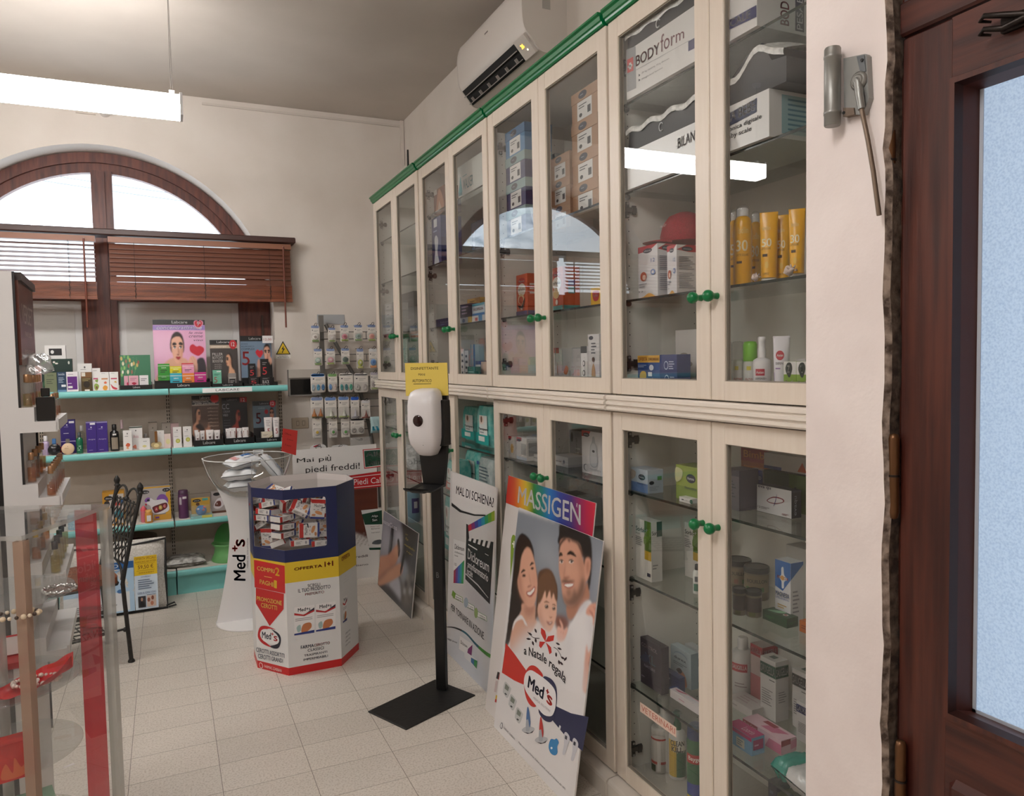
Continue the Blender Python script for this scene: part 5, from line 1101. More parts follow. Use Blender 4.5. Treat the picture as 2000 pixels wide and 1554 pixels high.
g(KT,65,308,165,700,-.22,S1,.05,'gift_box','white rounded gift box with dark window rising behind the leafy box, top shelf','#dfdddb',[('r',.2,.78,.82,.93,'#201d20'),('e',.36,.855,.08,.04,'#dad8d8')],'box')
g(KT,15,375,320,700,-.14,S1,.06,'gift_box','dark green gift box printed with palm leaves, left end of the top shelf','#16302a',[('c',[(0,.1),(.2,.35),(.45,.75),(.3,.5),(.1,.4)],'#2f5a3c'),('c',[(.05,.6),(.3,.8),(.6,.95),(.3,.72)],'#27503a'),('c',[(.4,.3),(.6,.5),(.8,.55),(.6,.4)],'#3a6a44'),('c',[(0,.8),(.2,.9),(.35,.98),(.1,.95)],'#3a6a44'),('e',.42,.9,.04,.03,'#d7d6cf'),('e',.5,.86,.05,.025,'#d7d6cf'),('e',.9,.88,.03,.05,'#c9cfc8'),('e',.88,.5,.03,.06,'#c9cfc8'),('r',.15,.42,.84,.58,'#e0dedb')],'box')
ln=lambda c,n=3,z0=.25,z1=.6: ('l',.15,z0,.85,z1,n,c)
g(KT,48,190,508,735,-.035,S1,.035,'cosmetic_carton','olive green carton, first on the top shelf from the left','#6f775b',[('t','bottle',.25,.82,.75,.92,'#3c4334'),ln('#4a5140',3,.4,.7)],group=COS)
g(KT,196,300,508,738,-.03,S1,.035,'cosmetic_carton','navy blue carton beside the olive one, top shelf','#1f3a56',[('t','bottle',.15,.84,.85,.95,'#c7d2da'),ln('#9fb4c2',4,.45,.75),('r',.45,.25,.95,.36,'#dfe3e6'),('r',0,0,1,.1,'#5b86a8')],group=COS)
g(KT,304,440,505,735,-.025,S1,.035,'cosmetic_carton','white carton with a purple panel, top shelf','#dcd9db',[('r',.08,.1,.92,.76,'#5b1f78'),ln('#8a7590',1,.84,.9),('l',.12,.36,.6,.46,1,'#c5b3d0'),('r',.12,.17,.5,.28,'#dcd9db')],group=COS)
g(KT,440,604,408,725,-.13,S1,.05,'cosmetic_carton','tall plain white carton standing behind the amber jar box, top shelf','#dedcda',[('e',.5,.86,.06,.04,'#555555'),('l',.2,.76,.8,.8,1,'#8a8a8a')],group=COS)
g(KT,474,601,505,725,-.045,S1,.04,'cosmetic_carton','brown patterned carton with gold top, top shelf','#4a3a1c',[('r',0,.7,1,1,'#7a5632'),('r',.05,.78,.4,.98,'#d8d2c6'),('e',.5,.35,.3,.18,'#2a2012'),('l',.1,.5,.9,.68,2,'#9a8a5c'),('r',.3,0,.75,.08,'#dedad2')],group=COS)
g(KT,606,700,460,722,-.06,S1,.035,'cosmetic_carton','white carton printed with a halved avocado, top shelf','#dfdddb',[('r',.12,.5,.7,.56,'#b5476b'),('c',[(.2,.25),(.5,.32),(.8,.2),(.55,.02),(.25,.06)],'#8aa04c'),('c',[(.4,.18),(.6,.18),(.58,.06),(.42,.08)],'#6a4526'),('c',[(.3,.45),(.7,.5),(.6,.36)],'#7f9a4a'),ln('#999999',1,.86,.92)],group=COS)
g(KT,696,800,508,722,-.03,S1,.035,'cosmetic_carton','white carton printed with a mango, top shelf','#e0dedc',[('r',.15,.6,.85,.67,'#c07e4e'),('c',[(.25,.15),(.5,.28),(.8,.2),(.7,.03),(.4,.02)],'#d8973c'),('c',[(.4,.42),(.6,.5),(.75,.4),(.55,.36)],'#cf6a4a'),ln('#a0a0a0',1,.9,.95)],group=COS)
g(KT,806,908,505,718,-.03,S1,.035,'cosmetic_carton','white carton printed with a watermelon slice, top shelf','#e0dedc',[('r',.15,.6,.85,.67,'#c0506a'),('c',[(.1,.35),(.4,.2),(.85,.1),(.7,.03),(.3,.1)],'#c03a4a'),('c',[(.5,.45),(.7,.5),(.8,.4)],'#d0a040'),ln('#a0a0a0',1,.9,.95)],group=COS)
  # a lettered counter tray with a printed back card
def tray(K,xl,xr,yt,yl,yb,d,dp,name,label,z,step=0,text=True,dx=(.40,.62)):
    x0,zb=gx(K,xl,yb,d);x1,_=gx(K,xr,yb,d);x0+=.004;x1 -= .005;_,zl=gx(K,(xl+xr)/2,yl,d);_,zb=gx(K,(xl+xr)/2,yb,d);w=x1-x0;lh=zl-zb
    F=GF.sub(x0,z,d);t=thing(name,label,'display',F.p(w/2,0,-dp/2));bk_=M('#121113',.35)
    b=B();b.fbox(F,0,w,0,.003,-dp,0,bk_);b.fbox(F,0,w,0,lh,-.003,0,bk_)
    for xx in (0,w-.003): b.fbox(F,xx,xx+.003,0,lh*1.6,-dp,-.003,bk_)
    if step: b.fbox(F,.003,w-.003,0,step,-dp,-dp+.055,bk_);b.fbox(F,.003,w-.003,step,step+.003,-dp,-dp+.055,bk_)
    if text: b.text(F,'Labcare',w*dx[0],lh*.3,w*dx[1],lh*.78,M('#d8d6d6'),.0006,bold=.012)
    b.obj('tray',t);return t,F,w,lh
def card(t,F,K,xl,xr,yt,d,base,fn,nx=60,nz=80,w_=9):
    G_=Fr(F.p(0,0,d),GF.ux,nrm(V3(0,.1,1)));x0,zt=G_.px(*K(xl,yt));x1,_=G_.px(*K(xr,yt));z0=.003;o_=float(np.dot(F.o-G_.o,GF.ux));x0=max(x0,o_+.004);x1=min(x1,o_+w_-.004)
    b=B();b.fbox(G_,x0,x1,z0,zt,-.003,0,M('#8a8588',.4));P=Paint(G_,x0,z0,x1,zt,nx,nz,base);w,h=x1-x0,zt-z0
    def Lf(pts,c,bl=.5,al=1,sm=True): P.poly([(x0+a*w,z0+e*h) for a,e in pts],c,bl,al,sm)
    def Ln(pts,wd_,c,bl=.4,al=1): P.line([(x0+a*w,z0+e*h) for a,e in pts],wd_,c,bl,al)
    def Tf(s_,a,e,a2,e2,c,**k): b.text(G_,s_,x0+a*w,z0+e*h,x0+a2*w,z0+e2*h,M(c),.0014,**k)
    fn(Lf,Ln,Tf,b,G_);P.put(b);b.obj('back_card',t)
R4=lambda a,e,a2,e2: [(a,e),(a2,e),(a2,e2),(a,e2)]
t,F,w,lh=tray(KT,912,1312,322,655,708,.0,.15,'counter_display','black counter tray with green leafy back card, left of the pink display',S1)
def fn(L,Ln,T,b,G_):
    L(R4(-.1,-.1,1.1,1.1),'#1f6a45',0,1,False)
    for k,(a,e) in enumerate(((.05,.9),(.15,.97),(.27,.93),(.1,.75),(.2,.82),(.32,.85),(.05,.6),(.14,.62),(.38,.72),(.28,.68),(.45,.75),(.5,.62),(.05,.42),(.25,.5),(.38,.5),(.56,.7),(.3,.35),(.2,.3),(.36,.28),(.6,.78))):
        c=('#c0a45a','#5b9a4e','#7ab05c','#d6cfae','#8a4a3a')[k % 5];L(ell(a,e,.032,.06),c,.4)
    for k in range(5): Ln([(.02+.1*k,.3),(.1+.1*k,.6),(.08+.12*k,.95)],.0012,'#8fb57a',.3,.8)
    L(ell(.08,.5,.03,.05),'#e0dcc8',.4);L(ell(.34,.22,.03,.05),'#e0dcc8',.4)
card(t,F,KT,752,1306,322,-.12,'#1f6a45',fn,w_=w)
for xl,xr,nm,col,art in ((972,1018,'first pink lip carton in the green leafy display, half hidden','#d9a3b2',[('e',.9,.4,.25,.12,'#b8294a')]),(1026,1140,'second pink lip carton in the green leafy display, red lips shown whole','#dba8b6',[('c',[(.3,.42),(.45,.5),(.6,.5),(.8,.42),(.55,.3)],'#b01f3f'),ln('#a87080',2,.62,.85)]),(1152,1256,'white carton in the tray with the green leafy card','#e0dee0',[ln('#777780',2,.55,.8),ln('#9a9aa0',1,.2,.3)])):
    g(KT,xl,xr,500,655,-.03,S1+.004,.03,'cosmetic_carton',nm,col,art,group=COS)
  # the pink display
t,F,w,lh=tray(KU,85,908,30,920,1000,.0,.19,'counter_display','tall pink counter display of a woman holding a red heart, on the top shelf',S1,.045)
def face(L,Ln,cx_,cy_,s,sk='#d9a58d',hair='#2b1a16',lips='#9c1f2a',ax=1.0):
    q=lambda a,e: (cx_+a*s*ax,cy_+e*s)
    L([q(*p) for p in ((-.5,.1),(-.48,.5),(-.3,.85),(.05,1.0),(.4,.85),(.55,.5),(.55,.1),(.4,-.1),(-.3,-.1))],hair,.7)
    L([q(*p) for p in ((-.38,.55),(-.1,.72),(.25,.72),(.45,.45),(.45,0),(.35,-.4),(.1,-.62),(-.1,-.62),(-.28,-.35),(-.4,.05))],sk,.6)
    L([q(*p) for p in ((.25,.3),(.43,.3),(.42,-.1),(.3,-.42),(.12,-.55),(.25,-.2))],'#b97f69',1.6,.7);L([q(*p) for p in ((-.36,.2),(-.3,-.2),(-.2,-.4),(-.36,-.1))],'#bf8870',1.2,.6)
    Ln([q(-.32,.3),q(-.18,.37),q(-.02,.33)],.075*s,'#2a1a14');Ln([q(.16,.33),q(.3,.38),q(.43,.3)],.075*s,'#2a1a14')
    for a in (-.17,.28): L([q(a+x,.17+z) for x,z in ((-.11,0),(0,.06),(.11,0),(0,-.05))],'#e3dcd8',.4);L(ell(*q(a+.02,.17),.045*s*ax,.05*s,10),'#3d3430',.3);Ln([q(a-.12,.19),q(a,.24),q(a+.12,.19)],.03*s,'#2a1a14')
    Ln([q(.08,.2),q(.12,-.05),q(.14,-.14)],.035*s,'#b27a65',.7);Ln([q(-.02,-.15),q(.07,-.19),q(.17,-.15)],.04*s,'#94594b',.6)
    L([q(*p) for p in ((-.12,-.33),(0,-.27),(.07,-.3),(.14,-.27),(.26,-.33),(.07,-.45))],lips,.5)
def fn(L,Ln,T,b,G_):
    L(R4(-.1,-.1,1.1,1.1),'#d7a0c0',0,1,False);L(R4(.0,.45,.5,.8),'#e0b4cd',6,.7,False)
    L(R4(-.1,.925,1.1,1.1),'#141214',0,1,False);L(R4(-.1,.845,1.1,.918),'#8f78b4',0,1,False)
    L([(.05,.0),(.1,.25),(.3,.42),(.6,.42),(.75,.25),(.95,.35),(1.0,.0)],'#cf9f86',1);L([(.75,.2),(.82,.4),(.95,.42),(1.0,.25),(.95,.0),(.8,.0)],'#2a2028',.8)
    face(L,Ln,.44,.535,.29,ax=.87)
    L([(.62,.28),(.66,.40),(.72,.46),(.80,.42),(.82,.32),(.8,.2),(.66,.2)],'#d9a58d',.6);Ln([(.70,.44),(.74,.36)],.006,'#a8705c');Ln([(.74,.46),(.78,.38)],.006,'#a8705c')
    L([(.70,.52),(.69,.60),(.75,.635),(.82,.60),(.88,.61),(.955,.58),(.96,.53),(.90,.48),(.83,.46)],'#c0162e',.4)
    L([(.86,.865),(.795,.92),(.79,.975),(.84,.995),(.875,.975),(.91,.995),(.96,.975),(.955,.92)],'#d98fa6',.3);L([(.865,.88),(.81,.925),(.805,.97),(.84,.985),(.875,.965),(.91,.985),(.945,.97),(.94,.925)],'#b3182c',.3)
    T('Labcare',.36,.945,.66,.985,'#dcdadb',bold=.012);T('9',.845,.91,.885,.97,'#e6e0e2',bold=.02);T('90',.89,.94,.92,.965,'#e6e0e2');T('concentratissime',.07,.858,.94,.908,'#e6e2ea',bold=.01,ital=.3)
    T('le mie',.68,.79,.95,.825,'#4c3a4c',ital=.3);T('creme',.68,.735,.95,.765,'#4c3a4c',ital=.3);T('viso',.77,.68,.95,.71,'#4c3a4c',ital=.3)
card(t,F,KU,48,828,30,-.175,'#d7a0c0',fn,90,110,w_=w)
CRG='cartons in the pink counter display'
for xl,xr,yt,yb,dd,zz,nm,c in ((135,303,695,772,-.145,.05,'lower green cream carton on the back step of the pink display','#3f9a3a'),(135,303,525,690,-.145,None,'upper green cream carton, tallest of the stack in the pink display','#3c9838'),(308,476,700,778,-.145,.05,'lower yellow cream carton on the back step of the pink display','#d6cf1e'),(308,476,575,697,-.145,None,'upper yellow cream carton in the pink display','#d9d223'),(480,648,575,695,-.145,.115,'red pink cream carton beside the upper yellow one in the pink display','#d03a4e'),(650,815,670,770,-.145,.05,'blue cream carton at the right of the back step in the pink display','#4f7fc4'),(315,488,815,915,-.04,.004,'turquoise cream carton at the front of the pink display','#3aa9bd'),(492,664,815,908,-.04,.004,'orange cream carton at the front of the pink display','#e08238'),(492,662,697,815,-.04,None,'pale pink cream carton standing on the orange one in the pink display','#df93b4'),(668,836,800,905,-.04,.004,'magenta cream carton at the front right of the pink display','#b8297e')):
    x0,zb=gx(KU,xl,yb,dd);x1,_=gx(KU,xr,yb,dd);zt=gx(KU,xl,yt,dd)[1]
    h=zt-zb
    if dd==-.04 and zz: h=zt-S1-zz+.004
    if zz is None: zz=ptop+.0005
    elif zz==.115: zz=None
    if zz is None: zz=.05+.0
    if 'red pink' in nm: carton(GF.sub(x0,S1+.05,dd),x1-x0,.055,.028,'cream_carton','lower red cream carton on the back step of the pink display','carton','#b8344a',group=CRG);zz=.1055
    carton(GF.sub(x0,S1+zz,dd),x1-x0,h,.028,'cream_carton',nm,'carton',c,[('r',0,.8,1,.84,'#e4e2de'),('l',.2,.2,.8,.5,2,'#3c3c3c'),('t','Labcare',.3,.6,.7,.72,'#f0f0ea')],group=CRG);ptop=zz+h
t,F,w,lh=tray(KU,918,1366,325,910,960,.0,.16,'counter_display','grey brown counter display of a woman in profile, middle of the top shelf three',S1,0,True,(.34,.68))
def prof_face(L,Ln,cx_,cy_,s,sk,hair,ax=1.0,flip=1):
    q=lambda a,e: (cx_+a*s*ax*flip,cy_+e*s)
    L([q(*p) for p in ((-.35,.35),(-.1,.6),(.3,.6),(.6,.3),(.6,-.2),(.75,-.6),(.45,-.5),(.2,.1))],hair,.8)
    L([q(*p) for p in ((-.3,.42),(.0,.5),(.2,.4),(.38,.1),(.35,-.2),(.5,-.6),(.9,-.9),(.9,-1.4),(-.2,-1.4),(-.05,-.95),(.02,-.5),(-.22,-.45),(-.34,-.33),(-.32,-.22),(-.4,-.15),(-.42,-.02),(-.32,.05),(-.36,.2))],sk,.7)
    L([q(*p) for p in ((.15,.1),(.36,.05),(.34,-.25),(.1,-.42),(.15,-.2))],'#a86f58',1.6,.7);Ln([q(-.33,.16),q(-.2,.2),q(-.05,.14)],.06*s,'#2a1a14');Ln([q(-.3,.04),q(-.18,.06),q(-.08,.0)],.05*s,'#2a1a14');L([q(-.36,-.22),q(-.24,-.2),q(-.2,-.28),q(-.34,-.3)],'#a5544a',.5)
def fn(L,Ln,T,b,G_):
    L(R4(-.1,-.1,1.1,1.1),'#3c3533',0,1,False);L(R4(-.1,.9,1.1,1.1),'#121112',0,1,False);L(R4(-.1,.82,1.1,.89),'#b9a793',0,1,False)
    prof_face(L,Ln,.66,.55,.26,'#cf9c7c','#231713',.85);L(ell(.84,.9,.14,.1),'#b51f2a',.3)
    T('Labcare',.25,.93,.72,.98,'#d8d6d6',bold=.012);T('12',.78,.86,.9,.95,'#e0dcdc',bold=.02);T('concentrato',.06,.835,.6,.875,'#e6dfd4',ital=.3)
    for k,s_ in enumerate(('FILLER','BOTOXY','BOOSTER')): T(s_,.08,.66-.075*k,.46,.72-.075*k,'#d8d4d0',bold=.012)
    for k in range(3): T('acido',.14,.46-.04*k,.40,.485-.04*k,'#b0aaa4')
card(t,F,KU,872,1308,325,-.135,'#3c3533',fn,60,80,w_=w)
g(KU,935,1058,675,908,-.05,S1+.004,.03,'serum_carton','mint green serum carton marked 5 in the middle counter display','#6fb49a',[('t','5',.12,.22,.5,.58,'#9c3a3a'),('r',.45,.88,.95,.94,'#e0e4e2'),ln('#3f7a66',2,.65,.8)])
g(KU,1160,1268,720,902,-.04,S1+.004,.03,'serum_carton','grey serum carton with a black panel in the middle counter display','#8b8480',[('r',.1,.1,.9,.55,'#1b1a1c'),('l',.2,.2,.8,.45,2,'#b0aaa6'),('r',.0,.62,1,.66,'#d0ccc8')])
g(KU,1000,1158,858,895,-.012,S1+.004,.02,'sample_carton','small flat white carton lying at the front of the middle counter display','#d9d6d2',[('r',.3,.2,.7,.7,'#6a7a70')])
t,F,w,lh=tray(KU,1376,1880,265,900,932,.0,.18,'counter_display','blue grey counter display with black cartons at the right end of the top shelf',S1,.05,True,(.25,.75))
def fn(L,Ln,T,b,G_):
    L(R4(-.1,-.1,1.1,1.1),'#6d8196',0,1,False);L(R4(-.1,.89,1.1,1.1),'#121112',0,1,False)
    L([(.55,0),(.6,.3),(.75,.45),(1.1,.4),(1.1,0)],'#1c1a20',1);face(L,Ln,.84,.60,.24,ax=.9);L([(.5,.1),(.52,.45),(.6,.5),(.62,.1)],'#cf9c86',.7);L([(.88,.5),(.92,.58),(1.0,.5),(.95,.4)],'#cf9c86',.6);L([(.5,.62),(.48,.68),(.55,.72),(.61,.69),(.68,.71),(.72,.65),(.66,.58),(.6,.55)],'#c01a2c',.4)
    T('Labcare',.28,.92,.66,.97,'#d8d6d6',bold=.012);T('ACIDO',.03,.82,.24,.85,'#33414f');T('IALURONICO',.03,.77,.44,.80,'#33414f');T('COMPLEX',.03,.71,.46,.75,'#33414f',bold=.01);T('5',.04,.4,.28,.68,'#b93a3c',bold=.008)
card(t,F,KU,1318,1808,265,-.165,'#6d8196',fn,60,80,w_=w)
for xl,xr,yt,yb,dd,zz,nm,a in ((1447,1550,572,775,-.128,.0535,'black carton with red 5, left rear of the blue grey display','5'),(1627,1740,512,778,-.128,.0535,'taller black carton with red 5, right rear of the blue grey display','5'),(1450,1600,792,908,-.05,.004,'short black carton with red 5 at the front of the blue grey display','5'),(1615,1790,785,905,-.05,.004,'black carton lettered BLACK at the front of the blue grey display','BLACK')):
    g(KU,xl,xr,yt,yb,dd,S1+zz,.03,'serum_carton',nm,'#141315',[('t',a,.2,.15,.75,.55,'#c23a40' if a=='5' else '#d0cccc'),('l',.2,.65,.8,.85,2,'#8a8688')],group='black cartons in the blue grey display')
b=B();Ft=Fr(GF.p(0,S1,-.14),GF.ux);x0,z1=Ft.px(*KU(1645,262));x1,z0=Ft.px(*KU(1800,368));b.fbox(Ft,x0,x1,z0,z1,0,.001,M('#dfdddd'));b.text(Ft,'12,00',x0+.008,z0+.015,x1-.008,z1-.018,M('#a3424a'),.0016);tag(b.obj('price_tag'),'white handwritten price tag 12,00 on the blue grey counter display','price tag')
  # second shelf
PF='perfumery on the second shelf'
def gb(K,cx_,yt,yb,d): x,_=gx(K,cx_,yb,d);zt=gx(K,cx_,yt,d)[1];zb=gx(K,cx_,yb,d)[1];return x,zt-zb
def gbottle(K,xl,xr,yt,yb,d,z,name,label,mb,mc,capf=.25,necked=.45,deco_=None,sy=1,group=PF,cat_='bottle',over=None):
    x,h=gb(K,(xl+xr)/2,yt,yb,d);r=(gx(K,xr,yb,d)[0]-gx(K,xl,yb,d)[0])/2;zc=h*(1-capf);o=GF.p(x,z,d-r)
    return bottle(o,[(r*.92,0),(r,.003),(r,zc*.78),(r*.92,zc*.9),(r*necked,zc*.97),(r*necked,zc)],[(r*necked*1.25,zc),(r*necked*1.3,zc+.002),(r*necked*1.25,h-.002),(r*necked*1.0,h)],name,label,cat_,mb,mc,(lambda b: deco_(b,o,r,h)) if deco_ else None,group,sy=sy)
frag=lambda c: noisemat('scent_'+c.strip('#'),c,c,5,.15)
gbottle(KT,15,100,1265,1488,-.06,S2,'lotion_bottle','lilac lotion bottle with white cap, left end of the second shelf',M('#b9a6c6',.3),M('#e2e0e2',.4),.26)
def disc_bottle(K,xl,xr,yt,yb,d,z,label,cb,cc,art=None,flatk=.35,name='perfume_bottle'):
    x,h=gb(K,(xl+xr)/2,yt,yb,d);r=(gx(K,xr,yb,d)[0]-gx(K,xl,yb,d)[0])/2;o=GF.p(x,z,d)
    t=thing(name,label,'bottle',o,PF);b=B();b.lathe(GF.p(x,z+r*.98,d-.012),[(1e-6,-.012),(r*.9,-.012),(r,-.007),(r,.007),(r*.9,.012),(1e-6,.012)],cb,32,-GF.n)
    if art: deco(b,Fr(GF.p(x-r,z,d+.0005),GF.ux),2*r,2*r,art)
    b.obj('body',t);b=B();b.fbox(GF,x-r*.3,x+r*.3,z+r*1.94,z+h,d-.02,d-.004,cc,ch=.002);b.obj('cap',t)
disc_bottle(KT,82,235,1298,1490,-.03,S2,'round black perfume bottle with blue cap, second shelf',M('#16151a',.2),M('#3f6fa6',.35),[('l',.3,.62,.7,.72,1,'#b8b4ba'),('e',.5,.4,.12,.12,'#2a2930')])
disc_bottle(KT,240,395,1302,1482,-.02,S2,'round beige perfume bottle with grey cap, second shelf',M('#dcbf9f',.3),M('#6d6660',.4),[('e',.5,.7,.03,.03,'#5a5048'),('l',.25,.5,.75,.6,1,'#b09478')])
x,h=gb(KT,205,1240,1335,-.06);o=GF.p(x-.012,S2,-.076)
bottle(o,[(.02,0),(.028,.012),(.03,.028),(.024,.045),(.01,.05)],[(.008,.05),(.008,.062),(.006,.065)],'perfume_bottle','red apple-shaped perfume bottle behind the black one, second shelf','bottle',M('#a8151c',.15),M('#8a1216',.3),None,PF)
g(KT,240,412,1075,1465,-.09,S2,.06,'perfume_box','large deep purple perfume box at the left of the second shelf','#2c1c6a',[('r',.0,.35,1,.37,'#b8b0d0'),('e',.45,.85,.05,.025,'#c9c4dc'),('l',.25,.78,.7,.81,1,'#a79fd0'),('r',.6,.9,.95,.96,'#d6d4da'),('l',.2,.58,.75,.62,1,'#cfcae2')],'box',PF)
gbottle(KT,415,495,1220,1468,-.02,S2,'perfume_bottle','green cylinder perfume bottle with dark cap and white flowers, second shelf',M('#1e6b4a',.2),M('#454a4e',.4),.22,.4,lambda b,o,r,h: [cband(b,o,r,GF,-.6*r+.4*r*(k % 3),-.4*r+.4*r*(k % 3),h*(.15+.09*(k//2)),h*(.2+.09*(k//2)),M('#b9d8c4'),2) for k in range(6)])
gbottle(KT,440,522,1135,1442,-.12,S2,'perfume_bottle','clear glass bottle behind the green one, second shelf',glass('clear_scent',(.9,.94,.93),1.45,.03),M('#b9b6b4',.3,.4),.2)
for xl,xr,yt,yb,nm in ((540,658,1105,1466,'left one of the pair of purple cartons mid second shelf'),(660,788,1100,1455,'right one of the pair of purple cartons mid second shelf')):
    g(KT,xl,xr,yt,yb,-.04,S2,.045,'perfume_box',nm,'#3a237c',[('r',0,.96,1,1,'#8f87b4'),('e',.5,.82,.07,.022,'#cfcadf'),('l',.2,.75,.8,.78,1,'#aaa2cc'),('t','Aenigma',.15,.4,.85,.45,'#c7c1e0',{'ital': .3}),('l',.2,.06,.8,.1,1,'#9c93c4')]+([('r',.4,.9,.9,.96,'#dedce2')] if 'left' in nm else []),'box',PF)
gbottle(KT,812,920,1130,1442,-.03,S2,'lotion_bottle','black bottle with beige label, middle of the second shelf',M('#141214',.25),M('#0f0e10',.4),.2,.4,lambda b,o,r,h: [cband(b,o,r,GF,-.75*r,.75*r,h*.08,h*.52,M('#8a7e70')),cband(b,o,r,GF,-.4*r,.4*r,h*.6,h*.66,M('#d8d4d0'))])
gbottle(KT,924,985,1080,1420,-.14,S2,'lotion_bottle','clear bottle with rose cap band behind the black bottle, second shelf',glass('clear_scent',(.9,.94,.93),1.45,.03),M('#c9b0b4',.3),.3)
fr_=lambda c1,c2: [('e',.5,.85,.06,.04,'#555555'),('c',[(.25,.25),(.5,.38),(.78,.3),(.6,.18)],c1),('c',[(.3,.12),(.5,.2),(.6,.08)],c2),('l',.2,.68,.8,.76,1,'#a0a0a0')]
g(KT,965,1068,1200,1432,-.03,S2,.035,'cosmetic_carton','slim white carton with orange fruit, right of the black bottle on the second shelf','#dfdcda',fr_('#cf6040','#d8a070'),'carton',PF)
g(KT,1040,1192,1165,1425,-.09,S2,.05,'cosmetic_carton','broad white carton with dark top and pink lettering, second shelf','#dedbd9',[('r',0,.95,1,1,'#2c3a30'),('t','Asia',.28,.5,.7,.64,'#c58a94'),('c',[(.2,.1),(.45,.2),(.5,.02)],'#cf7a60'),('e',.5,.83,.05,.03,'#555555')],'carton',PF)
g(KT,1145,1275,1290,1418,-.03,S2,.04,'cosmetic_carton','low white carton with a lemon print, second shelf','#dfdddb',[('c',[(.3,.3),(.5,.42),(.7,.3),(.5,.18)],'#d8cf90'),('l',.4,.7,.9,.8,1,'#777777')],'carton',PF)
gbottle(KT,1192,1258,1170,1330,-.14,S2+.0,'perfume_bottle','small smoky glass bottle behind the lemon carton, second shelf',glass('smoke_scent',(.8,.8,.8),1.45,.03),M('#8e8a86',.3),.35)
g(KT,1265,1365,1115,1400,-.16,S2,.05,'cosmetic_carton','taupe carton behind the heart bottle, second shelf','#8f857b',[('e',.5,.78,.07,.03,'#4c443c'),('l',.2,.66,.8,.7,1,'#b7aea4')],'carton',PF)
x,h=gb(KT,1350,1205,1408,-.02);r=.024;o=GF.p(x,S2,-.03);t=thing('perfume_bottle','gold heart-shaped perfume bottle with bronze cap, second shelf','bottle',o,PF)
b=B();b.prism(GF.sub(x,S2,-.03),[tuple(q) for q in cat([(0,0),(.026,.014),(.03,.032),(.018,.042),(0,.038),(-.018,.042),(-.03,.032),(-.026,.014)],4)],-.012,.012,glass('gold_scent',(.86,.74,.48),1.45,.05,1,.45,(.75,.62,.36)),smooth=True);b.flat(GF.sub(x,S2,-.03),ell(0,.022,.015,.012),.0125,M('#d8c794'));b.obj('body',t)
b=B();b.fbox(GF,x-.008,x+.008,S2+.04,S2+h,-.04,-.024,M('#8a5f34',.3,.5),ch=.002);b.obj('cap',t)
g(KT,1362,1444,1195,1395,-.07,S2,.035,'cosmetic_carton','white carton right behind the heart bottle, second shelf','#dfdcda',[('l',.3,.85,.7,.9,1,'#888888')],'carton',PF)
g(KT,1420,1520,1120,1390,-.16,S2,.05,'cosmetic_carton','second taupe carton standing against the shelf back, second shelf','#928980',[('e',.55,.82,.07,.03,'#4c443c'),('r',0,.55,1,.57,'#7c736a')],'carton',PF)
g(KT,1446,1520,1235,1395,-.05,S2,.035,'cosmetic_carton','blush carton with a yellow disc, left of the bay seam on the second shelf','#d9c6c0',[('e',.55,.45,.35,.2,'#d8cf98')],'carton',PF)
g(KV,112,246,535,880,-.17,S2,.05,'cosmetic_carton','rose carton against the shelf back, right of the bay seam on the second shelf','#c9abad',[('r',0,.7,1,.72,'#b9979b')],'carton',PF)
g(KV,152,284,585,900,-.03,S2,.035,'cosmetic_carton','first white carton with a lime disc, second shelf','#dedbd9',[('e',.55,.32,.27,.11,'#b3b34a'),('e',.55,.32,.15,.06,'#c9c87a'),('e',.5,.85,.07,.03,'#444444'),ln('#999999',1,.74,.78),ln('#999999',1,.52,.57)],'carton',PF)
g(KV,310,440,580,893,-.03,S2,.035,'cosmetic_carton','second white carton with a lime disc, next to the tubes on the second shelf','#dedbd9',[('e',.55,.36,.27,.11,'#b3b34a'),('e',.55,.36,.15,.06,'#c9c87a'),('e',.5,.85,.07,.03,'#444444'),ln('#999999',1,.74,.78),ln('#999999',1,.52,.57)],'carton',PF)
t,F,w,lh=tray(KV,465,945,100,795,890,.0,.17,'counter_display','brown counter display of a woman in profile with a red sticker, second shelf',S2,0,True,(.3,.72))
def fn(L,Ln,T,b,G_):
    L(R4(-.1,-.1,1.1,1.1),'#4f3a30',0,1,False);L(R4(-.1,.8,1.1,1.1),'#151214',0,1,False);L(R4(-.1,.795,1.1,.81),'#a89a90',0,1,False);L(R4(-.1,.9,1.1,.91),'#a89a90',0,1,False)
    prof_face(L,Ln,.22,.60,.24,'#b98468','#20130f',.8,-1);L([(.0,0),(.0,.36),(.2,.38),(.5,.3),(.6,.4),(.62,.0)],'#a8745c',1.5);L([(.1,.36),(.25,.42),(.45,.3),(.3,.26)],'#1d1410',1)
    T('Labcare',.3,.925,.66,.985,'#d8d6d6',bold=.012);T('FONDOTINTA',.05,.855,.62,.89,'#cfc7c2');T('pelle perfetta',.1,.815,.85,.85,'#dcd4cf',ital=.3);L(ell(.85,.93,.16,.09),'#b51d1f',.2)
    for k in range(6): T('effetto',.56+.02*(k % 2),.72-.075*k,.95,.745-.075*k,'#b39a88')
card(t,F,KV,410,888,105,-.14,'#4f3a30',fn,60,80,w_=w)
HT='hand cream tubes in the counter trays'
wtb,wcp=M('#ded9d8',.35),M('#e3e0df',.4)
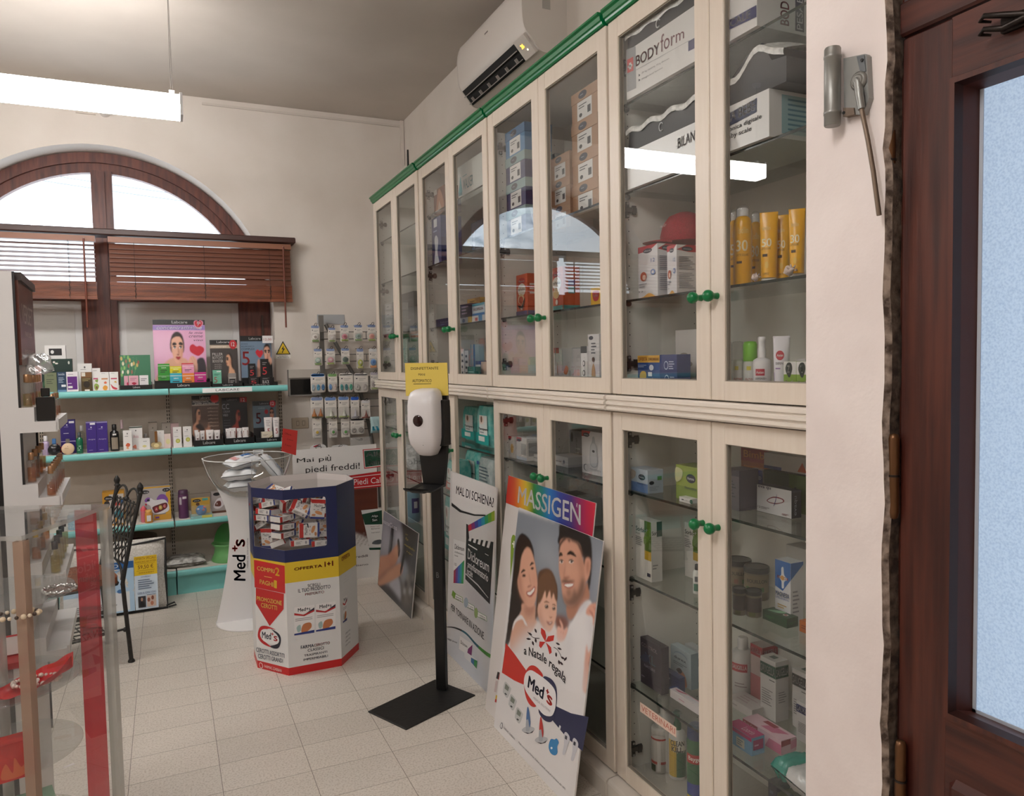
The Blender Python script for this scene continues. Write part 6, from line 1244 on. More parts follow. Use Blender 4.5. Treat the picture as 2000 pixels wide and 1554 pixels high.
for xl,xr,yt,yb,dd,nm in ((480,545,570,800,-.09,'white cream tube at the left rear of the brown counter display'),(492,568,590,800,-.035,'white heart cream tube at the left front of the brown counter display'),(568,645,558,775,-.08,'second white heart cream tube of the brown counter display'),(662,780,555,785,-.05,'third white heart cream tube of the brown counter display'),(782,884,545,760,-.07,'white heart cream tube at the right of the brown counter display')):
    x,h=gb(KV,(xl+xr)/2,yt,yb,dd);w_=gx(KV,xr,yb,dd)[0]-gx(KV,xl,yb,dd)[0]
    squeeze(Fr(GF.p(0,0,dd),GF.ux),x,S2+.0035,w_,h,.022,'cream_tube',nm,'tube',wtb,wcp,[('c',[(.5,.38),(.68,.5),(.62,.58),(.5,.54),(.38,.58),(.32,.5)],'#5d4346'),('l',.3,.66,.7,.8,2,'#8a8488')],HT)
t,F,w,lh=tray(KV,950,1428,130,755,852,.0,.17,'counter_display','black counter display with a red lit face, middle of the second shelf right bay',S2,0,True,(.3,.7))
def fn(L,Ln,T,b,G_):
    L(R4(-.1,-.1,1.1,1.1),'#100e10',0,1,False);prof_face(L,Ln,.62,.58,.27,'#7f2a20','#120808',.8,-1);L([(.3,0),(.34,.3),(.5,.35),(.5,.0)],'#7a2a1f',1.5);L([(.62,0),(.7,.22),(.9,.2),(1.0,0)],'#5b2018',1.5)
    T('Labcare',.2,.93,.6,.98,'#77737a');L(R4(.72,.89,1.0,1.0),'#a3141c',.2,1,False);T('12',.76,.9,.92,.98,'#d8d0d2',bold=.015);T('CC',.0,.74,.28,.86,'#8d8a92');T('CREAM',.04,.66,.3,.71,'#77737a');T('VISO',.02,.58,.22,.63,'#9a979e')
    for k in range(5): T('texture',.04,.48-.06*k,.3,.5-.06*k,'#55525a')
card(t,F,KV,888,1292,135,-.15,'#100e10',fn,60,80,w_=w)
for xl,xr,yt,yb,dd,nm,c in ((968,1040,532,760,-.06,'cream tube with brown band, first from the left in the black counter display','#4a3434'),(1022,1132,530,768,-.045,'cream tube with tan band, second from the left in the black counter display','#6d4a3a'),(1142,1228,520,745,-.06,'cream tube with dark brown band, third from the left in the black counter display','#3a2826'),(1228,1332,515,750,-.045,'cream tube with rosy brown band, fourth from the left in the black counter display','#7a5348')):
    x,h=gb(KV,(xl+xr)/2,yt,yb,dd);w_=gx(KV,xr,yb,dd)[0]-gx(KV,xl,yb,dd)[0]
    squeeze(Fr(GF.p(0,0,dd),GF.ux),x,S2+.0035,w_,h,.022,'cream_tube',nm,'tube',wtb,wcp,[('r',.12,.42,.88,.78,c),('r',.12,.5,.88,.58,'#b99a88'),('l',.3,.84,.7,.9,1,'#8a8488')],HT)
t,F,w,lh=tray(KV,1432,1846,185,750,818,.0,.16,'counter_display','slate counter display marked 5 and 12 at the right end of the second shelf',S2,0,True,(.44,.82))
def fn(L,Ln,T,b,G_):
    L(R4(-.1,-.1,1.1,1.1),'#51606b',0,1,False);L(R4(-.1,.88,1.1,1.1),'#121112',0,1,False);L(R4(-.1,-.1,1.1,.32),'#141315',0,1,False);face(L,Ln,.80,.62,.2,'#a8705c',ax=.9);L(ell(.58,.72,.08,.06),'#8f1a22',.4);L(ell(.86,.92,.13,.09),'#a3141c',.2)
    T('Labcare',.3,.91,.68,.96,'#77737a');T('12',.78,.88,.92,.97,'#d8d0d2',bold=.015);T('5',.12,.42,.34,.7,'#5d1f26',bold=.008);T('COMPLEX',.24,.8,.52,.83,'#8e9aa2')
card(t,F,KV,1340,1815,190,-.13,'#51606b',fn,60,80,w_=w)
for xl,xr,yt,yb,dd,nm in ((1572,1706,375,735,-.085,'large white cream tube marked 5, behind the cream carton in the slate display'),(1712,1812,370,728,-.05,'large white cream tube marked 5, at the right end of the slate display')):
    x,h=gb(KV,(xl+xr)/2,yt,yb,dd);w_=gx(KV,xr,yb,dd)[0]-gx(KV,xl,yb,dd)[0]
    squeeze(Fr(GF.p(0,0,dd),GF.ux),x,S2+.0035,w_,h,.03,'cream_tube',nm,'tube',wtb,wcp,[('t','5',.3,.3,.7,.52,'#9c3a3e',{'bold': .01}),('l',.2,.6,.8,.9,4,'#a09a9c')],HT,.1)
g(KV,1532,1700,600,745,-.03,S2+.0035,.04,'cosmetic_carton','cream carton with a gold swirl at the front of the slate display','#dcd2bf',[('c',[(.5,0),(.6,.3),(.95,.6),(.98,.55),(.68,.28),(.56,0)],'#9a8a3a'),('l',.1,.55,.6,.8,2,'#a79d8c')])
  # third shelf: toys and bottles
TY='toys and baby goods on the third shelf'
g(KG,90,420,70,575,-.05,S3,.09,'toy_box','mustard toy box behind the chair back, third shelf','#b9862a',[('r',.3,.05,.97,.93,'#b9b0aa'),('e',.28,.82,.2,.07,'#15161a'),('t','chicco',.14,.795,.42,.845,'#d8d8da'),('e',.2,.66,.13,.09,'#2a2a2e'),('c',[(.5,.3),(.7,.5),(.9,.35),(.8,.15)],'#3d7a86'),('c',[(.55,.6),(.7,.72),(.8,.6)],'#b0463e'),('c',[(.75,.7),(.9,.8),(.92,.62)],'#3a6aa0'),('c',[(.5,.12),(.62,.25),(.7,.1)],'#c98a3c')],'toy',TY)
g(KG,632,1112,12,520,-.08,S3,.08,'toy_box','grey and yellow toy box showing a purple and white keyboard toy, third shelf','#a9a3a2',[('r',0,.96,1,1,'#c79a34'),('p',[(.82,.1),(1,.1),(1,.85),(.86,.8)],'#c79a34'),('r',.45,0,1,.16,'#c08f30'),('e',.2,.86,.14,.055,'#17181c'),('t','chicco',.09,.835,.31,.885,'#d8d8da'),('e',.87,.88,.12,.055,'#1c1c22'),('t','6-36',.8,.86,.94,.9,'#c8c8cc'),('c',[(.56,.62),(.66,.75),(.82,.74),(.92,.6),(.88,.45),(.7,.55)],'#7a4f9c'),('c',[(.2,.55),(.35,.68),(.5,.6),(.8,.6),(.94,.4),(.9,.24),(.6,.18),(.42,.25),(.35,.45)],'#d4d2d6'),('c',[(.18,.62),(.28,.7),(.36,.66),(.24,.56)],'#7a4f9c'),('c',[(.42,.4),(.6,.46),(.86,.5),(.88,.36),(.7,.26),(.5,.22),(.44,.3)],'#5c1f28'),('e',.54,.33,.06,.07,'#a8353a'),('e',.67,.37,.06,.07,'#b39a3a'),('e',.8,.4,.05,.06,'#a8353a'),('t','A',.51,.3,.57,.37,'#e0d8d8'),('t','B',.64,.34,.7,.41,'#f0e0b0'),('t','C',.77,.37,.83,.44,'#e0d8d8'),('e',.22,.5,.03,.03,'#a8243a'),('e',.3,.62,.05,.03,'#2a2630'),('r',.5,.06,.62,.11,'#6d3a8a')],'toy',TY)
x,h=gb(KG,778,400,590,-.015);r=.0235;o=GF.p(x,S3,-.03)
bottle(o,[(r*.96,0),(r,.003),(r,h*.72),(r*.9,h*.78)],[(r*.8,h*.78),(r*.85,h*.8),(r*.85,h*.98),(r*.75,h)],'baby_jar','small orange jar with a white hang tag, third shelf','jar',M('#c98a3a',.3),M('#d9a85c',.35),lambda b: b.fbox(Fr(o+GF.n*(r+.001),GF.ux),-.012,.012,.012,.05,0,.001,M('#e0dedc')),TY)
x,h=gb(KG,700,300,545,-.05);r=.018;o=GF.p(x,S3,-.06)
bottle(o,[(r*.8,0),(r,.01),(r,h*.7)],[(r*1.05,h*.7),(r*1.05,h*.8),(r*.6,h*.92),(r*.2,h)],'feeding_cup','pink baby cup behind the orange jar, third shelf','cup',M('#c9707e',.35),M('#cf5560',.35),None,TY)
x,h=gb(KG,1303,60,482,-.045);r=.031;o=GF.p(x,S3,-.07)
bottle(o,[(r*.95,0),(r,.004),(r,h*.82),(r*.97,h*.85)],[(r*.97,h*.85),(r*.98,h*.87),(r*.95,h*.98),(r*.8,h)],'thermos','purple insulated flask in a clear blister, third shelf','flask',M('#5b3258',.35),M('#4a2a48',.35),lambda b: (cband(b,o,r,GF,-.006,.02,h*.7,h*.78,M('#d8d2d6')),cband(b,o,r,GF,-.028,-.012,h*.5,h*.76,M('#a9a2a8'))),TY)
b=B();x0=gx(KG,1160,480,-.03)[0];b.fbox(GF.sub(0,0,0),x0,x+.04,S3,S3+.165,-.115,-.113,CLEAR());b.fbox(GF,x0,x0+.002,S3,S3+.165,-.113,-.035,CLEAR());b.fbox(GF,x0,x+.04,S3+.163,S3+.165,-.113,-.035,CLEAR());tag(b.obj('blister_pack'),'clear empty-looking blister shell round the purple flask, third shelf','packaging')
x0=gx(KG,1400,495,-.02)[0];x1=gx(KG,1735,495,-.02)[0];xb=(x0+x1)/2
t=thing('bath_toy','blue ball toy with planes in a clear pack on yellow card, third shelf','toy',GF.p(xb,S3,-.05),TY)
b=B();b.ball(GF.p(xb,S3+.043,-.045),.034,M('#2374b4',.25),20);
for q in ((.010,.006,'#d85a34'),(-.018,.012,'#dfe4ea'),(.016,.02,'#cf3a34')):
    for rr in (1,): b.ball(GF.p(xb+q[0],S3+.043+q[1],-.045+math.sqrt(.034**2-q[0]**2-q[1]**2)-.006),.010,M(q[2],.3),10,sz=.7)
b.obj('ball',t)
b=B();b.fbox(GF,x0,x1,S3,S3+.014,-.09,0,M('#8fb9b8',.4));b.fbox(GF,xb-.0,x1-.006,S3,S3+.016,0,.0006,M('#d2c258'));b.fbox(GF,x0+.01,x1-.01,S3+.014,S3+.12,-.092,-.088,M('#c0973c',.4));deco(b,GF.sub(x0+.01,S3+.014,-.088),x1-x0-.02,.106,[('e',.3,.82,.22,.1,'#15161a'),('t','chicco',.16,.79,.44,.86,'#d8d8da'),('r',.6,.8,.9,.95,'#4c9a94'),('e',.35,.6,.1,.1,'#5a3a26')]);b.obj('backing_card',t)
b=B();b.fbox(GF,x0+.004,x1-.004,S3+.014,S3+.085,-.002,-.0005,CLEAR());b.obj('cover',t)
g(KG,1720,1990,95,410,-.12,S3,.08,'toy_box','toy box with a brown handset, half hidden by the bowl stand, third shelf','#9f9694',[('e',.3,.9,.2,.08,'#17181c'),('c',[(.1,.3),(.3,.65),(.6,.7),(.7,.4),(.4,.2)],'#d0c8cc'),('c',[(.18,.35),(.3,.55),(.5,.55),(.5,.32)],'#5a2a22'),('t','A',.26,.4,.34,.5,'#e0d8d8'),('r',0,0,1,.1,'#5f4030')],'toy',TY)
x0=gx(K1,118,1036,-.03)[0];r=.03;o=GF.p(gx(K1,143,1036,-.03)[0],S3,-.03-r)
bottle(o,[(r*.9,0),(r,.004),(r,.085),(r*.95,.09)],[(r*.7,.09),(r*.75,.092),(r*.75,.105),(r*.6,.108)],'baby_cup','pale blue speckled cup seen through the acrylic showcase, third shelf','cup',noisemat('speckled_blue','#7fa5bd','#b3cbd8',160,.4),M('#c9d6dc',.4),None,TY)
g(K1,100,158,985,1022,-.12,S3,.08,'baby_box','white box behind the pale blue cup, third shelf','#d8d6d4',[('l',.1,.3,.8,.7,2,'#a9a9ac')],'box',TY)
  # fourth shelf
t=thing('vanity_case','glossy dark red and black case on the bottom shelf behind the pillow','case',GF.p(gx(K1,285,1060,-.08)[0],S4,-.15))
x0=gx(K1,240,1075,-.06)[0];x1=gx(K1,309,1075,-.06)[0]
b=B();b.prism(GF.sub(0,S4,-.06),[tuple(q) for q in cat([(x0,0),(x1-.03,0),(x1-.005,.05),(x1,.16),(x1-.02,.215),(x0,.215)],4)],-.2,0,M('#240c0c',.15));b.obj('shell',t)
b=B();b.tube([GF.p(x,S4+.135-.02*(x-x0)/(x1-x0),.004) for x in np.linspace(x0+.01,x1-.012,8)],.005,M('#a31f22',.3),6);b.obj('piping',t)
o=GF.p(gx(K1,362,1108,-.08)[0],S4+.028,-.14);b=B();pillow(b,o,(1,0,0),(0,1,0),(0,0,1),.26,.2,.055,noisemat('foil_bag','#77736d','#d8d6d2',22,.2,.8,bdist=.02));tag(b.obj('foil_pack'),'crumpled silvery plastic pack on the bottom shelf','bag')
t=thing('child_potty','green plastic child potty on the bottom shelf beside the bowl stand','potty',GF.p(gx(K1,446,1104,-.1)[0],S4,-.13))
o=GF.p(gx(K1,446,1104,-.1)[0],S4,-.13);pg=M('#6fae6a',.35)
b=B();b.lathe(o,[(.1,0),(.104,.01),(.085,.05),(.08,.09),(.094,.11),(.1,.118),(.092,.12),(.07,.09),(.06,.03),(1e-6,.02)],pg,28,sy=1.1);b.obj('bowl',t)
b=B();b.grid(lambda i,j: o+V3(-.1*math.cos(math.pi*(.18+.64*i))*(1-.1*j),.085*math.sin(math.pi*(.18+.64*i))+.02*j,.1+.13*j*math.sin(math.pi*(.1+.8*i))),14,6,M('#4f9a50',.35));b.obj('back_rest',t)
  # pillow pack on the floor
FPp=Fr((0,5.02,0),(math.cos(.03),math.sin(.03),0),nrm(V3(0,.12,1)))
x0,_=FPp.px(*K1(112,1205));x1,_=FPp.px(*K1(329,1182));h=.60;h=FPp.px(*K1(322,1050))[1];dk_=M('#141314',.6)
t=thing('pillow_pack','white pillow pack with black piping and a yellow price leaflet on the floor','pillow',FPp.p((x0+x1)/2,0,0))
cl_=noisemat('pillow_cloth','#bdb8b0','#d8d5cf',110,.7,.5,bdist=.003);w=x1-x0
b=B();oc=FPp.p((x0+x1)/2,h/2+.005,-.05)
pillow(b,oc,FPp.ux,FPp.uz,FPp.n,w,h,.10,cl_,16);b.obj('pillow',t)
b=B();P=[FPp.p(x0+.004,.008,-.02),FPp.p(x1-.004,.008,-.02),FPp.p(x1-.008,h*.5,-.015),FPp.p(x1-.002,h-.004,-.02),FPp.p((x0+x1)/2,h-.035,-.015),FPp.p(x0+.004,h-.004,-.02)]
b.tube(P,.008,dk_,8,closed=True);b.tube([FPp.p(x1-.01,.02,-.02),FPp.p(x1+.035,.035,-.01),FPp.p(x1+.045,.02,0),FPp.p(x1,.012,-.01)],.005,dk_,6);b.obj('piping',t)
Fq=Fr(FPp.p(0,0,.006),FPp.ux,FPp.uz)
b=B();q=[Fq.px(*KQ(x,y)) for x,y in ((1212,605),(1535,570),(1555,1330),(1240,1375))];xa,xb_=q[3][0],q[2][0];za,zb_=min(q[2][1],q[3][1])+.01,max(q[0][1],q[1][1])-.005
xl0=Fq.px(*KQ(225,900))[0]
b.fbox(Fq,xl0,xa-.004,za,zb_-.02,-.004,-.001,M('#a9c7e0',.3));b.fbox(Fq,xa,xb_,za,zb_,-.004,0,M('#c9d8e6',.3))
hh=zb_-za;b.fbox(Fq,xa,xb_,zb_-hh*.36,zb_,0,.0006,M('#e0bd22',.35));b.fbox(Fq,xl0,xa-.004,zb_-.02-hh*.13,zb_-.02,-.001,0,M('#2c5f9a',.3));b.fbox(Fq,xl0,xl0+(xa-xl0)*.52,za+.16,zb_-.02-hh*.13,-.001,-.0004,M('#7a4a30',.35));b.fbox(Fq,xl0,xa-.03,za+.01,za+.12,-.001,-.0004,M('#d8dce0',.35))
FL=Fq.sub(xa,za,.0006);deco(b,FL,xb_-xa,hh,[('t','OFFERTA SPECIALE',.04,.93,.96,.98,'#8a4a12'),('t','GUANCIALE AIR SYSTEM',.04,.875,.96,.91,'#8a4a12'),('r',.1,.855,.9,.86,'#8a6a12'),('t','59,50 €',.16,.75,.84,.835,'#6a4412'),('r',.1,.725,.9,.73,'#8a6a12'),('t','INVECE DI 85,00 €',.2,.67,.85,.7,'#8a4a12'),('t','LO IN REGALO',.28,.595,.7,.625,'#3a4a6a'),('l',.14,.37,.86,.57,5,'#5b6b84'),('t','GUIDA AL SONNO IDEALE',.1,.29,.92,.33,'#28487a'),('r',.12,.04,.45,.25,'#2a2830'),('c',[(.2,.05),(.22,.14),(.28,.17),(.36,.14),(.38,.05)],'#17161c'),('e',.28,.19,.045,.035,'#b08a74'),('r',.5,.04,.9,.25,'#c9b4a8'),('e',.58,.17,.06,.04,'#8a4f3a'),('e',.75,.2,.06,.04,'#7a4634'),('e',.72,.1,.07,.04,'#a86a52'),('r',.5,.26,.9,.268,'#26324a')])
FL=Fq.sub(xl0,za,0);ww=xa-.004-xl0;deco(b,FL,ww,hh-.02,[('t','KIT SONNO',.12,.89,.78,.96,'#dfe4ea'),('l',.56,.8,.9,.84,2,'#5f86ad'),('e',.8,.42,.05,.04,'#3f6fa8'),('l',.1,.07,.8,.22,4,'#6a7078')],.001)
b.obj('leaflet',t)
  # ================================================================ rack of pacifiers at the far end of the cabinets
KP,KP2=Kc(595,620,.08367),Kc(595,740,.09655)
RY=5.46;FRk=back(RY);gm=M('#74726e',.45,.5);hm=M('#4a4a4a',.35,.8)
t=thing('pacifier_rack','grey steel wall rack with wire hooks of baby goods beside the cabinets','rack',(1.2,5.56,0))
b=B();x0=back(5.56).px(626,700)[0];b.box(x0-.004,x0+.028,5.545,5.575,0,1.835,gm);b.obj('upright',t)
b=B();b.tube([on(u,v,1,5.553) for u,v in ((636,633),(650,660),(668,692),(691,732),(704,765),(717,815),(724,846),(730,880),(738,950),(741,990))],.014,gm,4);b.obj('diagonal_bar',t)
xr_=1.70
for va,vb in ((648,662),(692.5,706),(742,756),(782,797),(827,841)):
    b=B();z1=on(640,va,1,5.54)[2];z0=on(640,vb,1,5.54)[2]
    for z in (z0,z1): b.tube([(x0-.02,5.535,z),(xr_,5.535,z)],.0035,gm,6)
    for xx in np.linspace(x0,xr_,5): b.tube([(xx,5.535,z0),(xx,5.535,z1)],.003,gm,5)
    b.obj('hook_rail',t)
BG='baby goods hanging on the pacifier rack'
def hook(x,z):
    b=B();b.tube([(x-.008,5.535,z+.012),(x-.008,5.40,z+.012),(x-.008,5.385,z+.022),(x,5.38,z+.028),(x+.008,5.385,z+.022),(x+.008,5.41,z+.010),(x+.008,5.535,z+.008)],.0018,hm,5);b.obj('hook',t)
def blister(K,cx_,yt,yb,w,label,cols,kind='dummy',top='#8797bd',n=1):
    F=back(5.43);x0,zt=F.px(*K(cx_-w/2,yt));x1,zb=F.px(*K(cx_+w/2,yb));x=(x0+x1)/2;ww=x1-x0;h=zt-zb;hook(x,zt-.012)
    o=thing('pacifier_pack' if kind=='dummy' else 'teat_pack' if kind=='teat' else 'baby_pack',label,'pacifier' if kind=='dummy' else 'baby goods',(x,5.43,zb),BG)
    b=B();G_=F.sub(x0,zb);b.prism(G_,rrect(0,0,ww,h,ww*.16),-.0015,0,M('#dcd6ce',.4));b.prism(G_,rrect(ww*.04,h*.84,ww*.96,h*.995,ww*.14),0,.0006,M(top,.4));deco(b,G_,ww,h,[('e',.2,.72,.06,.03,'#30303a'),('l',.35,.6,.85,.74,2,'#a9a49e')],.001)
    if n>1:
        for k in range(1,n): b.prism(Fr(F.p(x0+.004*k,zb-.002*k,-.016*k),F.ux),rrect(0,0,ww,h,ww*.16),-.0015,0,M('#cdbfb2',.4))
    b.obj('card',o)
    b=B();cz=h*.30;cxx=ww/2
    def el(a,e,rx,rz,c,d=.010,th=.5): b.lathe(G_.p(a,e,d),[(1e-6,-rz*th),(.7,-rz*th*.7),(1,0),(.7,rz*th*.7),(1e-6,rz*th)] if 0 else [(1e-6,0),(.55*rx,rz*th*.8),(.9*rx,rz*th*.45),(rx,0)][::-1],M(c,.3),14,G_.n,sx=1,sy=rz/rx)
    if kind=='dummy': el(cxx,cz,ww*.34,h*.17,cols[0],.004);el(cxx,cz+h*.01,ww*.17,h*.08,cols[1],.012);b.fbox(G_,ww*.12,ww*.88,.004,h*.14,.001,.006,M(cols[2],.35),ch=.002)
    elif kind=='teat':
        for k,q in enumerate(cols[:-1]): xx=ww*(k+.5)/len(cols[:-1]) if len(cols)>2 else cxx;b.lathe(G_.p(xx,h*.1,.013),[(ww*.2,0),(ww*.19,h*.05),(ww*.1,h*.16),(ww*.06,h*.26),(ww*.045,h*.34),(1e-6,h*.37)],M(q,.25),14)
        b.fbox(G_,ww*.06,ww*.94,.004,h*.1,.001,.008,M(cols[-1],.35),ch=.002)
    else:
        for k,q in enumerate(cols): xx=ww*(k+.5)/len(cols);el(xx,h*.26,ww*.36/len(cols),h*.17,q,.004)
    b.obj('goods',o)
    b=B();b.fbox(G_,ww*.05,ww*.95,.002,h*.52,.001,.026,CLEAR(),ch=.008);b.obj('bubble',o)
for a in ((KP,245,185,575,215,'white pacifier pack, first from the left in the top row of the rack',('#d9d4cf','#a89c94','#7f9a5a'),'dummy','#8797bd',3),(KP,635,235,572,190,'clear pacifier pack, second in the top row of the rack',('#cfc6c0','#dcd8d4','#8aa25c')),(KP,930,175,560,212,'pink pacifier pack, third in the top row of the rack',('#d08a94','#b9606e','#9aa65a'),'dummy','#8797bd',2),(KP,1250,170,555,215,'grey green pacifier pack, fourth in the top row of the rack',('#9fb0a8','#7f938c','#8aa66a'),'dummy','#8797bd',2),(KP,1565,165,555,210,'salmon pacifier pack, fifth in the top row of the rack',('#d8a396','#c98276','#9aa65a'),'dummy','#8797bd',2),
          (KP,310,728,1112,210,'sage pacifier pack, first from the left in the second row of the rack',('#9fb5a8','#cfd6d0','#7f9a5a'),'dummy','#8797bd',2),(KP,605,725,1100,220,'rose pacifier pack, second in the second row of the rack',('#d79aa4','#e0c4c4','#9aa65a'),'dummy','#8797bd',3),(KP,950,715,1090,210,'dark green pacifier pack, third in the second row of the rack',('#56695f','#45554d','#8aa26a'),'dummy','#8797bd',2),(KP,1295,720,1195,180,'narrow lime pacifier pack, fourth in the second row of the rack',('#a8ae3a','#d0cfae','#b9b56a')),(KP,1600,720,1180,210,'white blue and orange pacifier pack ending the second row of the rack',('#5f8fc4','#3f6fae','#c9854a'),'dummy','#dcdcdc')): blister(*a)
for a in ((KP2,270,-105,262,310,'wide blue soother pack, first from the left in the third row of the rack',('#9fb4bd','#2f8fb5','#27699c'),'pair','#4f86c8',3),(KP2,565,-105,250,200,'slim blue soother pack, second in the third row of the rack',('#5f8fc4','#c9b5ae'),'pair','#7fa86a',2),(KP2,840,-115,258,292,'wide teal soother pack, third in the third row of the rack',('#1f8a8a','#17767c','#2f9a7a'),'pair','#dcdad6',2),(KP2,1140,-115,258,300,'wide clear soother pack, fourth in the third row of the rack',('#b9b5b0','#c4bdb8'),'pair','#dcdad6',2),(KP2,1410,-140,215,170,'blush grey soother pack, fifth in the third row of the rack',('#a59a98','#7f7674','#a3ac7a'),'dummy','#b9b2bc'),
          (KP2,250,370,785,270,'amber teat pack, first from the left in the fourth row of the rack',('#a8662c','#9c5c28','#8a7a3a'),'teat','#8797bd',2),(KP2,525,370,785,255,'clear teat pack, second in the fourth row of the rack',('#c9cabd','#a3b27a'),'teat','#6f8fc8',3),(KP2,790,360,778,235,'clear teat pack with green foot, third in the fourth row of the rack',('#c4c4ba','#9fb06a'),'teat','#6f8fc8',3),(KP2,1018,360,790,185,'bright blue teat pack, fourth in the fourth row of the rack',('#c0bcc4','#b0acb8'),'teat','#2f5fc0'),(KP2,1235,428,792,195,'brown teat pack on a white card, fifth in the fourth row of the rack',('#7a2a18','#8a3a20'),'teat','#dcdada',2),
          (KP2,250,800,1195,195,'pacifier pack with a yellow button in the bottom row of the rack',('#c9c2ba','#d6b12e','#cfc9c2'),'dummy','#d8d2c8',3),(KP2,575,800,1185,185,'pacifier pack with a green button, second in the bottom row of the rack',('#b9b4ad','#4fa03a','#cfc9c2'),'dummy','#b9b2aa'),(KP2,825,800,1180,185,'pacifier pack with a green button, third in the bottom row of the rack',('#b9b4ad','#45a035','#cfc9c2'),'dummy','#b9b2aa'),(KP2,1065,800,1105,290,'wide grey twin pacifier pack, fourth in the bottom row of the rack',('#8f8a84','#8a857f'),'pair','#c4bebc')): blister(*a)
for xl,xr,yt,nm,c in ((110,440,1335,'white hanging pack with a red corner peeping over the foot balm board','#d8d6d6'),(520,900,1345,'white hanging pack with a dark loop peeping over the foot balm board','#d4d2d2')):
    F=back(5.43);x0,zt=F.px(*KP2(xl,yt));x1=F.px(*KP2(xr,yt))[0];b=B();b.prism(F,rrect(x0,zt-.2,x1,zt,.03),-.01,0,M(c,.4));b.tube([F.p((x0+x1)/2+.02*math.cos(a),zt-.02+.01*math.sin(a),.003) for a in np.linspace(0,6.2,12)],.002,hm,5)
    if 'red' in nm: b.flat(F,[(x0+.02,zt-.012),(x0+.05,zt-.001),(x0+.07,zt-.001),(x0+.03,zt-.018)],.0008,M('#b02a38'))
    hook((x0+x1)/2,zt-.02);tag(b.obj('baby_pack'),nm,'baby goods',BG)
bagm=noisemat('crinkled_film','#8f8c88','#c9c7c4',30,.15,.9,bdist=.02);clf=glass('crinkled_clear',(.92,.92,.92),1.4,.08,1.2,.25,(.7,.69,.67))
p=on(705,868,1,5.40);hook(p[0],p[2]+.02);b=B();pillow(b,p+V3(0,0,-.045),(1,0,0),(0,0,1),(0,-1,0),.16,.2,.06,clf);tag(b.obj('clear_bag'),'crinkled clear bag hanging low on the rack above the foot balm board','bag')
p=on(735,829,1,5.41);b=B();pillow(b,p,(1,0,0),(0,0,1),(0,-1,0),.09,.12,.04,M('#a8c4c6',.3));b.fbox(Fr(p+V3(0,-.021,-.04)),-.035,.035,0,.03,0,.001,M('#1f7f96'));tag(b.obj('baby_pack'),'pale teal soft pack at the right end of the rack beside the cabinet','baby goods',BG)
  # ================================================================ goods in the cabinets
K4,K5,K6,K7=Kc(1180,0,.25740),Kc(1180,380,.26385),Kc(1190,790,.25092),Kc(1190,1160,.25356)
KA3,KB3,KM3=Kc(940,60,.27027),Kc(940,440,.33462),Kc(960,780,.18018)
KU1,KU2,KP4=Kc(720,200,.36036),Kc(780,280,.30875),Kc(720,740,.16726)
UP,LO=Z_UP+.0005,Z_LO+.0005
A1,A2,A3=[z+.0008 for z in SH_UP];C1,C2,C3=[z+.0008 for z in SH_LO]
def fit(K,xl,xr,yb,X,z,dp=.05):  # the depth at which goods seen at this spot stand on their shelf, kept inside one cabinet
    if z in (C1,C2,C3,LO) and K(0,yb)[1]<1545 and X<1.6: X=min(1.64,max(1.378,on(*K(xr,yb),2,z)[0]))
    k=int((5.08-on(*K((xl+xr)/2,yb),0,1.345)[1])//CW);lo,hi=YL[k]-CW+.028,YL[k]-.029
    while X>1.378 and (on(*K(xl,yb),0,X)[1]>hi or on(*K(xr,yb),0,X)[1]<lo): X -= .006
    F=side(X);x0,x1=max(F.px(*K(xl,yb))[0],-hi),min(F.px(*K(xr,yb))[0],-lo);return X,F,x0,x1,min(dp,1.702-X)
def c_(K,xl,xr,yt,yb,X,z,dp,name,label,col,art=(),end=(),top=None,cat_='carton',group=None,h=None,**k):
    X,F,x0,x1,dp=fit(K,xl,xr,yb,X,z,dp);zt=F.px(*K((xl+xr)/2,yt))[1]
    return carton(F.sub(x0,z),x1-x0,h or zt-z,dp,name,label,cat_,col,art,end,top,group,**k)
def cb_(K,xl,xr,yt,yb,X,z,name,label,prof,cap,mb,mc,deco_=None,cat_='bottle',group=None,over=None,sy=1,F_=None):
    X,F,xa,xb,_=fit(K,xl,xr,yb,X,z);xc=(xa+xb)/2;zt=F.px(*K((xl+xr)/2,yt))[1];p=F.p(xc,z,0);d=nrm(V3(p[0],p[1],0));pr_=V3(-d[1],d[0],0)
    r=(xb-xa)/2*abs(pr_[1]);h=(min(zt,.382) if z==LO else zt)-z
    p=p+d*r*.6;G=Fr(p,V3(d[1],-d[0],0));p=V3(p[0],p[1],z)
    return bottle(p,[(a*r,b_*h) for a,b_ in prof],[(a*r,b_*h) for a,b_ in cap],name,label,cat_,mb,mc,(lambda b: deco_(b,p,r,h,G)) if deco_ else None,group,over=[(a*r,b_*h) for a,b_ in over] if over else None)
SL=lambda c,n=4: ('l',.12,.2,.9,.85,n,c)
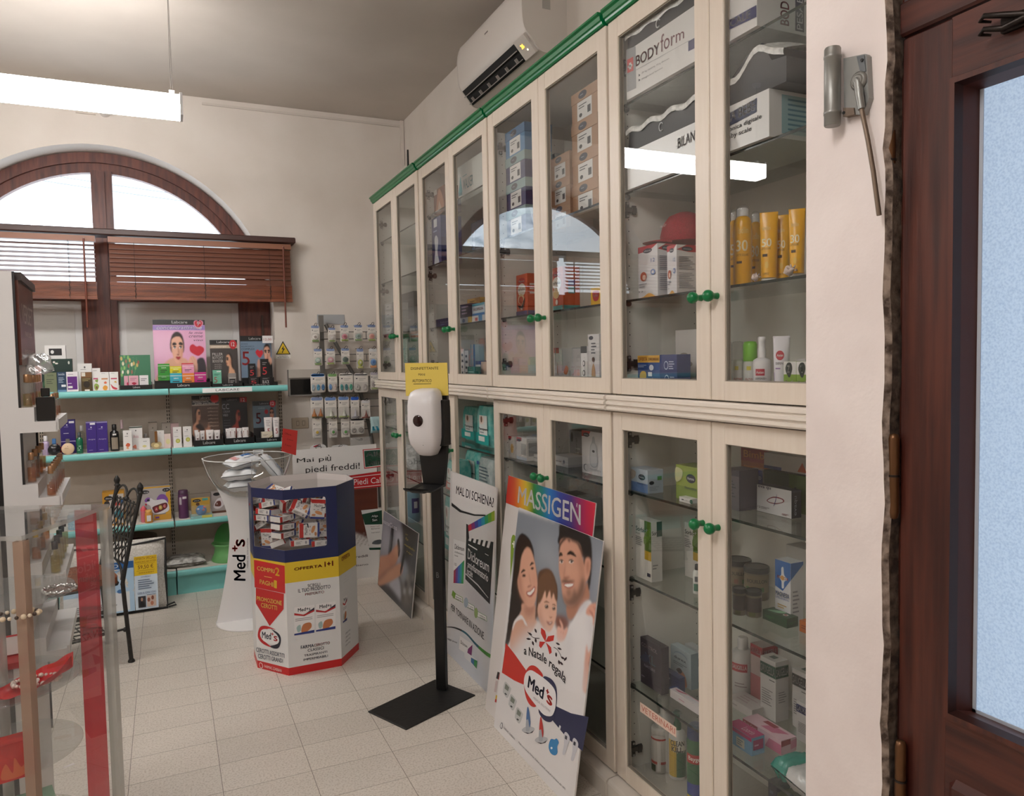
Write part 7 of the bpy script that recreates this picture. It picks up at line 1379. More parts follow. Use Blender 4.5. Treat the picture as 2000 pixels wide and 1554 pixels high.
  # --- nearest cabinet, top: boxed baby scales
def tray_top(F,w,z,dp,h,label):  # dark tray wrapped in white film lying on a box
    t=thing('padded_tray',label,'tray',F.p(w/2,z,-dp/2))
    b=B();dkm=M('#23262c',.5)
    b.prism(F.sub(0,z),[(.0,0),(w,0),(w+.0,h*.5),(w*.93,h*.55),(w*.88,h),(w*.8,h*.9),(w*.7,h*.52),(w*.5,h*.5),(w*.15,h*.5),(.01,h*.6)],-dp,0,dkm)
    xh=.43*w*.62
    b.tube([F.p(xh+.01*math.cos(a),z+h*.28+.012*math.sin(a),.002) for a in np.linspace(.6,5.4,10)],.002,M('#c9cbcd',.3),6);b.obj('tray',t)
    b=B();b.grid(lambda i,j: F.p(-.004+(w+.0)*i,z+h*(.5+.2*math.sin(3*j)+.05*math.sin(40*i)+(.4*math.exp(-((i-.88)/.07)**2)))+.012,.004-(dp-.01)*j),40,8,noisemat('foam_wrap','#bdbcb8','#e4e3df',60,.35,.6,bdist=.004));b.grid(lambda i,j: F.p(-.004+w*i,z+h*(.5+.05*math.sin(40*i)+.4*math.exp(-((i-.88)/.07)**2))+.012-.016*j,.004+.002*math.sin(j*3)),40,3,noisemat('foam_wrap','#bdbcb8','#e4e3df',60,.35,.6,bdist=.004));b.obj('film_wrap',t)
for z,K_,yt,nm,lab in ((A1,K4,300,'upper','white baby scale box lettered BODYform on the top shelf of the nearest cabinet'),(A2,K4,0,'lower','white baby scale box lettered BEBE on the second shelf of the nearest cabinet')):
    X=1.3595;F=side(X);x0=F.px(*K4(170,690))[0];x1=F.px(*K4(1160,130))[0] if nm=='upper' else F.px(*K4(1252,1000))[0]
    w=x1-x0;hb=.150 if nm=='upper' else .115;x0=max(x0,-YL[3]+.06);G_=F.sub(x0,z)
    b=B();b.fbox(G_,0,w,0,hb,-.25,0,M('#d5d3d1',.3))
    if nm=='upper':
        PG(b,F,K4,[(168,378),(240,350),(244,668),(175,700)],M('#8f9093'),.0006);PG(b,F,K4,[(176,455),(222,430),(224,535),(178,556)],M('#b8373a'),.001)
        PG(b,F,K4,[(192,480),(208,472),(208,522),(192,530)],M('#e4e0e0'),.0014);PG(b,F,K4,[(182,500),(216,484),(216,502),(182,518)],M('#e4e0e0'),.0014);PG(b,F,K4,[(240,532),(650,305),(650,308),(240,535)],M('#8f8f93'),.001)
        TQ(b,F,K4,'BODY',[(242,508),(422,405),(422,318),(242,425)],M('#6d2030'),.001,bold=.02);TQ(b,F,K4,'form',[(430,400),(608,290),(608,205),(430,262)],M('#5d2630'),.001)
        TQ(b,F,K4,'20 kg capacity 10 g division',[(286,565),(494,452),(494,436),(286,548)],M('#44444a'),.001);TQ(b,F,K4,'Weight-hold function',[(286,612),(446,522),(446,506),(286,594)],M('#44444a'),.001)
        for y in (575,612): PG(b,F,K4,[(264,y+8),(276,y-6),(264,y-14)],M('#33333a'),.001)
        PG(b,F,K4,[(905,178),(1158,38),(1158,128),(905,248)],M('#25275c'),.001);TQ(b,F,K4,'BABY SCALE',[(770,305),(1112,135),(1112,75),(770,245)],M('#dcdade'),.0014,bold=.015);PG(b,F,K4,[(640,315),(700,280),(700,360),(640,390)],M('#25275c'),.0008)
        Fe=Fr(G_.p(w,0,0),-G_.n,G_.uz);deco(b,Fe,.25,hb,[('t','BODYform',.3,.1,.42,.98,'#7a2a3a',{'rot': 90,'bold': .02}),('r',.5,.05,.62,.98,'#33364c'),('t','PESABEBE',.52,.08,.6,.95,'#d0d0d4',{'rot': 90}),('t','Pese bebe',.66,.08,.74,.95,'#55565c',{'rot': 90}),('t','Pesabebes',.8,.08,.88,.95,'#55565c',{'rot': 90})])
    else:
        PG(b,F,K4,[(700,1000),(1162,742),(1158,848),(700,1095)],M('#2b3350'),.001);TQ(b,F,K4,'BILANCIA MAMMA BEBE',[(560,1130),(1150,830),(1150,752),(560,1050)],M('#dcdade'),.0014,bold=.02)
        TQ(b,F,K4,'bilancia elettronica digitale',[(720,1110),(1196,905),(1196,862),(720,1068)],M('#2b2c33'),.001,bold=.008);TQ(b,F,K4,'digital baby scale',[(800,1120),(1120,1000),(1120,955),(800,1075)],M('#2b2c33'),.001,bold=.008)
        PG(b,F,K4,[(535,1110),(650,1068),(650,1076),(540,1116)],M('#d0d0d0'),.001)
        Fe=Fr(G_.p(w,0,0),-G_.n,G_.uz);deco(b,Fe,.25,hb,[('r',.16,.1,.9,.92,'#8fb0b5'),('l',.24,.15,.84,.88,7,'#4f7c8a')])
    tag(b.obj('baby_scale_box',base=G_.p(w/2,0,-.125)),lab,'box');tray_top(F.sub(x0-.006,0,-.007),w+.055,z+hb+.001,.26,.08 if nm=='upper' else .12,'dark tray in white wrapping on top of the %s baby scale box' % ('BODYform' if nm=='upper' else 'BEBE'))
F=side(1.40);x0=F.px(*K4(158,1440))[0];x1=F.px(*K4(270,1400))[0]
c_(K4,150,165,1235,1440,1.395,A2,.2,'slim_box','slim light blue box with a white swirl left of the BEBE scale box','#6fa6c4',(),[('e',.3,.5,.14,.3,'#d0dde4'),('e',.3,.5,.1,.22,'#6fa6c4')],h=.11) if 0 else None
  # shelf with sunscreen and feeding bottles
ch=lambda c: [('p',[(0,.88),(.6,.9),(1,1),(0,1)],'#b0202c'),('e',.5,.90,.23,.045,'#1a1c34'),('t','chicco',.33,.885,.67,.918,'#d8d8dc'),('t','12',.68,.67,.88,.74,'#6f7fb0'),('e',.78,.48,.12,.055,'#7a8cba'),('e',.78,.48,.06,.028,'#d8d4d6'),('e',.3,.42,.16,.09,c),('e',.34,.4,.09,.05,'#e0c0b0'),('c',[(0,0),(.3,.03),(.6,.09),(.9,.02),(1,0)],'#d8a050'),('t','12',.08,.12,.3,.15,'#555555'),('l',.1,.2,.5,.3,2,'#a0a0a6')]
ce=[('p',[(0,.9),(.5,1),(1,1),(1,.86),(.6,.86)],'#b0202c'),('e',.52,.92,.28,.045,'#1a1c34'),('t','chicco',.32,.905,.72,.935,'#d8d8dc'),('l',.1,.5,.92,.78,8,'#8a8a92'),('l',.1,.12,.92,.45,9,'#9a9aa2'),('c',[(0,0),(.5,.04),(1,.03),(1,0)],'#d8a050')]
c_(K5,255,398,375,740,1.40,A3,.063,'feeding_bottle_box','white feeding bottle box with red top, left one under the red cap','#d9d6d8',ch('#b05a40'),ce,group='feeding bottle boxes')
c_(K5,468,538,375,715,1.41,A3,.075,'feeding_bottle_box','white feeding bottle box with red top, right one, mostly hidden by the door stile','#d9d6d8',ch('#b05a40'),ce,group='feeding bottle boxes')
  # red cap on the feeding bottle boxes
F=side(1.50);xc,zc=F.px(*K5(560,355));zc=A3+.175;o=F.p(xc,zc,0)
t=thing('baseball_cap','red baseball cap lying on the feeding bottle boxes','cap',o);cm=noisemat('red_twill','#8a1a26','#a82634',300,.8,.2)
b=B();b.lathe(o+V3(.02,0,0),[(.075,0),(.078,.02),(.07,.055),(.05,.082),(.02,.094),(1e-6,.096)],cm,28);b.text(Fr(o+V3(-.05,.01,.04),(-.2,-1,0),(.35,-.05,1)),'hello',-.02,0,.03,.012,M('#c9b4b4'),.012,ital=.3);b.obj('crown',t)
b=B();q=[(.075*math.cos(a),.075*math.sin(a)) for a in np.linspace(math.radians(60),math.radians(210),14)]
b.grid(lambda i,j: o+V3(.02,0,0)+V3(math.cos(math.radians(70+130*i))*(.074+.06*j*math.sin(math.pi*i)**.6),math.sin(math.radians(70+130*i))*(.074+.06*j*math.sin(math.pi*i)**.6),.006-.012*j*j+.01*math.sin(math.pi*i)*j),18,5,cm);b.obj('peak',t)
ym,yc,wcap=M('#e6a912',.3),M('#dcdad8',.35),M('#e3e1de',.4)
SUN='sunscreen on the third shelf of the nearest cabinet'
def sund(num):
    def f(b,o,r,h,G): ctext(b,o,r,G,num,-r*.75,h*.42,r*.55,h*.56,M('#e9dcb0'),.02);ctext(b,o,r,G,'LATTE SOLARE',-r*.7,h*.36,r*.6,h*.39,M('#6a4a12'));ctext(b,o,r,G,'isdlin',-r*.5,h*.64,r*.6,h*.72,M('#e0c472'),.01);cband(b,o,r,G,-r*.7,-r*.1,h*.27,h*.3,M('#4a3410'),4);b.lathe(o+V3(0,0,0),[(1e-6,0)]*2,ym,3) if 0 else None
    return f
spr=[(.96,0),(1,.02),(1,.72),(.95,.79),(.8,.84),(.62,.86),(.55,.865)];sc=[(.6,.865),(.62,.87),(.62,.955),(.5,.965),(.45,.97)];so=[(.66,.86),(.68,.88),(.68,.96),(.62,.99),(.4,1),(1e-6,1)]
cb_(K5,958,1098,75,620,1.415,A3,'sunscreen_spray','tall yellow sunscreen spray marked 30 with clear cap, in front',spr,sc,ym,wcap,sund('30'),group=SUN,over=so)
cb_(K5,918,1040,105,600,1.475,A3,'sunscreen_spray','yellow sunscreen spray marked 50 just behind the tall front one',spr,sc,ym,wcap,sund('50'),group=SUN,over=so)
cb_(K5,850,960,125,600,1.53,A3,'sunscreen_spray','yellow sunscreen spray at the far left by the door stile',spr,sc,ym,wcap,sund('30'),group=SUN,over=so)
cb_(K5,1080,1165,120,560,1.56,A3,'sunscreen_spray','yellow sunscreen spray standing at the rear between the front one and the tubes',spr,sc,ym,wcap,sund('30'),group=SUN,over=so)
def sq_(K,xl,xr,yt,yb,X,z,dp,name,label,mb,mc,art,group=None,capH=.06,ux=None):
    F=side(X);p=on(*K((xl+xr)/2,yb),0,X);d=nrm(V3(p[0],p[1],0));G=Fr((p[0],p[1],0),V3(d[1],-d[0],0) if ux is None else ux);zt=F.px(*K((xl+xr)/2,yt))[1];w=abs(G.px(*K(xr,yb))[0]-G.px(*K(xl,yb))[0])
    return squeeze(G,0,z,w,zt-z,dp,name,label,'tube',mb,mc,art,group,capH)
ya_=lambda n: [('t','isdlin',.12,.74,.6,.8,'#e6cf86'),('t',n,.05,.50,.66,.62,'#eadfb8',{'bold': .02}),('t','LATTE SOLARE',.05,.46,.6,.49,'#5a4010'),('r',.1,.36,.4,.40,'#4a3410'),('e',.35,.24,.12,.05,'#e0b850'),('t','COMPLICE',.08,.1,.5,.13,'#5a4010')]
sq_(K5,1152,1288,130,590,1.43,A3,.045,'sunscreen_tube','yellow sunscreen tube marked 50, leftmost of the three tubes',ym,wcap,ya_('50'),SUN)
sq_(K5,1270,1380,150,570,1.475,A3,.045,'sunscreen_tube','yellow sunscreen tube between and behind the two front tubes',ym,wcap,ya_('50'),SUN)
sq_(K5,1366,1490,105,535,1.42,A3,.045,'sunscreen_tube','yellow sunscreen tube marked 30 beside the white wall edge',ym,wcap,ya_('30'),SUN)
def shell(K,x,y,X,r,label):
    p=on(*K(x,y),0,X);p[2]=A3;t=M('#d3bfb6',.4);b=B();p[2]+=.3*r;b.lathe(p+V3(0,0,r*.6),[(1e-6,-r*1.2),(r*.5,-r*.5),(r*.75,-r*.1),(r*.5,r*.2),(r*.3,r*.5),(1e-6,r*.8)],t,14,(0,-1,.2))
    for k in range(7): a=k*.9;b.lathe(p+V3(.4*r*math.cos(a),-.3*r+.12*r*k-.3*r,r*.6+.4*r*math.sin(a)),[(r*.16,0),(r*.1,r*.3),(1e-6,r*.5)],t,6,(math.cos(a),0,math.sin(a)))
    tag(b.obj('sea_shell'),label,'shell','sea shells by the sunscreen')
shell(K5,1120,595,1.385,.014,'small pink sea shell in front of the sunscreen spray');shell(K5,1372,545,1.383,.018,'larger pink sea shell in front of the sunscreen tubes')
  # bottom row of the upper part
c_(K5,250,412,1190,1362,1.395,UP,.05,'repellent_box','blue mosquito lamp box with yellow offer band','#2a4f8c',[('r',0,.78,1,1,'#d9a84a'),('t','OFFERTA',.04,.83,.45,.95,'#a3341c',{'bold': .015}),('t','2 RICARICHE',.52,.84,.97,.93,'#a3341c',{'bold': .01}),('c',[(.1,.35),(.2,.5),(.38,.48),(.4,.3),(.2,.2)],'#d8b43a'),('e',.65,.62,.1,.09,'#d3d8e0'),('r',.5,.35,.68,.48,'#dadde4'),('c',[(.5,.0),(.55,.2),(.7,.3),(.85,.2),(.9,.0)],'#c9d2dc'),('l',.05,.62,.45,.72,2,'#9fb4d8')])
c_(K5,413,540,1183,1366,1.392,UP,.05,'repellent_box','dark blue box with two white ring icons','#1c3470',[('e',.38,.68,.13,.13,'#b9c4dc'),('e',.38,.68,.1,.1,'#1c3470'),('e',.42,.27,.13,.13,'#b9c4dc'),('e',.42,.27,.1,.1,'#1c3470'),('l',.56,.55,.9,.82,4,'#b9c4dc'),('l',.62,.18,.9,.36,3,'#b9c4dc')])
c_(K5,530,690,1000,1368,1.50,UP,.06,'paper_box','tall pale box with grey hearts behind the dark blue one','#c6c2be',[('e',.4,.55,.2,.05,'#8a827c'),('e',.6,.4,.2,.05,'#8a827c'),('e',.4,.25,.25,.06,'#a29a94')],flip=[('r',0,0,1,1,'#84817e')])
MQ='insect repellents at the bottom of the upper sunscreen bay'
vb=[(.95,0),(1,.02),(1,.55),(.85,.62),(.6,.64)]
def zz(c):
    def f(b,o,r,h,G): cband(b,o,r,G,-r*.95,r*.95,h*.03,h*.42,M('#dcdbd6'));cband(b,o,r,G,-r*.5,r*.1,h*.42,h*.5,M(c));ctext(b,o,r,G,'ENZYMIC',-r*.7,h*.2,r*.8,h*.26,M('#b8453a'),.01);ctext(b,o,r,G,'repellente',-r*.7,h*.1,r*.8,h*.15,M('#3a7a4a'))
    return f
for xl,xr,X,lab,mcap in ((850,950,1.42,'white repellent bottle with clear cap, first from the stile',CLEAR()),(945,1035,1.415,'white repellent bottle with clear cap, second from the stile',CLEAR()),(1028,1135,1.425,'white repellent bottle with bright green cap',M('#7cc23c',.3))): cb_(K5,xl,xr,1085,1376,X,UP,'repellent_bottle',lab,vb,[(.95,.6),(1,.62),(1,.93),(.85,.99),(.5,1)],M('#cfd0c4',.3),mcap,zz('#cdbf3a'),group=MQ)
cb_(K5,1098,1238,1050,1380,1.40,UP,'repellent_spray','white pump spray with round red logo',[(.95,0),(1,.02),(1,.52),(.9,.58),(.5,.62)],[(.42,.62),(.44,.66),(.44,.78),(.36,.8),(.36,.9),(.42,.92),(.42,.99),(.3,1)],M('#d9d6d6',.3),M('#dedcdc',.35),lambda b,o,r,h,G: (cband(b,o,r,G,-.7*r,.3*r,h*.3,h*.42,M('#b3243a')),ctext(b,o,r,G,'Autan',-.62*r,h*.335,.2*r,h*.385,M('#e4e0e0'),.02),ctext(b,o,r,G,'DEFENSE+',-.7*r,h*.23,.5*r,h*.265,M('#3a3a40'),.01),cband(b,o,r,G,-.9*r,.9*r,h*.02,h*.14,M('#d0806a'))),group=MQ)
sq_(K5,1250,1376,1046,1378,1.41,UP,.04,'repellent_tube','white and lilac tube with round red logo',M('#d9d5da',.35),M('#9a6fb0',.35),[('e',.4,.66,.27,.085,'#b8303c'),('t','Autan',.2,.64,.6,.685,'#e4e0e0',{'bold': .02}),('t','DEFENSE+',.12,.5,.85,.54,'#3a3a40'),('r',.0,.12,1,.36,'#9d7ab8'),('l',.1,.4,.6,.46,1,'#8a6a9a')],MQ,.1)
for xl,xr,lab in ((1330,1422,'white and green zigzag repellent carton, left of two'),(1424,1520,'white and green zigzag repellent carton, right of two against the wall edge')): c_(K5,xl,xr,1235,1380,1.392,UP,.04,'repellent_carton',lab,'#7fa036',[('r',0,.6,1,1,'#d6d4cf'),('c',[(.15,.75),(.3,.95),(.6,.95),(.7,.75),(.45,.5)],'#1f2a22'),('t','Z',.3,.65,.5,.88,'#d8d8d4',{'bold': .03}),('t','Simille',.08,.2,.92,.42,'#e0e6c8',{'ital': .3,'bold': .01})],group=MQ)
c_(K5,1425,1490,1130,1232,1.46,UP+.0,.02,'display_card','small white and red card behind the zigzag cartons','#d8d4d2',[('r',0,0,1,.25,'#a8202c'),('c',[(.3,.5),(.5,.85),(.7,.5)],'#c9545c')],h=.085)
  # --- lower part of the nearest cabinet
hm_=lambda c,c2: [('r',0,0,1,.4,c),('e',.66,.66,.2,.13,'#1b2330'),('t','Humana',.52,.62,.8,.7,'#d8dade'),('c',[(.0,.5),(.25,.6),(.3,.85),(.0,.9)],c2),('t','finocchio',.4,.34,.9,.42,'#2a3550')]
c_(K6,172,300,500,690,1.40,C1,.06,'tea_carton','pale blue and white tisane carton on the upper shelf of the lower left bay','#aab7c4',hm_('#5c7aa6','#a59a8c'),[('e',.25,.45,.16,.08,'#1b2330'),('r',.62,.55,.9,.72,'#4f8a3a'),('l',.1,.1,.8,.3,3,'#8a96a6')],group='tisane cartons')
c_(K6,522,700,480,770,1.44,C1,.07,'tea_carton','green tisane carton half hidden by the middle stile','#8a9a3f',hm_('#748a34','#b9b98a'),group='tisane cartons')
c_(K6,545,640,725,775,1.382,C1,.028,'drops_carton','tiny white carton with green end lying at the shelf edge','#d4d2ce',[('r',.2,.4,.38,.62,'#23282c'),('t','collirio',.45,.35,.85,.6,'#555555'),('e',1.0,.5,.12,.45,'#1f5a44')])
EV='cartons on the upper shelf of the lower right bay'
c_(K6,1150,1418,645,868,1.50,C1+.0001,.035,'supplement_carton','white carton lettered eva qu with a purple and red loop','#d2d0d0',[('t','eva qu',.04,.86,.42,.98,'#2b2a4c',{'bold': .02}),('c',[(.3,.48),(.5,.66),(.75,.66),(.8,.55),(.6,.42),(.4,.4)],'#7a2430'),('c',[(.33,.48),(.5,.62),(.72,.63),(.77,.55),(.6,.45),(.42,.43)],'#d2d0d0'),('c',[(.5,.3),(.55,.5),(.6,.8),(.57,.5)],'#4c3f7a'),('t','12',.04,.14,.12,.22,'#333333'),('l',.14,.12,.4,.22,2,'#777777'),('l',.75,.06,.95,.14,2,'#8a3a3a')],[('t','evaqu',.3,.1,.6,.8,'#9aa0b0',{'rot': 90}),('r',0,.93,1,1,'#3a3f55')],group=EV,edge='#1e2330')
c_(K6,1082,1196,505,760,1.575,C1+.0001,.03,'supplement_carton','blue and cream carton behind the eva qu carton','#b9b2a4',[('r',0,.5,1,1,'#23357a'),('t','BIOTRED',.1,.72,.9,.82,'#c9cede',{'bold': .015}),('r',.1,.05,.3,.12,'#333333')],group=EV)
c_(K6,1205,1560,535,640,1.57,C1+.11,.05,'supplement_carton','long pale carton lying on others behind the eva qu carton','#bcb8b2',[('r',0,0,.4,.2,'#2c3a78'),('p',[(.75,.1),(.85,.7),(.95,.1)],'#b8552a')],group=EV,h=.045)
c_(K6,1205,1540,640,760,1.57,C1+.0001,.05,'supplement_carton','dark green carton under the long pale one','#4c5a44',[('r',.6,0,1,1,'#56702f')],group=EV,h=.105)
c_(K6,1028,1250,345,750,1.65,C1+.0001,.04,'supplement_carton','tall orange and red carton at the back of the lower right bay','#9c4f22',[('r',0,.72,1,1,'#8f2a1e'),('l',.1,.4,.9,.65,3,'#c07a3a'),('t','Bimbi',.1,.8,.9,.95,'#d08a3a')],group=EV)
c_(K6,890,1012,505,830,1.46,C1,.07,'supplement_carton','dark violet and grey carton beside the middle stile of the lower right bay','#5a5668',[('r',0,0,1,.85,'#7f7c84'),('l',.1,.3,.9,.75,6,'#5a5866')],group=EV)
b=B();p=on(*K6(1512,830),0,1.60);p[2]=C1;b.lathe(p+V3(0,0,0),[(.028,0),(.03,.003),(.03,.052),(.031,.054),(.031,.07),(.028,.072)],M('#16342c',.3),24);tag(b.obj('ointment_tin'),'round dark green tin beside the eva qu carton','tin')
so_=[('t','Sorbi',.02,.79,.55,.87,'#1b2a1c',{'bold': .02}),('r',.58,.35,1,1,'#4c6a1f'),('p',[(.58,.35),(1,.35),(1,.5),(.58,.5)],'#b9982a'),('t','clis',.56,.79,.97,.87,'#e0e2dc',{'bold': .015}),('t','Adulti',.03,.74,.3,.77,'#333333'),('l',.03,.55,.5,.71,5,'#777777'),('c',[(.6,.6),(.98,.75),(.98,.9),(.6,.75)],'#5c8028'),('r',.76,.08,.97,.14,'#23233a')]
se_=[('r',.5,.75,1,1,'#27402a'),('t','Sorbi',.05,.78,.7,.85,'#1b2a1c',{'bold': .02}),('l',.1,.2,.6,.3,2,'#8a8a8a')]
c_(K6,210,330,900,1355,1.40,C2,.042,'enema_carton','tall white carton with green stripe lettered Sorbiclis, fully in view','#d3d1cb',so_,se_,group='Sorbiclis cartons')
c_(K6,590,705,930,1375,1.42,C2,.042,'enema_carton','tall white carton with green stripe lettered Sorbiclis, half behind the middle stile','#d3d1cb',so_,se_,group='Sorbiclis cartons')
cb_(K6,652,715,1245,1485,1.385,C2,'drops_bottle','small white bottle with black cap in front of the half hidden Sorbiclis carton',[(.95,0),(1,.02),(1,.7),(.8,.78),(.5,.8)],[(.5,.8),(.55,.82),(.5,.98),(.3,1)],M('#d0d2cc',.3),M('#1c1c1c',.4),lambda b,o,r,h,G: (cband(b,o,r,G,-.9*r,.9*r,h*.1,h*.35,M('#2f6a52')),cband(b,o,r,G,-.6*r,.2*r,h*.42,h*.6,M('#55585a'))))
JR='bouillon jars'
def jar(K,xl,xr,yt,yb,X,lab,txt=True):
    cb_(K,xl,xr,yt,yb,X,C2,'bouillon_jar',lab,[(.94,0),(.98,.02),(.98,.82),(1,.83)],[(1,.83),(1.02,.85),(1.02,.97),(.99,1),(.94,1),(.9,.98)],M('#6f6654',.35),M('#1c211d',.3),lambda b,o,r,h,G: (cband(b,o,r*.985,G,-1.2*r,1.2*r,h*.25,h*.78,M('#857a62')),ctext(b,o,r*.99,G,'BOUILLON',-.8*r,h*.55,.9*r,h*.66,M('#3a2e24'),.01),[cband(b,o,r*.985,G,a*r,a*r+.3*r,h*.28,h*.42,M(c),3) for a,c in ((-.9,'#4c6a3a'),(-.3,'#8a5a4a'),(.3,'#55703f'))]) if txt else (cband(b,o,r*.985,G,-1.2*r,1.2*r,h*.2,h*.75,M('#3c332c')),cband(b,o,r*.985,G,-.6*r,.2*r,h*.05,h*.2,M('#5a5a2e'),3)),'jar',JR)
jar(K6,900,1112,1215,1490,1.50,'large bouillon jar behind, beside the middle stile');jar(K6,1048,1250,1270,1560,1.46,'large bouillon jar with beige label, right one');jar(K6,960,1066,1432,1660,1.415,'short brown jar in front, left one',False);jar(K6,1062,1190,1450,1680,1.40,'short brown jar in front, right one',False)
c_(K6,1292,1412,1218,1705,1.40,C2,.045,'magnesia_carton','white and blue carton lettered MAGNESIA with a clover emblem','#d0d0d2',[('p',[(0,.55),(.5,.5),(1,.72),(1,1),(0,1)],'#2a63a8'),('c',[(.2,.72),(.4,.76),(.42,.88),(.55,.9),(.6,.78),(.8,.72),(.6,.66),(.58,.56),(.45,.55),(.42,.66)],'#d9dade'),('t','BRIOSCHI',.16,.695,.84,.745,'#b8342c',{'bold': .02}),('e',.5,.72,.12,.04,'#c9924a'),('t','MAGNESIA',.06,.40,.94,.48,'#2a4f94',{'bold': .02}),('t','S.PELLEGRINO',.06,.355,.94,.39,'#2a4f94'),('l',.2,.2,.8,.28,2,'#b9924a')],[('p',[(0,.72),(1,.95),(1,1),(0,1)],'#2a63a8'),('l',.15,.15,.75,.55,6,'#8a8a90')])
c_(K6,1375,1580,1150,1600,1.52,C2,.06,'white_carton','plain white carton behind the MAGNESIA carton','#c9c6c2',[],h=.17)
def flat_c(K,P4,z,h,name,label,col,topart=(),frontart=(),endart=(),group=None):  # a carton lying down: near-left, near-right and far-right corners of its base
    A_,B_,D_=[on(*K(*q),2,z) for q in P4];ux=B_-A_;w=np.linalg.norm(ux);F=Fr(A_,ux);dv=D_-B_;dp=abs(np.dot(dv,F.n));return carton(F.sub(0,0),w,h,dp,name,label,'carton',col,frontart,endart,topart,group)
def lay(K,pl,pr,pf,z,h,*a,**k): return flat_c(K,(pl,pr,pf),z,h,*a,**k)
c_(K7,1182,1368,140,265,1.385,C2,.04,'lozenge_carton','flat dark green carton at the front of the middle shelf, lower right bay','#123f22',[('l',.1,.3,.5,.6,2,'#2f6a3c')],[('l',.1,.3,.8,.6,2,'#2f6a3c')],[('c',[(.1,.2),(.4,.8),(.6,.8),(.5,.3)],'#7fae88'),('e',.75,.45,.09,.18,'#c0c6bc'),('e',.75,.45,.05,.1,'#a3342c')],h=.026)
c_(K7,1465,1600,250,340,1.40,C2,.06,'lozenge_carton','orange carton cut by the wall edge on the middle shelf, lower right bay','#b8611e',[('l',.1,.3,.9,.7,2,'#7a3a12')],h=.03)
  # condoms and hygiene shelf
CDG='small cartons on the lower left shelf of the nearest cabinet'
c_(K7,243,402,372,685,1.40,C3,.03,'condom_carton','dark purple carton lettered CONTROL XL NATURE','#2d2634',[('t','CONTROL',.06,.82,.82,.9,'#c9bcc0',{'bold': .015}),('t','XL',.22,.52,.72,.72,'#6f94a8',{'bold': .01}),('t','NATURE',.2,.4,.72,.46,'#b9b4c0'),('l',.06,.14,.3,.2,1,'#8a8494'),('c',[(.0,.55),(.3,.7),(.5,.6),(.2,.5)],'#3a3f55')],group=CDG)
c_(K7,476,630,425,740,1.41,C3,.03,'condom_carton','pale blue carton lettered durex with a couple embracing','#aebfc4',[('e',.5,.78,.33,.13,'#8fa3b4'),('e',.5,.75,.33,.12,'#b9c9cc'),('t','durex',.18,.67,.78,.75,'#26304a',{'bold': .02}),('l',.15,.5,.85,.6,2,'#6a7480'),('c',[(.35,0),(.4,.3),(.55,.4),(.75,.3),(.8,.0)],'#b8785a'),('c',[(.3,.35),(.45,.45),(.6,.4),(.5,.3)],'#33241e')],[('r',0,.0,1,1,'#8299a3')],group=CDG)
c_(K7,385,535,605,775,1.385,C3,.025,'condom_carton','small navy carton lettered durex in front','#1e2c5c',[('t','durex',.06,.62,.58,.76,'#c9cfdc',{'bold': .02}),('l',.15,.5,.6,.58,1,'#a0a8c0'),('c',[(.5,.0),(.7,.3),(1,.5),(1,0)],'#2f4a8a'),('c',[(0,.0),(.3,.2),(.4,.0)],'#3a5aa0')],group=CDG)
c_(K7,585,705,412,690,1.50,C3,.03,'condom_carton','white and navy carton behind the embracing couple carton','#c0c4c6',[('r',.2,.5,.9,.75,'#25356a')],group=CDG)
PK='pink and white test cartons'
pk_=lambda: [('p',[(.05,.55),(.35,.9),(.45,.9),(.2,.4)],'#b8476a'),('p',[(.35,.9),(.9,.95),(.95,.8),(.45,.8)],'#d9a3b4'),('e',.65,.5,.2,.06,'#c9cdd2')]
c_(K7,470,700,860,940,1.372,C3,.025,'test_carton','white and pink carton jutting over the front edge of the lower left shelf','#d6cfd0',[('l',.3,.3,.6,.6,1,'#c08a9a')],(),pk_(),h=.026,group=PK)
c_(K7,905,1100,900,960,1.45,C3,.07,'test_carton','flat white carton beside the Saugella bottle','#cfcac8',[('l',.1,.3,.6,.7,1,'#a9a2a4')],(),[('l',.2,.2,.8,.8,3,'#b9a8ac')],h=.026,group=PK)
c_(K7,1030,1325,1000,1240,1.385,C3,.055,'test_carton','long white and pink carton with dark red lettering at the front of the hygiene shelf','#d8b4be',[('p',[(.0,.5),(.4,.5),(.4,.95),(.0,.95)],'#8f2434'),('t','Ovulo-Cristal',.03,.6,.37,.85,'#d8c0c4',{'ital': .3}),('p',[(.6,0),(1,0),(1,.7),(.7,.7)],'#c4708c')],[('p',[(0,.55),(.6,.6),(.6,.95),(0,.95)],'#8f2434'),('p',[(.6,.2),(1,.3),(1,.9),(.6,.8)],'#cf8aa0')],[('p',[(.4,.2),(.7,.2),(.9,.8),(.5,.8)],'#c76a8a'),('p',[(.3,.6),(.6,.6),(.62,.9),(.32,.9)],'#8f2434')],h=.04,group=PK)
c_(K7,905,1098,1080,1250,1.375,C3,.045,'test_carton','sky blue and magenta carton at the front beside the middle stile','#6f9fc0',[('r',.4,.12,.72,.62,'#c6c9b9'),('l',.44,.2,.7,.55,3,'#5a7a8a'),('r',0,.8,1,1,'#b02a6a')],[('r',.1,.3,.9,.85,'#9c2a64'),('l',.2,.45,.7,.65,1,'#d0a0c0')],[('r',0,0,1,1,'#b8306f'),('t','Loorin',.45,.25,.85,.75,'#e0c0d0')],h=.05,group=PK)
SG='Saugella washes'
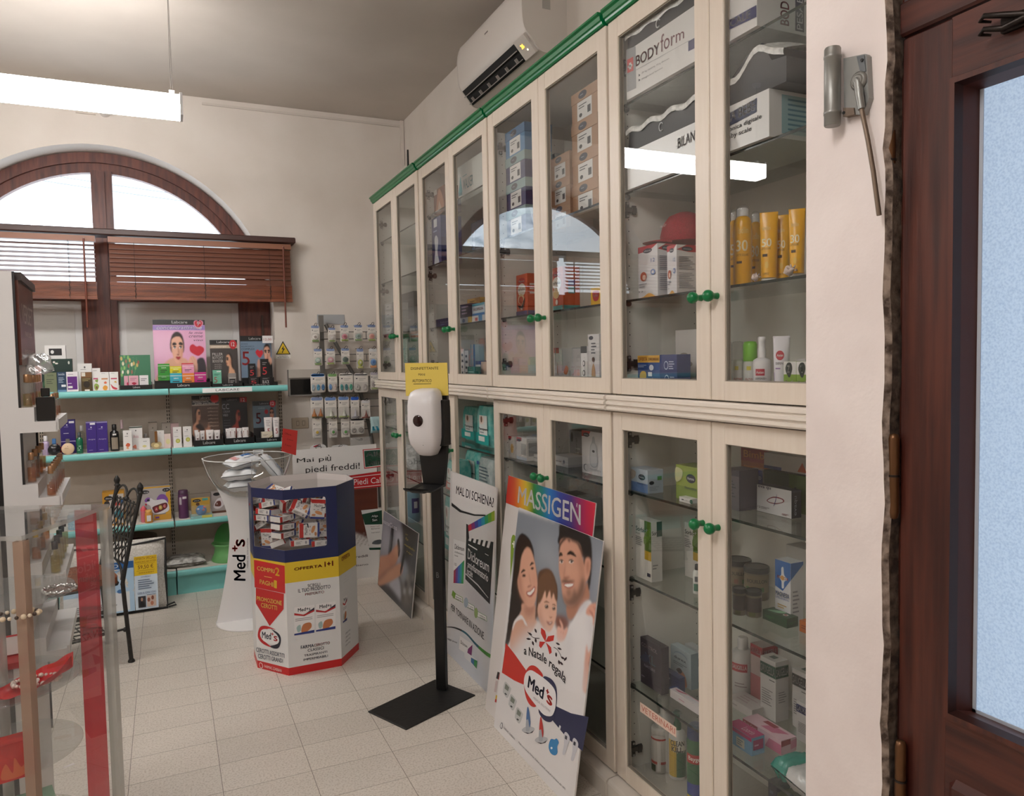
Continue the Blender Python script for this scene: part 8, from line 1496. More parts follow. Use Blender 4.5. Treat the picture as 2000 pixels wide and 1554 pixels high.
cb_(K7,935,1130,350,850,1.47,C3,'wash_bottle','white wash bottle with pink Saugella label',[(.95,0),(1,.02),(1,.66),(.92,.74),(.6,.79),(.45,.8)],[(.42,.8),(.44,.81),(.42,.98),(.36,1)],M('#d2cfcd',.3),M('#d8d6d4',.35),lambda b,o,r,h,G: (cband(b,o,r,G,-1.0*r,.35*r,h*.46,h*.6,M('#b8444c')),ctext(b,o,r,G,'SAUGELLA',-.95*r,h*.5,.3*r,h*.57,M('#dcd0d0'),.02),cband(b,o,r,G,-.7*r,.3*r,h*.2,h*.22,M('#9a8f8f')),cband(b,o,r,G,-.7*r,.1*r,h*.25,h*.27,M('#9a8f8f'))),group=SG)
c_(K7,1090,1180,395,800,1.54,C3,.07,'wash_carton','Saugella carton with red top behind the white bottle','#b9a9a6',[('r',0,.82,1,1,'#a8323c'),('t','SAUGELLA',.08,.86,.92,.95,'#d8c0c0',{'bold': .02}),('r',0,0,1,.5,'#a3545a')],[('r',0,.82,1,1,'#a8323c'),('t','SAUGELLA',.08,.86,.92,.95,'#d8c0c0',{'bold': .02})],group=SG)
def sgc(xl,xr,yt,yb,X,lab,c): c_(K7,xl,xr,yt,yb,X,C3,.05,'wash_carton',lab,'#cbc7c4',[('r',0,.72,1,.92,c),('t','SAUGELLA',.04,.755,.96,.885,'#d9d6d4',{'bold': .02}),('r',.6,.66,.95,.675,'#3a3a3a'),('l',.12,.22,.85,.5,7,'#7f7c7c')],[('r',0,.72,1,.92,c),('t','SAUGELLA',.04,.755,.96,.885,'#d9d6d4',{'bold': .02}),('l',.2,.3,.85,.5,5,'#8a8888')],[('r',.3,.3,.65,.7,'#4c5c54')],group=SG)
sgc(1165,1282,500,990,1.40,'Saugella carton with green band','#1f4a38');sgc(1410,1530,595,985,1.45,'Saugella carton with black band at the wall edge','#23211f');sgc(1442,1575,850,1190,1.39,'shorter Saugella carton with navy band at the wall edge','#1f2658')
  # veterinary corner on the cabinet floor
b=B();F=side(XF[3]-.0+.008);q=[F.px(*K7(*p)) for p in ((230,905),(508,1105),(508,1020),(230,840))];xl_,xr__=q[0][0],q[1][0];z0=(q[0][1]+q[1][1])/2;z1=(q[2][1]+q[3][1])/2
F=side(XF[3]+.0125);b.fbox(F,xl_,xr__,z0,z1,.0003,.001,M('#dcc3b4',.7));b.text(F,'VETERINARI',xl_+.008,z0+.007,xr__-.006,z1-.006,M('#b8604c'),.0012);tag(b.obj('shelf_sign'),'handwritten VETERINARI paper strip taped inside the glass near the cabinet floor','sign')
VT='veterinary and insect products on the cabinet floor'
can=[(.97,0),(1,.01),(1,.8),(.97,.84),(.8,.88)];ccap=[(.95,.85),(.98,.86),(.98,.95),(.9,.99),(.6,1)]
cb_(K7,325,460,1035,1425,1.43,LO,'spray_can','white aerosol can with red rings under the VETERINARI strip',can,ccap,M('#bdb9b2',.3),M('#c9c6c0',.35),lambda b,o,r,h,G: (cband(b,o,r,G,-1.3*r,1.3*r,h*.74,h*.78,M('#a8382c')),cband(b,o,r,G,-1.3*r,1.3*r,h*.2,h*.26,M('#a8443a')),cband(b,o,r,G,-1.3*r,-.5*r,h*.03,h*.18,M('#34402c')),cband(b,o,r,G,-.3*r,.1*r,h*.05,h*.72,M('#d0ccc6'),3)),'spray',VT)
cb_(K7,460,600,920,1480,1.41,LO,'trigger_spray','white trigger spray bottle lettered CLEAN KILL with yellow and green label',[(.95,0),(1,.02),(1,.62),(.8,.69),(.4,.73)],[(.42,.72),(.45,.75),(.4,.82),(.25,.84),(.3,.95),(.5,.97),(.3,1)],M('#c9c8c2',.3),M('#1e5a3a',.35),lambda b,o,r,h,G: (cband(b,o,r,G,-1.2*r,-.1*r,h*.05,h*.6,M('#c9a62a')),cband(b,o,r,G,-.3*r,1.1*r,h*.05,h*.45,M('#1f5a32')),cband(b,o,r,G,-.9*r,.9*r,h*.42,h*.6,M('#d9d6c6')),ctext(b,o,r*1.004,G,'CLEAN',-.85*r,h*.52,.8*r,h*.6,M('#2b2a20'),.03),ctext(b,o,r*1.004,G,'KILL',-.7*r,h*.43,.6*r,h*.51,M('#2b2a20'),.03)),'spray',VT)
cb_(K7,598,745,910,1535,1.40,LO,'spray_can','green insecticide can beside the middle stile',can,[(.9,.84),(.95,.86),(.9,.97),(.6,1)],M('#1f5a34',.3),M('#2a3a5c',.35),lambda b,o,r,h,G: (cband(b,o,r,G,-1.2*r,1.2*r,h*.6,h*.7,M('#a32a22')),ctext(b,o,r*1.004,G,'Baygon',-.9*r,h*.62,.8*r,h*.68,M('#e0dcd4'),.02),cband(b,o,r,G,-1.2*r,1.2*r,h*.25,h*.38,M('#2a3f8a')),cband(b,o,r,G,-1.2*r,1.2*r,h*.15,h*.24,M('#c9a62a'))),'spray',VT)
cb_(K7,350,500,800,1380,1.61,LO,'trigger_spray','white spray bottle behind the VETERINARI strip',[(.95,0),(1,.02),(1,.6),(.8,.7),(.35,.75)],[(.35,.75),(.36,.85),(.6,.88),(.6,.98),(.3,1)],M('#bcbab4',.35),M('#c4c2bc',.4),None,'spray',VT)
o=V3(1.425,1.375,C3+.03);b=B();pillow(b,o+V3(.0,-.04,0),(-.15,-1,0),(1,-.15,0),(0,0,1),.15,.11,.055,noisemat('film_pack','#b9b8b6','#d0d0ce',14,.2,.4,bdist=.01));pillow(b,o+V3(.005,.035,.003),(-.15,-1,0),(1,-.15,0),(0,0,1),.06,.105,.056,M('#2a8a7c',.25));tag(b.obj('wipes_pack'),'white and teal wipes pack at the front edge of the hygiene shelf','wipes')
c_(K7,1225,1290,1440,1700,1.50,LO,.05,'floor_carton','dark striped carton on the cabinet floor, lower right bay','#33343f',[('l',.2,.2,.8,.9,6,'#55576a')],h=.19);c_(K7,1295,1420,1480,1700,1.50,LO,.06,'floor_carton','olive carton on the cabinet floor, lower right bay','#3f452a',[],h=.17)
  # --- second cabinet from the entrance: shoe boxes
def shoe(K,xl,xr,X,z,h,dp,label,cl,cbx,group):
    F=side(X);x0=F.px(*K(xl,0))[0];x1=x0
    return
def shoebox(x0,w,X,z,h,dp,label,lid,body,group,dy=0):
    F=side(X).sub(x0,z);t=thing('shoe_box',label,'shoe box',F.p(w/2,0,-dp/2),group);lh=h*.34
    b=B();b.fbox(F,.002,w-.002,0,h-lh,-dp+.002,-.002,M(body,.5));deco(b,F.sub(.002,0,-.002),w-.004,h-lh,[('r',.22,.08,.78,.98,'#d6d5d2'),('l',.28,.6,.6,.85,2,'#44464a'),('r',.62,.25,.74,.6,'#3a3c40'),('e',.36,.3,.06,.1,'#2c2e30')]);b.obj('base',t)
    b=B();b.fbox(F,0,w,h-lh,h,-dp,0,M(lid,.5));deco(b,F.sub(0,h-lh),w,lh,[('e',.45,.5,.16,.36,'#23283a'),('l',.36,.42,.54,.6,1,'#8f96a4')])
    b.obj('lid',t)
xA=side(1.385).px(*KA3(172,900))[0];xA=max(xA,-YL[2]+.03);wA=side(1.385).px(*KA3(312,860))[0]-xA
zb=A2;hs=[.112]*3
for k in range(4): shoebox(xA+.002*(k % 2),wA,1.385,zb+.1125*k,.112,.13,'blue shoe box with aqua lid, %s of its stack' % ('lowest','second from below','third from below','uppermost')[k] if k<3 else 'all-blue box on top of the aqua-lidded shoe box stack','#7f9a9c' if k<3 else '#3a6a94','#232a5a' if k<3 else '#3f7aa8','blue shoe boxes')
xB=side(1.50).px(*KA3(498,1150))[0];wB=side(1.50).px(*KA3(640,1100))[0]-xB
for k in range(3): shoebox(xB,wB,1.50,A2+.1*k,.0995,.11,'tan shoe box, %s of the left tan stack' % ('lowest','middle','top')[k],'#a98568','#a58062','tan shoe boxes')
xC=side(1.42).px(*KA3(655,1100))[0];wC=side(1.42).px(*KA3(832,1060))[0]-xC
for k in range(4): shoebox(xC+.003*(k % 2),wC+.012,1.42,A2+.112*k,.1115,.2,'tan shoe box, %s of the right tan stack' % ('lowest','second from below','third from below','top')[k],'#ab876a','#a78264','tan shoe boxes')
xD=max(side(1.53).px(*KA3(365,900))[0],xA)
for k in range(3): shoebox(xD,xB-xD-.012,1.53,A2+.112*k,.1115,.15,'navy shoe box at the back between the stacks, %s' % ('lowest','middle','top')[k],'#6f8689','#232a55','navy shoe boxes at the back')
pl=lambda c: [('e',.5,.84,.34,.08,'#a02a2a'),('t','Plasmon',.26,.815,.74,.865,'#e0d8d4',{'bold': .02}),('e',.5,.64,.36,.15,'#d6cfc4'),('t','miPastina',.2,.62,.8,.69,'#3a3a30',{'bold': .01}),('e',.45,.42,.28,.12,'#c9b08a'),('e',.45,.4,.2,.09,c),('e',.5,.22,.1,.06,'#d8d0c4'),('r',0,0,1,.14,'#4c3f6a'),('c',[(.15,.3),(.4,.2),(.8,.45),(.6,.2)],'#23201c')]
PLG='orange pasta cartons'
c_(KB3,208,272,285,525,1.45,A3,.055,'pasta_carton','orange baby pasta carton behind the left door of the shoe box cabinet','#b8481f',pl('#a8442a'),[('l',.2,.5,.8,.8,3,'#d0c4b8'),('r',0,0,1,.14,'#4c3f6a')],group=PLG)
c_(KB3,410,480,245,500,1.44,A3,.075,'pasta_carton','orange baby pasta carton behind the right door of the shoe box cabinet','#ba4c20',pl('#d0b070')[:-2]+[('r',0,0,1,.14,'#4f8a84')],[('r',.3,.4,.7,.55,'#3f7a70'),('r',.3,.58,.7,.7,'#5a3f7a'),('l',.2,.75,.8,.9,2,'#d0c4b8'),('r',0,0,1,.14,'#4f8a84')],group=PLG)
c_(KB3,640,700,362,455,1.45,A3,.05,'pasta_carton','small yellow carton with red shield beside the orange pasta','#d2a422',[('c',[(.2,.8),(.8,.8),(.75,.4),(.5,.3),(.25,.4)],'#a3242a'),('t','Schär',.26,.52,.74,.68,'#e4d8d0',{'bold': .02})])
BT='feeding goods at the bottom of the upper shoe box cabinet'
c_(KB3,410,432,715,885,1.41,UP,.02,'teat_carton','thin white and red carton, left of a pair behind the right door','#d4d0cf',[('r',0,.85,1,1,'#a8222c'),('l',.2,.3,.8,.5,2,'#8a6a5a')],group=BT);c_(KB3,437,456,715,885,1.408,UP,.02,'teat_carton','thin white and red carton, right of a pair behind the right door','#d4d0cf',[('r',0,.85,1,1,'#a8222c'),('c',[(.4,.3),(.5,.6),(.6,.3)],'#c98a5c')],group=BT)
c_(KB3,462,532,715,885,1.42,UP,.05,'teat_carton','greyish carton with an orange teat picture','#a9aaa8',[('r',.1,.1,.7,.35,'#d0d0cc'),('c',[(.3,.3),(.5,.5),(.7,.42),(.55,.25)],'#c9783c')],group=BT);c_(KB3,538,580,720,885,1.425,UP,.05,'teat_carton','grey carton with a rose patch','#b0aeae',[('r',.1,.1,.9,.4,'#c4a4a8')],group=BT)
c_(KB3,583,619,705,888,1.40,UP,.02,'teat_carton','white carton with black top and spectacle outline','#d4d2d2',[('r',0,.82,1,1,'#1a1b20'),('e',.5,.55,.2,.08,'#3a3a3c'),('e',.5,.3,.2,.08,'#3a3a3c'),('e',.5,.55,.14,.05,'#d4d2d2'),('e',.5,.3,.14,.05,'#d4d2d2')],group=BT);c_(KB3,625,690,635,888,1.405,UP,.03,'teat_carton','tall white bottle carton with a beige bottle picture at the right door edge','#cfcccc',[('e',.3,.93,.2,.04,'#1a1c34'),('l',.3,.6,.8,.85,4,'#55565c'),('c',[(.35,.1),(.35,.3),(.5,.42),(.65,.3),(.65,.1)],'#b08a62'),('e',.5,.5,.12,.05,'#5a4038')],group=BT)
c_(KM3,188,252,400,630,1.42,C1,.05,'pump_carton','white carton with a yellow oval behind the lower left door of the shoe box cabinet','#c6c3be',[('r',0,.85,.5,1,'#a0303a'),('e',.6,.45,.25,.22,'#c9a050'),('e',.25,.86,.18,.06,'#1a1c34')]);c_(KM3,276,385,415,670,1.40,C1,.08,'pump_carton','white windowed carton with red corner beside the yellow oval carton','#c3c1bd',[('p',[(0,.8),(.5,.85),(.5,1),(0,1)],'#a0303a'),('e',.25,.87,.2,.06,'#1a1c34'),('r',.45,.25,.95,.75,'#9a9a98'),('r',0,0,1,.15,'#a9b6c4')],[('r',.1,.2,.9,.8,'#8f8f8d')])
c_(KM3,425,600,625,700,1.385,C1,.02,'flat_carton','small flat white carton at the shelf edge beside the windowed carton','#bdbbb8',[('l',.2,.3,.8,.7,1,'#8a8a8a')],h=.03)
c_(KM3,985,1220,350,845,1.395,C1,.06,'bottle_carton','large white carton with a feeding bottle picture and red corner','#c6c4c4',[('p',[(0,.86),(.3,.88),(.42,1),(0,1)],'#a52a2a'),('e',.22,.91,.15,.05,'#1a1c2c'),('t','chicco',.12,.895,.32,.925,'#d4d4d8'),('c',[(.4,.22),(.4,.62),(.48,.75),(.52,.88),(.6,.88),(.64,.75),(.72,.62),(.72,.22)],'#9fa1a4'),('c',[(.43,.24),(.43,.6),(.5,.72),(.62,.72),(.69,.6),(.69,.24)],'#b6b7b9'),('e',.56,.55,.06,.03,'#2a2a30'),('e',.2,.14,.1,.08,'#55575c'),('e',.22,.14,.08,.07,'#c6c4c4'),('t','NaturalFeeling',.4,.1,.9,.15,'#8a8a8e')])
c_(KM3,850,985,340,690,1.46,C1,.08,'bottle_carton','grey patterned carton left of the large feeding bottle carton','#77797c',[('e',.2,.78,.1,.16,'#2a2c30'),('l',.5,.1,.9,.5,3,'#a0a2a4'),('t','Natural',.5,.12,.62,.75,'#33343a',{'rot': 90})])
c_(KM3,665,830,655,740,1.42,C1,.09,'flat_carton','flat pale carton in front of the grey patterned one','#a3a2a0',[('l',.2,.3,.8,.6,1,'#6a6a6a'),('e',.75,.5,.06,.2,'#55555a')],h=.04)
for k,(xl,xr,yt,yb,X,z,c,lab) in enumerate(((150,300,700,900,1.48,C2,'#8f8d88','dim grey pack on the middle shelf, lower left door of the shoe box cabinet'),(800,930,860,1010,1.46,C2,'#6a625a','brown pack on the middle shelf behind the rainbow header board'),(930,1060,850,1010,1.44,C2,'#a9a8a4','pale pack on the middle shelf behind the rainbow header board'))): c_(KM3,xl,xr,yt,yb,X,z,.08,'baby_pack_carton',lab,c,[('l',.1,.2,.8,.7,3,'#c0beba')],h=.12)
  # --- third from the entrance
F=side(1.42);c_(KU1,486,640,300,525,1.42,A1,.25,'walker_box','large white box lettered WALKER in the top of the second cabinet','#c9cdc8',[('t','WALKER',.19,.3,.56,.58,'#2f7a86',{'bold': .015}),('c',[(.03,.25),(.06,.5),(.1,.72),(.14,.5),(.16,.25)],'#3f97a3'),('r',.03,.2,.16,.28,'#2f7a86'),('l',.19,.64,.44,.7,1,'#7fa9ae')])
c_(KU2,220,290,300,430,1.45,A1,.1,'support_box','box with a bare torso picture, top left of the second cabinet','#7a4a3a',[('c',[(.2,0),(.3,.6),(.5,.95),(.75,.7),(.9,.3),(.8,0)],'#b98468'),('r',0,.8,.3,1,'#cfcac6'),('p',[(.3,.0),(.5,.5),(.7,.2),(.6,0)],'#cdb6a8')],h=.14)
c_(KU2,210,268,500,770,1.45,A2,.12,'support_box','tall blue box with a white walking figure in the second cabinet','#1d2f6d',[('r',.25,.8,.6,.97,'#cfd2da'),('c',[(.25,0),(.35,.3),(.3,.55),(.5,.62),(.7,.5),(.6,.25),(.75,.02)],'#c9ccd4'),('l',.2,.68,.8,.75,1,'#9aa6cc')],[('r',.0,.55,1,1,'#2a4488'),('c',[(.3,.1),(.4,.5),(.7,.5),(.8,.1)],'#c9ccd4')],h=.26)
c_(KU2,455,535,400,560,1.46,A2,.2,'support_box','black box with pale lettering in the second cabinet under the WALKER box','#15171f',[('c',[(.15,.3),(.2,.7),(.3,.7),(.28,.2)],'#8f94a4'),('r',.05,.05,.2,.25,'#2a5f8a'),('l',.4,.4,.9,.6,2,'#4c5266')],h=.17)
SM='medicine cartons behind the right upper door of the second cabinet'
for xl,xr,yt,yb,X,z,c,art,lab,h in ((385,455,1000,1108,1.42,A3+.034,'#1b1f3c',[('l',.15,.2,.85,.9,3,'#b9a8c0')],'navy carton with pale stripes',.07),(430,510,970,1010,1.47,A3+.105,'#a8873a',[('l',.2,.3,.8,.7,1,'#5a4516')],'gold carton on top of the navy one',.03),(462,540,1035,1105,1.415,A3+.034,'#b9c4cc',[('t','ALOPSON',.1,.4,.9,.65,'#a83232',{'bold': .02}),('r',0,0,1,.2,'#2f6aa0'),('r',0,.8,1,1,'#3a8a9c')],'white blue carton lettered ALOPSON',.06),
   (386,430,1105,1145,1.40,A3,'#b9c6d2',[('e',.5,.5,.2,.3,'#3a6aa0')],'tiny pale carton at the left of the lowest row',.032),(434,456,1105,1145,1.40,A3,'#c9a83a',[],'tiny yellow carton in the lowest row',.032),(460,500,1100,1140,1.40,A3,'#c6c3c0',[('r',.5,.2,.9,.7,'#a83a3a')],'tiny white and red carton in the lowest row',.032),(503,560,1095,1135,1.40,A3,'#bcbcbc',[('r',0,0,.4,1,'#3a7aa8')],'tiny white and blue carton at the right of the lowest row',.032)): c_(KU2,xl,xr,yt,yb,X,z,.05,'medicine_carton',lab+', second cabinet',c,art,group=SM,h=h)
for xl,xr,yt,c,art,lab in ((392,412,1300,'#cfcdcc',[('l',.2,.1,.8,.9,4,'#4a4c55')],'slim white carton with dark lettering'),(415,440,1310,'#c9c9ca',[('l',.2,.1,.8,.9,4,'#3a3c44')],'second slim white carton with dark lettering'),(452,482,1270,'#9fc0d0',[('r',.3,0,.6,1,'#d6dade'),('r',.7,0,1,1,'#2f6aa8')],'tall pale blue carton'),(484,516,1375,'#2a4f8c',[('r',0,.4,1,.8,'#c9ccd0')],'blue and white carton'),(518,560,1380,'#b9a89c',[],'beige carton')): c_(KU2,xl,xr,yt,1465,1.43,UP,.05,'medicine_carton',lab+' at the bottom of the upper second cabinet',c,art,group=SM)
c_(KU2,432,478,1412,1470,1.385,UP,.03,'medicine_carton','low teal carton in front at the bottom of the upper second cabinet','#2f7a72',[('l',.1,.3,.9,.7,2,'#a9ccc6')],group=SM)
c_(KU2,232,318,1105,1168,1.41,A3,.12,'belt_box','dark blue flat box behind the left upper door of the second cabinet','#1a2048',[('t','Rabbidol',.35,.45,.9,.7,'#b9bccc',{'bold': .015}),('l',.35,.2,.8,.35,1,'#8a90b0')],h=.045)
  # open bay of nappy packs
def nappy(K,xl,xr,yt,yb,X,z,dp,label,c2='#1f9c96',pink=False):
    X,F,x0,x1,dp=fit(K,xl,xr,yb,X,z,dp);zt=F.px(*K((xl+xr)/2,yt))[1];w,h=x1-x0,zt-z;G=F.sub(x0,z)
    t=thing('nappy_pack',label,'nappies',G.p(w/2,0,-dp/2),'nappy packs in the open bay')
    m=noisemat('nappy_film','#58b3ad','#8fd0c8',26,.25,.4,bdist=.004) if not pink else noisemat('wrapped_film','#b9c8c8','#dfe3e2',20,.25,.5,bdist=.006)
    b=B();n=12;rings=[]
    for k in range(9):
        a=k/8;s=1-.10*(abs(2*a-1)**3);sd=1-.25*(abs(2*a-1)**4);ring=[]
        for i in range(24):
            q=2*math.pi*i/24;c,s_=math.cos(q),math.sin(q);ring.append(G.p(w/2+w/2*s*math.copysign(abs(c)**.4,c),h*a,-dp/2+dp/2*sd*math.copysign(abs(s_)**.4,s_)))
        rings.append(ring)
    b.loft(rings,m);b.obj('pack',t)
    b=B();Fq=G.sub(0,0,.002)
    if pink: deco(b,Fq,w,h,[('l',.2,.35,.8,.8,5,'#6f7f8c'),('r',.06,.8,.2,.9,'#3a5a9a')])
    else: deco(b,Fq,w,h,[('r',.05,.06,.95,.34,c2),('r',.34,.3,.86,.78,'#d3d9d6'),('e',.5,.66,.16,.11,'#e0d2c8'),('e',.5,.68,.06,.08,'#7a5a48'),('t','Pampers',.3,.4,.92,.48,'#23343a',{'bold': .02}),('l',.4,.34,.8,.38,1,'#4a5a5a'),('r',.3,.14,.7,.26,'#cfd6d2')])
    b.obj('label',t)
nappy(KP4,1085,1252,330,742,1.46,C1,.09,'teal nappy pack, left on the upper shelf of the open bay');nappy(KP4,1246,1420,320,812,1.40,C1,.11,'teal nappy pack, right front on the upper shelf of the open bay');nappy(KP4,1385,1450,330,745,1.55,C1,.11,'teal nappy pack behind on the right of the upper shelf of the open bay')
nappy(KP4,1108,1270,850,1290,1.41,C2,.12,'teal nappy pack with a tiny red figure, lower shelf of the open bay');nappy(KP4,1265,1460,935,1400,1.40,C2,.12,'white wrapped nappy pack on the lower shelf of the open bay',pink=True)
nappy(KP4,905,985,960,1330,1.47,C2,.12,'teal and coral nappy pack behind the lower left door of the second cabinet','#c0685a')
nappy(KP4,880,965,1330,1800,1.45,C3,.12,'teal nappy pack low behind the lower left door of the second cabinet')
  # --- farthest cabinet
for k in range(4): c_(KU1,80,122,830,860,1.40,A3+.052*k,.12,'supply_box','grey white box, %s of the stack of four behind the farthest left door' % ('lowest','second from below','third from below','top')[k],'#9fa2a0',[('r',.2,.2,.85,.8,'#bcbfbd'),('l',.3,.35,.7,.65,1,'#6a6c6e')],group='stacked supply boxes',h=.05)
c_(KU1,165,242,825,950,1.55,A3+.17,.14,'supply_box','dark box lettered in grey behind the farthest right upper door','#33363a',[('t','COLLAXIL',.3,.45,.9,.56,'#7a7e82')],h=.1);c_(KU1,168,246,950,1080,1.55,A3,.14,'supply_box','grey box under the dark lettered one in the farthest cabinet','#5f6468',[('l',.2,.3,.8,.6,2,'#85898c')],h=.168)
c_(KU1,182,218,1070,1210,1.42,UP+.09,.08,'supply_box','green carton behind the farthest right upper door','#4f8a78',[('t','farmaco',.4,.1,.65,.9,'#b9d0c6',{'rot': 90})],h=.16);c_(KU1,228,252,995,1215,1.52,UP+.09,.1,'supply_box','tall orange carton at the right edge of the farthest upper bay','#b8693a',[],h=.18)
c_(KU1,175,265,1210,1240,1.42,UP,.18,'supply_box','long low grey carton at the bottom of the farthest upper bay','#85898a',[('l',.1,.3,.8,.7,2,'#a9adae')],h=.088)
for i,(x,y,lab,w_) in enumerate(((110,1440,'crumpled clear bag low behind the farthest left upper door',.16),(215,1430,'crumpled clear bag low behind the farthest right upper door',.15))):
    p=on(*KU1(x,y),0,1.46);p[2]=UP+.055 if i==0 else UP+.05
    if i==1: continue
    b=B();pillow(b,p,(0,1,0),(0,0,1),(-1,0,0),w_,.11,.09,noisemat('crinkled_film2','#a3a6a4','#dfe0de',26,.2,.9,bdist=.03),14);tag(b.obj('clear_bag'),lab,'bag')
for k,(z,yl_,lab) in enumerate(((C1,4.9,'clear bag of white goods on the upper shelf, farthest lower left bay'),(C2,4.9,'clear bag of white goods on the middle shelf, farthest lower left bay'),(C1,4.35,'clear bag of white goods on the upper shelf, farthest lower right bay'))):
    b=B();pillow(b,V3(1.50,yl_,z+.08),(0,1,0),(0,0,1),(-1,0,0),.22,.16,.12,noisemat('crinkled_film2','#a3a6a4','#dfe0de',26,.2,.9,bdist=.03),14);tag(b.obj('clear_bag'),lab,'bag')
cb_(KP4,445,615,1300,1700,1.45,C3,'nappy_pack','round pale blue nappy bag behind the farthest lower right door',[(.8,0),(1,.1),(1,.8),(.8,.95),(.4,1)],[(.4,1),(.3,1.03)],M('#7fb0c4',.3),M('#6a9ab4',.3),lambda b,o,r,h,G: (cband(b,o,r,G,-.2*r,.9*r,h*.3,h*.75,M('#24407c')),cband(b,o,r,G,.1*r,.6*r,h*.45,h*.65,M('#c9d4dc'))),'nappies')
  # on top of the cabinets
t=thing('wifi_router','white router with a black aerial on top of the farthest cabinet','router',(1.60,4.62,2.602));p=V3(1.60,4.45,2.602)
p=on(797,318,0,1.52);b=B();b.box(p[0]-.06,p[0]+.06,p[1]-.02,p[1]+.14,2.602,2.68,M('#cfcac4',.5));b.obj('case',t);b=B();q=on(797,292,0,p[0]);b.tube([(p[0],p[1],2.66),(p[0],p[1],q[2])],[.009,.006],BLACK(),8);b.obj('aerial',t)
  # ================================================================ perfume tower at the left
a0,a1=V3(-.372,2.45,0),V3(-.390,2.86,0);FT=Fr(a0,a1-a0);TL=float(np.linalg.norm(a1-a0))  # the tower's front looks right, towards the cabinets
FT=Fr(a1,a0-a1);ln_=TL
if FT.n[0]<0: FT=Fr(a0,a1-a0)
n_=FT.n;along=FT.ux
def tp(s,d,z): return a0+nrm(a1-a0)*s+n_*d+V3(0,0,z)  # s runs away from the onlooker, d out from the board
def tbox(b,s0,s1,d0,d1,z0,z1,m):
    V=[tp(s,d,z) for z in (z0,z1) for s in (s0,s1) for d in (d0,d1)];b.add(V,[(0,2,3,1),(4,5,7,6),(0,1,5,4),(2,6,7,3),(0,4,6,2),(1,3,7,5)],m)
tw=M('#cfccca',.45)
t=thing('perfume_tower','tall white perfume stand with stepped trays and a brown header at the left edge','display stand',tp(TL/2,0,0))
b=B();tbox(b,0,TL,-.045,0,0,1.757,tw);b.obj('back_board',t)
b=B();tbox(b,.002,.006,0,.006,.3,1.757,M('#1f1d1e',.4));tbox(b,TL-.006,TL,0,.006,.3,1.757,M('#1f1d1e',.4));b.obj('edge_trim',t)
b=B();tbox(b,.02,TL-.02,0,.012,1.50,1.745,noisemat('brown_header','#3a1d14','#5a2c1e',5,.3));FH=Fr(tp(0 if along[1]>0 else TL,.0125,0),along);wl=M('#b9aba4',.4)
for s_,x0,x1,z0,z1 in (('VERSET',.06,.34,1.62,1.675),('PARFUMS',.12,.28,1.583,1.598),('100 FRAGRANZE',.09,.32,1.53,1.545)): b.text(FH,s_,x0,z0,x1,z1,wl,.0008)
tbox(b,.02,TL-.02,-.0,.02,1.735,1.757,M('#2a1a14',.4));b.obj('header',t)
b=B();tbox(b,-.0,TL,-.15,-.0455,0,1.59,M('#0c0b0c',.5));b.obj('rear_panel',t)
TZ=(1.342,1.128,.905,.69)
for z in TZ:
    b=B();tbox(b,.0,TL,.0,.09,z-.03,z,tw);tbox(b,.0,TL,.0,.036,z,z+.04,tw);tbox(b,.0,.006,.086,.093,z-.025,z+.008,tw);b.obj('tray',t)
PT='testers on the perfume tower'
amb=glass('amber_scent',(.86,.55,.34),1.45,.03,1,.12,(.7,.36,.18));cls=glass('tester_glass',(.95,.95,.94),1.45,.02,1,.04);gold=M('#a87f5c',.3,.6);ylw=glass('straw_scent',(.88,.80,.52),1.45,.03,1,.1,(.7,.6,.3))
def tester(s,d,z,h,r,label,liq=amb,cap=gold,fill=.4):
    t=thing('perfume_tester',label,'perfume',tp(s,d,z),PT);o=tp(s,d,z)
    b=B();b.lathe(o,[(r*.95,0),(r,.002),(r,h*.70),(r*.9,h*.73),(r*.5,h*.75)],cls,14);b.obj('glass',t)
    b=B();b.lathe(o,[(r*.86,.003),(r*.88,.006),(r*.88,h*fill),(1e-6,h*fill)],liq,14);b.obj('scent',t)
    b=B();b.lathe(o,[(r*.6,h*.75),(r*.62,h*.76),(r*.62,h*.98),(r*.5,h)],cap,14);b.obj('cap',t)
t=thing('perfume_bottle','square black perfume bottle on the front step of the top tray','perfume',tp(.03,.066,TZ[0]),PT)
bm=M('#0b0b0c',.15);b=B();o=tp(.012,.052,TZ[0]+.0005);cx_=tp(.03,.078,0)
Fk=Fr(tp(.012,.040,TZ[0]+.0005),(1,.05,0));b.fbox(Fk,0,.045,0,.067,-.03,0,bm,ch=.002);b.obj('flask',t);b=B();b.fbox(Fk,.012,.034,.068,.092,-.026,-.006,bm,ch=.002);b.obj('cap',t)
tester(.03,.019,TZ[0]+.0405,.092,.012,'straw coloured tall tester at the near end of the top riser',ylw);tester(.09,.019,TZ[0]+.0405,.09,.014,'amber tall tester second on the top riser',amb)
for k in range(3): tester(.20+.075*k,.019,TZ[0]+.0405,.088,.012,'tall tester standing %s along the top riser' % ('third','fourth','last')[k],(amb,ylw,amb)[k])
for k in range(3): tester(.17+.085*k,.066,TZ[0]+.0005,.07,.012,'copper capped tester %s on the front step of the top tray' % ('behind the black bottle','second behind the black bottle','at the far end')[k],amb)
b=B();p=tp(.15,.04,TZ[0]+.15);pillow(b,p+V3(.0,0,.012),(1,.2,0),(-.2,1,.4),(0,-.3,1),.07,.11,.03,clf);tag(b.obj('clear_bag'),'crumpled clear film draped over the testers on the top tray','bag')
names=('nearest','second','third','fourth','fifth','sixth','farthest')
for k in range(7): tester(.02+.06*k,.066,TZ[1]+.0005,.085,.0115,'%s amber tester in the row on the front step of the second tray' % names[k],amb,gold,.38)
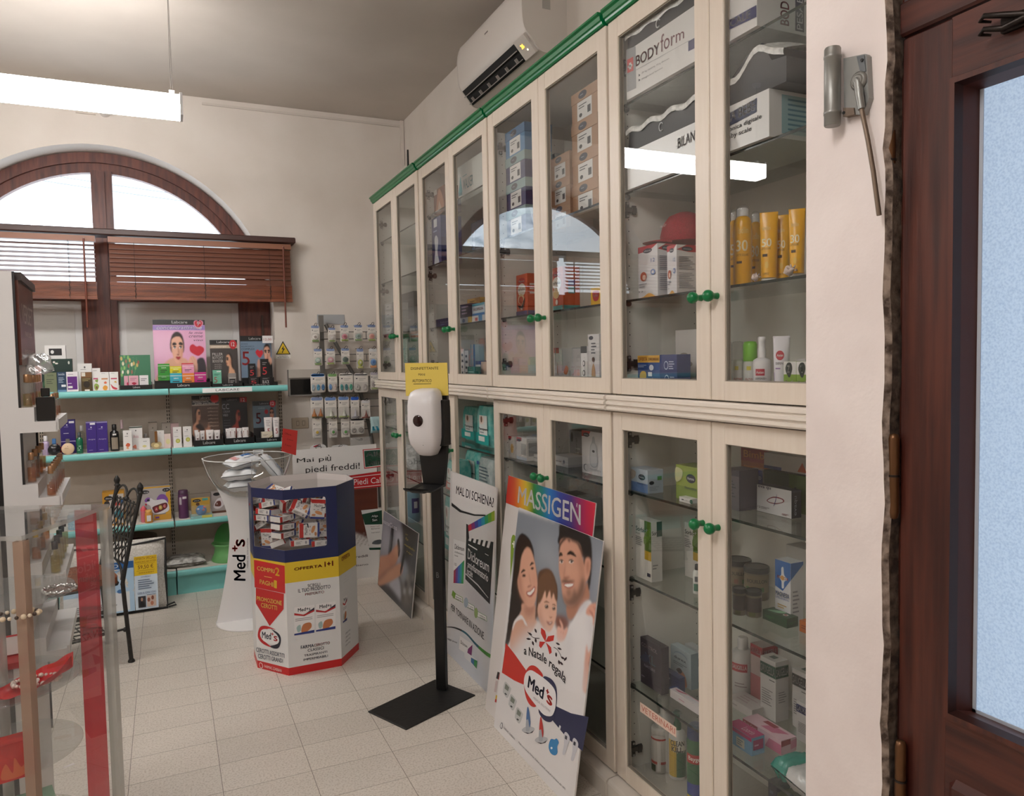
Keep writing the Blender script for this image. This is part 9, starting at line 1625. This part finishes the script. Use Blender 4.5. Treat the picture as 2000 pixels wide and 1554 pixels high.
for k in range(4): tester(.04+.1*k,.019,TZ[1]+.0405,.085,.0115,'%s amber tester on the riser of the second tray' % ('nearest','second','third','farthest')[k],amb,gold,.5)
for k in range(5): tester(.03+.085*k,.066,TZ[2]+.0005,.09,.013,'%s straw coloured tester on the front step of the third tray' % ('nearest','second','third','fourth','farthest')[k],ylw,M('#1a1a22',.3),.55)
for k in range(3): tester(.05+.14*k,.019,TZ[2]+.0405,.085,.012,'%s tester with gold cap on the riser of the third tray' % ('nearest','middle','farthest')[k],amb,M('#b89a3c',.3,.5))
  # ================================================================ acrylic jewellery showcase
A0,B0=V3(-.299,1.91,0),V3(-.158,2.227,0);e1=nrm(B0-A0);e2=V3(-e1[1],e1[0],0);SL_=.347;ZT=1.124
def sp_(a,c,z): return A0+e1*a*SL_+e2*c*SL_+V3(0,0,z)  # a runs back along the right side, c runs left
t=thing('jewellery_showcase','clear acrylic jewellery showcase with round shelves in the left foreground','showcase',sp_(.5,.5,0))
ac=glass('acrylic_sheet',(.955,.96,.955),1.49,.01,1.0,.02,(.75,.74,.73));ae=glass('acrylic_edge',(.80,.80,.78),1.49,.1,1,.35,(.62,.60,.57));br_m=glass('brown_reflection_edge',(.80,.66,.56),1.49,.1,1,.45,(.48,.34,.26))  # front corner posts: a brownish reflection put into the clear acrylic's tint
for nm,(p,q) in (('right_wall',((0,0),(1,0))),('rear_wall',((1,0),(1,1))),('front_wall',((0,0),(0,1))),('left_wall',((0,1),(1,1)))):
    b=B();P_=[sp_(*p,0),sp_(*q,0),sp_(*q,ZT-.004),sp_(*p,ZT-.004)];b.add(P_,[(0,1,2,3)],ac);b.obj(nm,t)
b=B();V=[sp_(a,c,z) for z in (ZT-.004,ZT+.006) for a,c in ((-.02,-.02),(1.02,-.02),(1.02,1.02),(-.02,1.02))];b.add(V,[(4,5,6,7),(0,3,2,1)],ac);b.add(V,[(0,1,5,4),(1,2,6,5),(2,3,7,6),(3,0,4,7)],ae);b.obj('top_plate',t)
for a,c,m in ((0,0,br_m),(1,0,ae),(1,1,ae),(0,1,br_m)):
    b=B();r=.011;o=sp_(a,c,0);V=[o+e1*x+e2*y+V3(0,0,z) for z in (0,ZT-.006) for x,y in ((-r,-r),(r,-r),(r,r),(-r,r))];b.add(V,[(0,1,5,4),(1,2,6,5),(2,3,7,6),(3,0,4,7)],m);b.obj('corner_post',t)
b=B();V=[sp_(1.004,c,z) for z in (.02,ZT-.008) for c in (.07,.235)];b.add(V,[(0,1,3,2)],glass('red_band',(.80,.09,.11),1.45,.2,.4,.45,(.62,.05,.07)));Fq=Fr(sp_(1.003,.235,0),-e2);dr=M('#5c0c12',.5)
for s_,z0,z1 in (('PER TORNARE',.78,.803),('Dicloreum',.925,.942),('cerotti medicati',.85,.862)): b.text(Fq,s_,.006,z0,.060,z1,dr,.0004,rot='m')
b.obj('red_band',t)
oc=sp_(.5,.5,0);DZ=(.95,.735,.565,.36)
for z in DZ: b=B();b.lathe(oc+V3(0,0,z-.005),[(.161,0),(.163,.001),(.163,.004),(.161,.005)],glass('acrylic_disc',(.93,.935,.93),1.49,.02,1,.10,(.7,.7,.7)),56);b.obj('round_shelf',t)
b=B();b.lathe(oc,[(.012,0),(.012,ZT-.01)],ae,14);b.obj('spindle',t)
b=B();p=sp_(.0,.0,.50)+e1*-.015+V3(.01,-.005,0);ckm=M('#77695c',.3,.8);b.lathe(p,[(.007,0),(.008,.002),(.008,.016),(.006,.018)],ckm,14,(.8,-.6,0));b.obj('lock',t)
tk=thing('key_bunch','small brass keys hanging from the showcase lock','keys',p+V3(.02,-.015,-.03));b=B();km=M('#6a5236',.3,.8);P0=p+V3(.016,-.012,0);Fk=Fr(P0,(.9,.3,0));b.fbox(Fk,0,.028,-.0025,.0025,-.001,.001,km);b.prism(Fk,ell(.034,0,.009,.008,14),-.0012,.0012,km);b.obj('key',tk)
b=B();b.tube([Fk.p(.036+.004*math.cos(a),-.008+.006*math.sin(a),.002) for a in np.linspace(0,6.28,12)[:-1]],.0007,CHROME(),5,closed=True);Fk2=Fk.sub(.036,-.022,.003).rot(-1.9);b.fbox(Fk2,.006,.034,-.0025,.0025,-.001,.001,km);b.prism(Fk2,ell(0,0,.0095,.0085,14),-.0012,.0012,km);b.obj('key',tk)
  # jewellery
def ring_beads(o,r,n,br,m,name,label,cat_,sy=1.0,group=None):
    b=B()
    for k in range(n): a=2*math.pi*k/n;b.ball(V3(o[0]+r*math.cos(a),o[1]+r*sy*math.sin(a),o[2]+br),br*(.8+.3*(k % 3==0)),m[k % len(m)],8)
    return tag(b.obj(name),label,cat_,group)
on_=lambda u,v,z: on(u,v,2,z)
o=on_(116,1153,DZ[0]+.001);b=B();P=[V3(o[0]+.035*math.cos(a),o[1]+.035*math.sin(a),o[2]+.004+.002*math.sin(9*a)) for a in np.linspace(0,6.283,40)[:-1]];b.tube(P,.0035,CHROME(),6,closed=True)
for k in range(16): a=k*.39;b.ball(V3(o[0]+.035*math.cos(a),o[1]+.035*math.sin(a),o[2]+.0055),.0048,CHROME(),6)
tag(b.obj('bracelet'),'silver bracelet on the top round shelf of the showcase','bracelet')
o=on_(30,1205,DZ[0]+.001);ring_beads(o,.045,22,.0055,[M('#cbb79a',.35),M('#d8c8b0',.35),M('#3a2a22',.4)],'bead_necklace','pale wooden bead necklace on the top round shelf of the showcase','necklace',.6)
o=on_(78,1338,DZ[1]+.001);red_s=noisemat('red_organza','#a80f16','#d8232c',18,.35,.4,(1,1,1),bdist=.01)
t2=thing('gift_pouch','red organza pouch opened under a pearl necklace, middle round shelf','pouch',o)
b=B();b.grid(lambda i,j: V3(o[0]-.085+.155*i,o[1]-.05+.14*i*.35+.07*(2*j-1)*math.sin(math.pi*min(1,.12+.8*i)),o[2]+.004+.012*abs(2*j-1)**2*(1+1.6*i*i)+.03*i**3+.002*math.sin(20*i+9*j)),22,12,red_s);b.obj('cloth',t2)
ring_beads(o+V3(-.005,-.012,.012),.048,26,.0058,[M('#dccdc2',.15),M('#e4dad2',.15)],'pearl_necklace','white pearl necklace lying on the red pouch','necklace',.62)
b=B();ph=o+V3(-.008,-.014,.014);b.prism(Fr(ph,(1,.2,0),(-.1,.8,.5)),[tuple(q) for q in cat([(0,-.009),(.01,.002),(.006,.009),(0,.005),(-.006,.009),(-.01,.002)],4)],0,.004,M('#e2d8d4',.3));tag(b.obj('heart_charm'),'small white heart charm inside the pearl necklace','charm')
o=on_(36,1303,DZ[1]+.001);t2=thing('ring_box','open red and white ring box behind the pearls','box',o);b=B();Fq=Fr(o,(1,.1,0));b.fbox(Fq,-.045,.02,0,.02,-.04,.01,M('#b01a22',.5),ch=.003);b.obj('base',t2);b=B();b.fbox(Fr(o+V3(-.01,.035,.018),(1,.1,0),nrm(V3(0,.35,1))),-.035,.03,0,.055,-.012,0,M('#b01a22',.5),ch=.006);b.fbox(Fr(o+V3(-.01,.035,.018),(1,.1,0),nrm(V3(0,.35,1))),-.028,.024,.006,.05,0,.002,M('#d6c9c6',.6));b.obj('lid',t2)
o=on_(38,1520,DZ[2]+.001);b=B();Fq=Fr(o,(1,.25,0));b.fbox(Fq,-.05,.035,0,.085,-.05,0,noisemat('red_box_paper','#9c1016','#c8261e',20,.3));deco(b,Fq.sub(-.05,0),.085,.085,[('c',[(.2,.1),(.3,.5),(.45,.2),(.5,.6),(.65,.3),(.8,.5),(.75,.1)],'#d0623a')]);tag(b.obj('gift_box',base=o),'red gift box with orange grass print on the third round shelf','box')
o=on_(135,1495,DZ[2]+.001);b=B();b.fbox(Fr(o,(.9,.45,0),(-.4,.9,0)),-.011,.011,-.004,.004,0,.0008,M('#dcd8d6'));tag(b.obj('shelf_ticket'),'tiny white ticket near the rim of the third round shelf','ticket')
o=on_(95,1575,DZ[3]+.001);o=oc+V3(.06,-.06,DZ[3]+.001);b=B();b.fbox(Fr(o,(1,.25,0)),-.045,.045,0,.09,-.06,0,M('#8fb59a',.5));tag(b.obj('gift_box',base=o),'pale green gift box on the lowest round shelf','box')
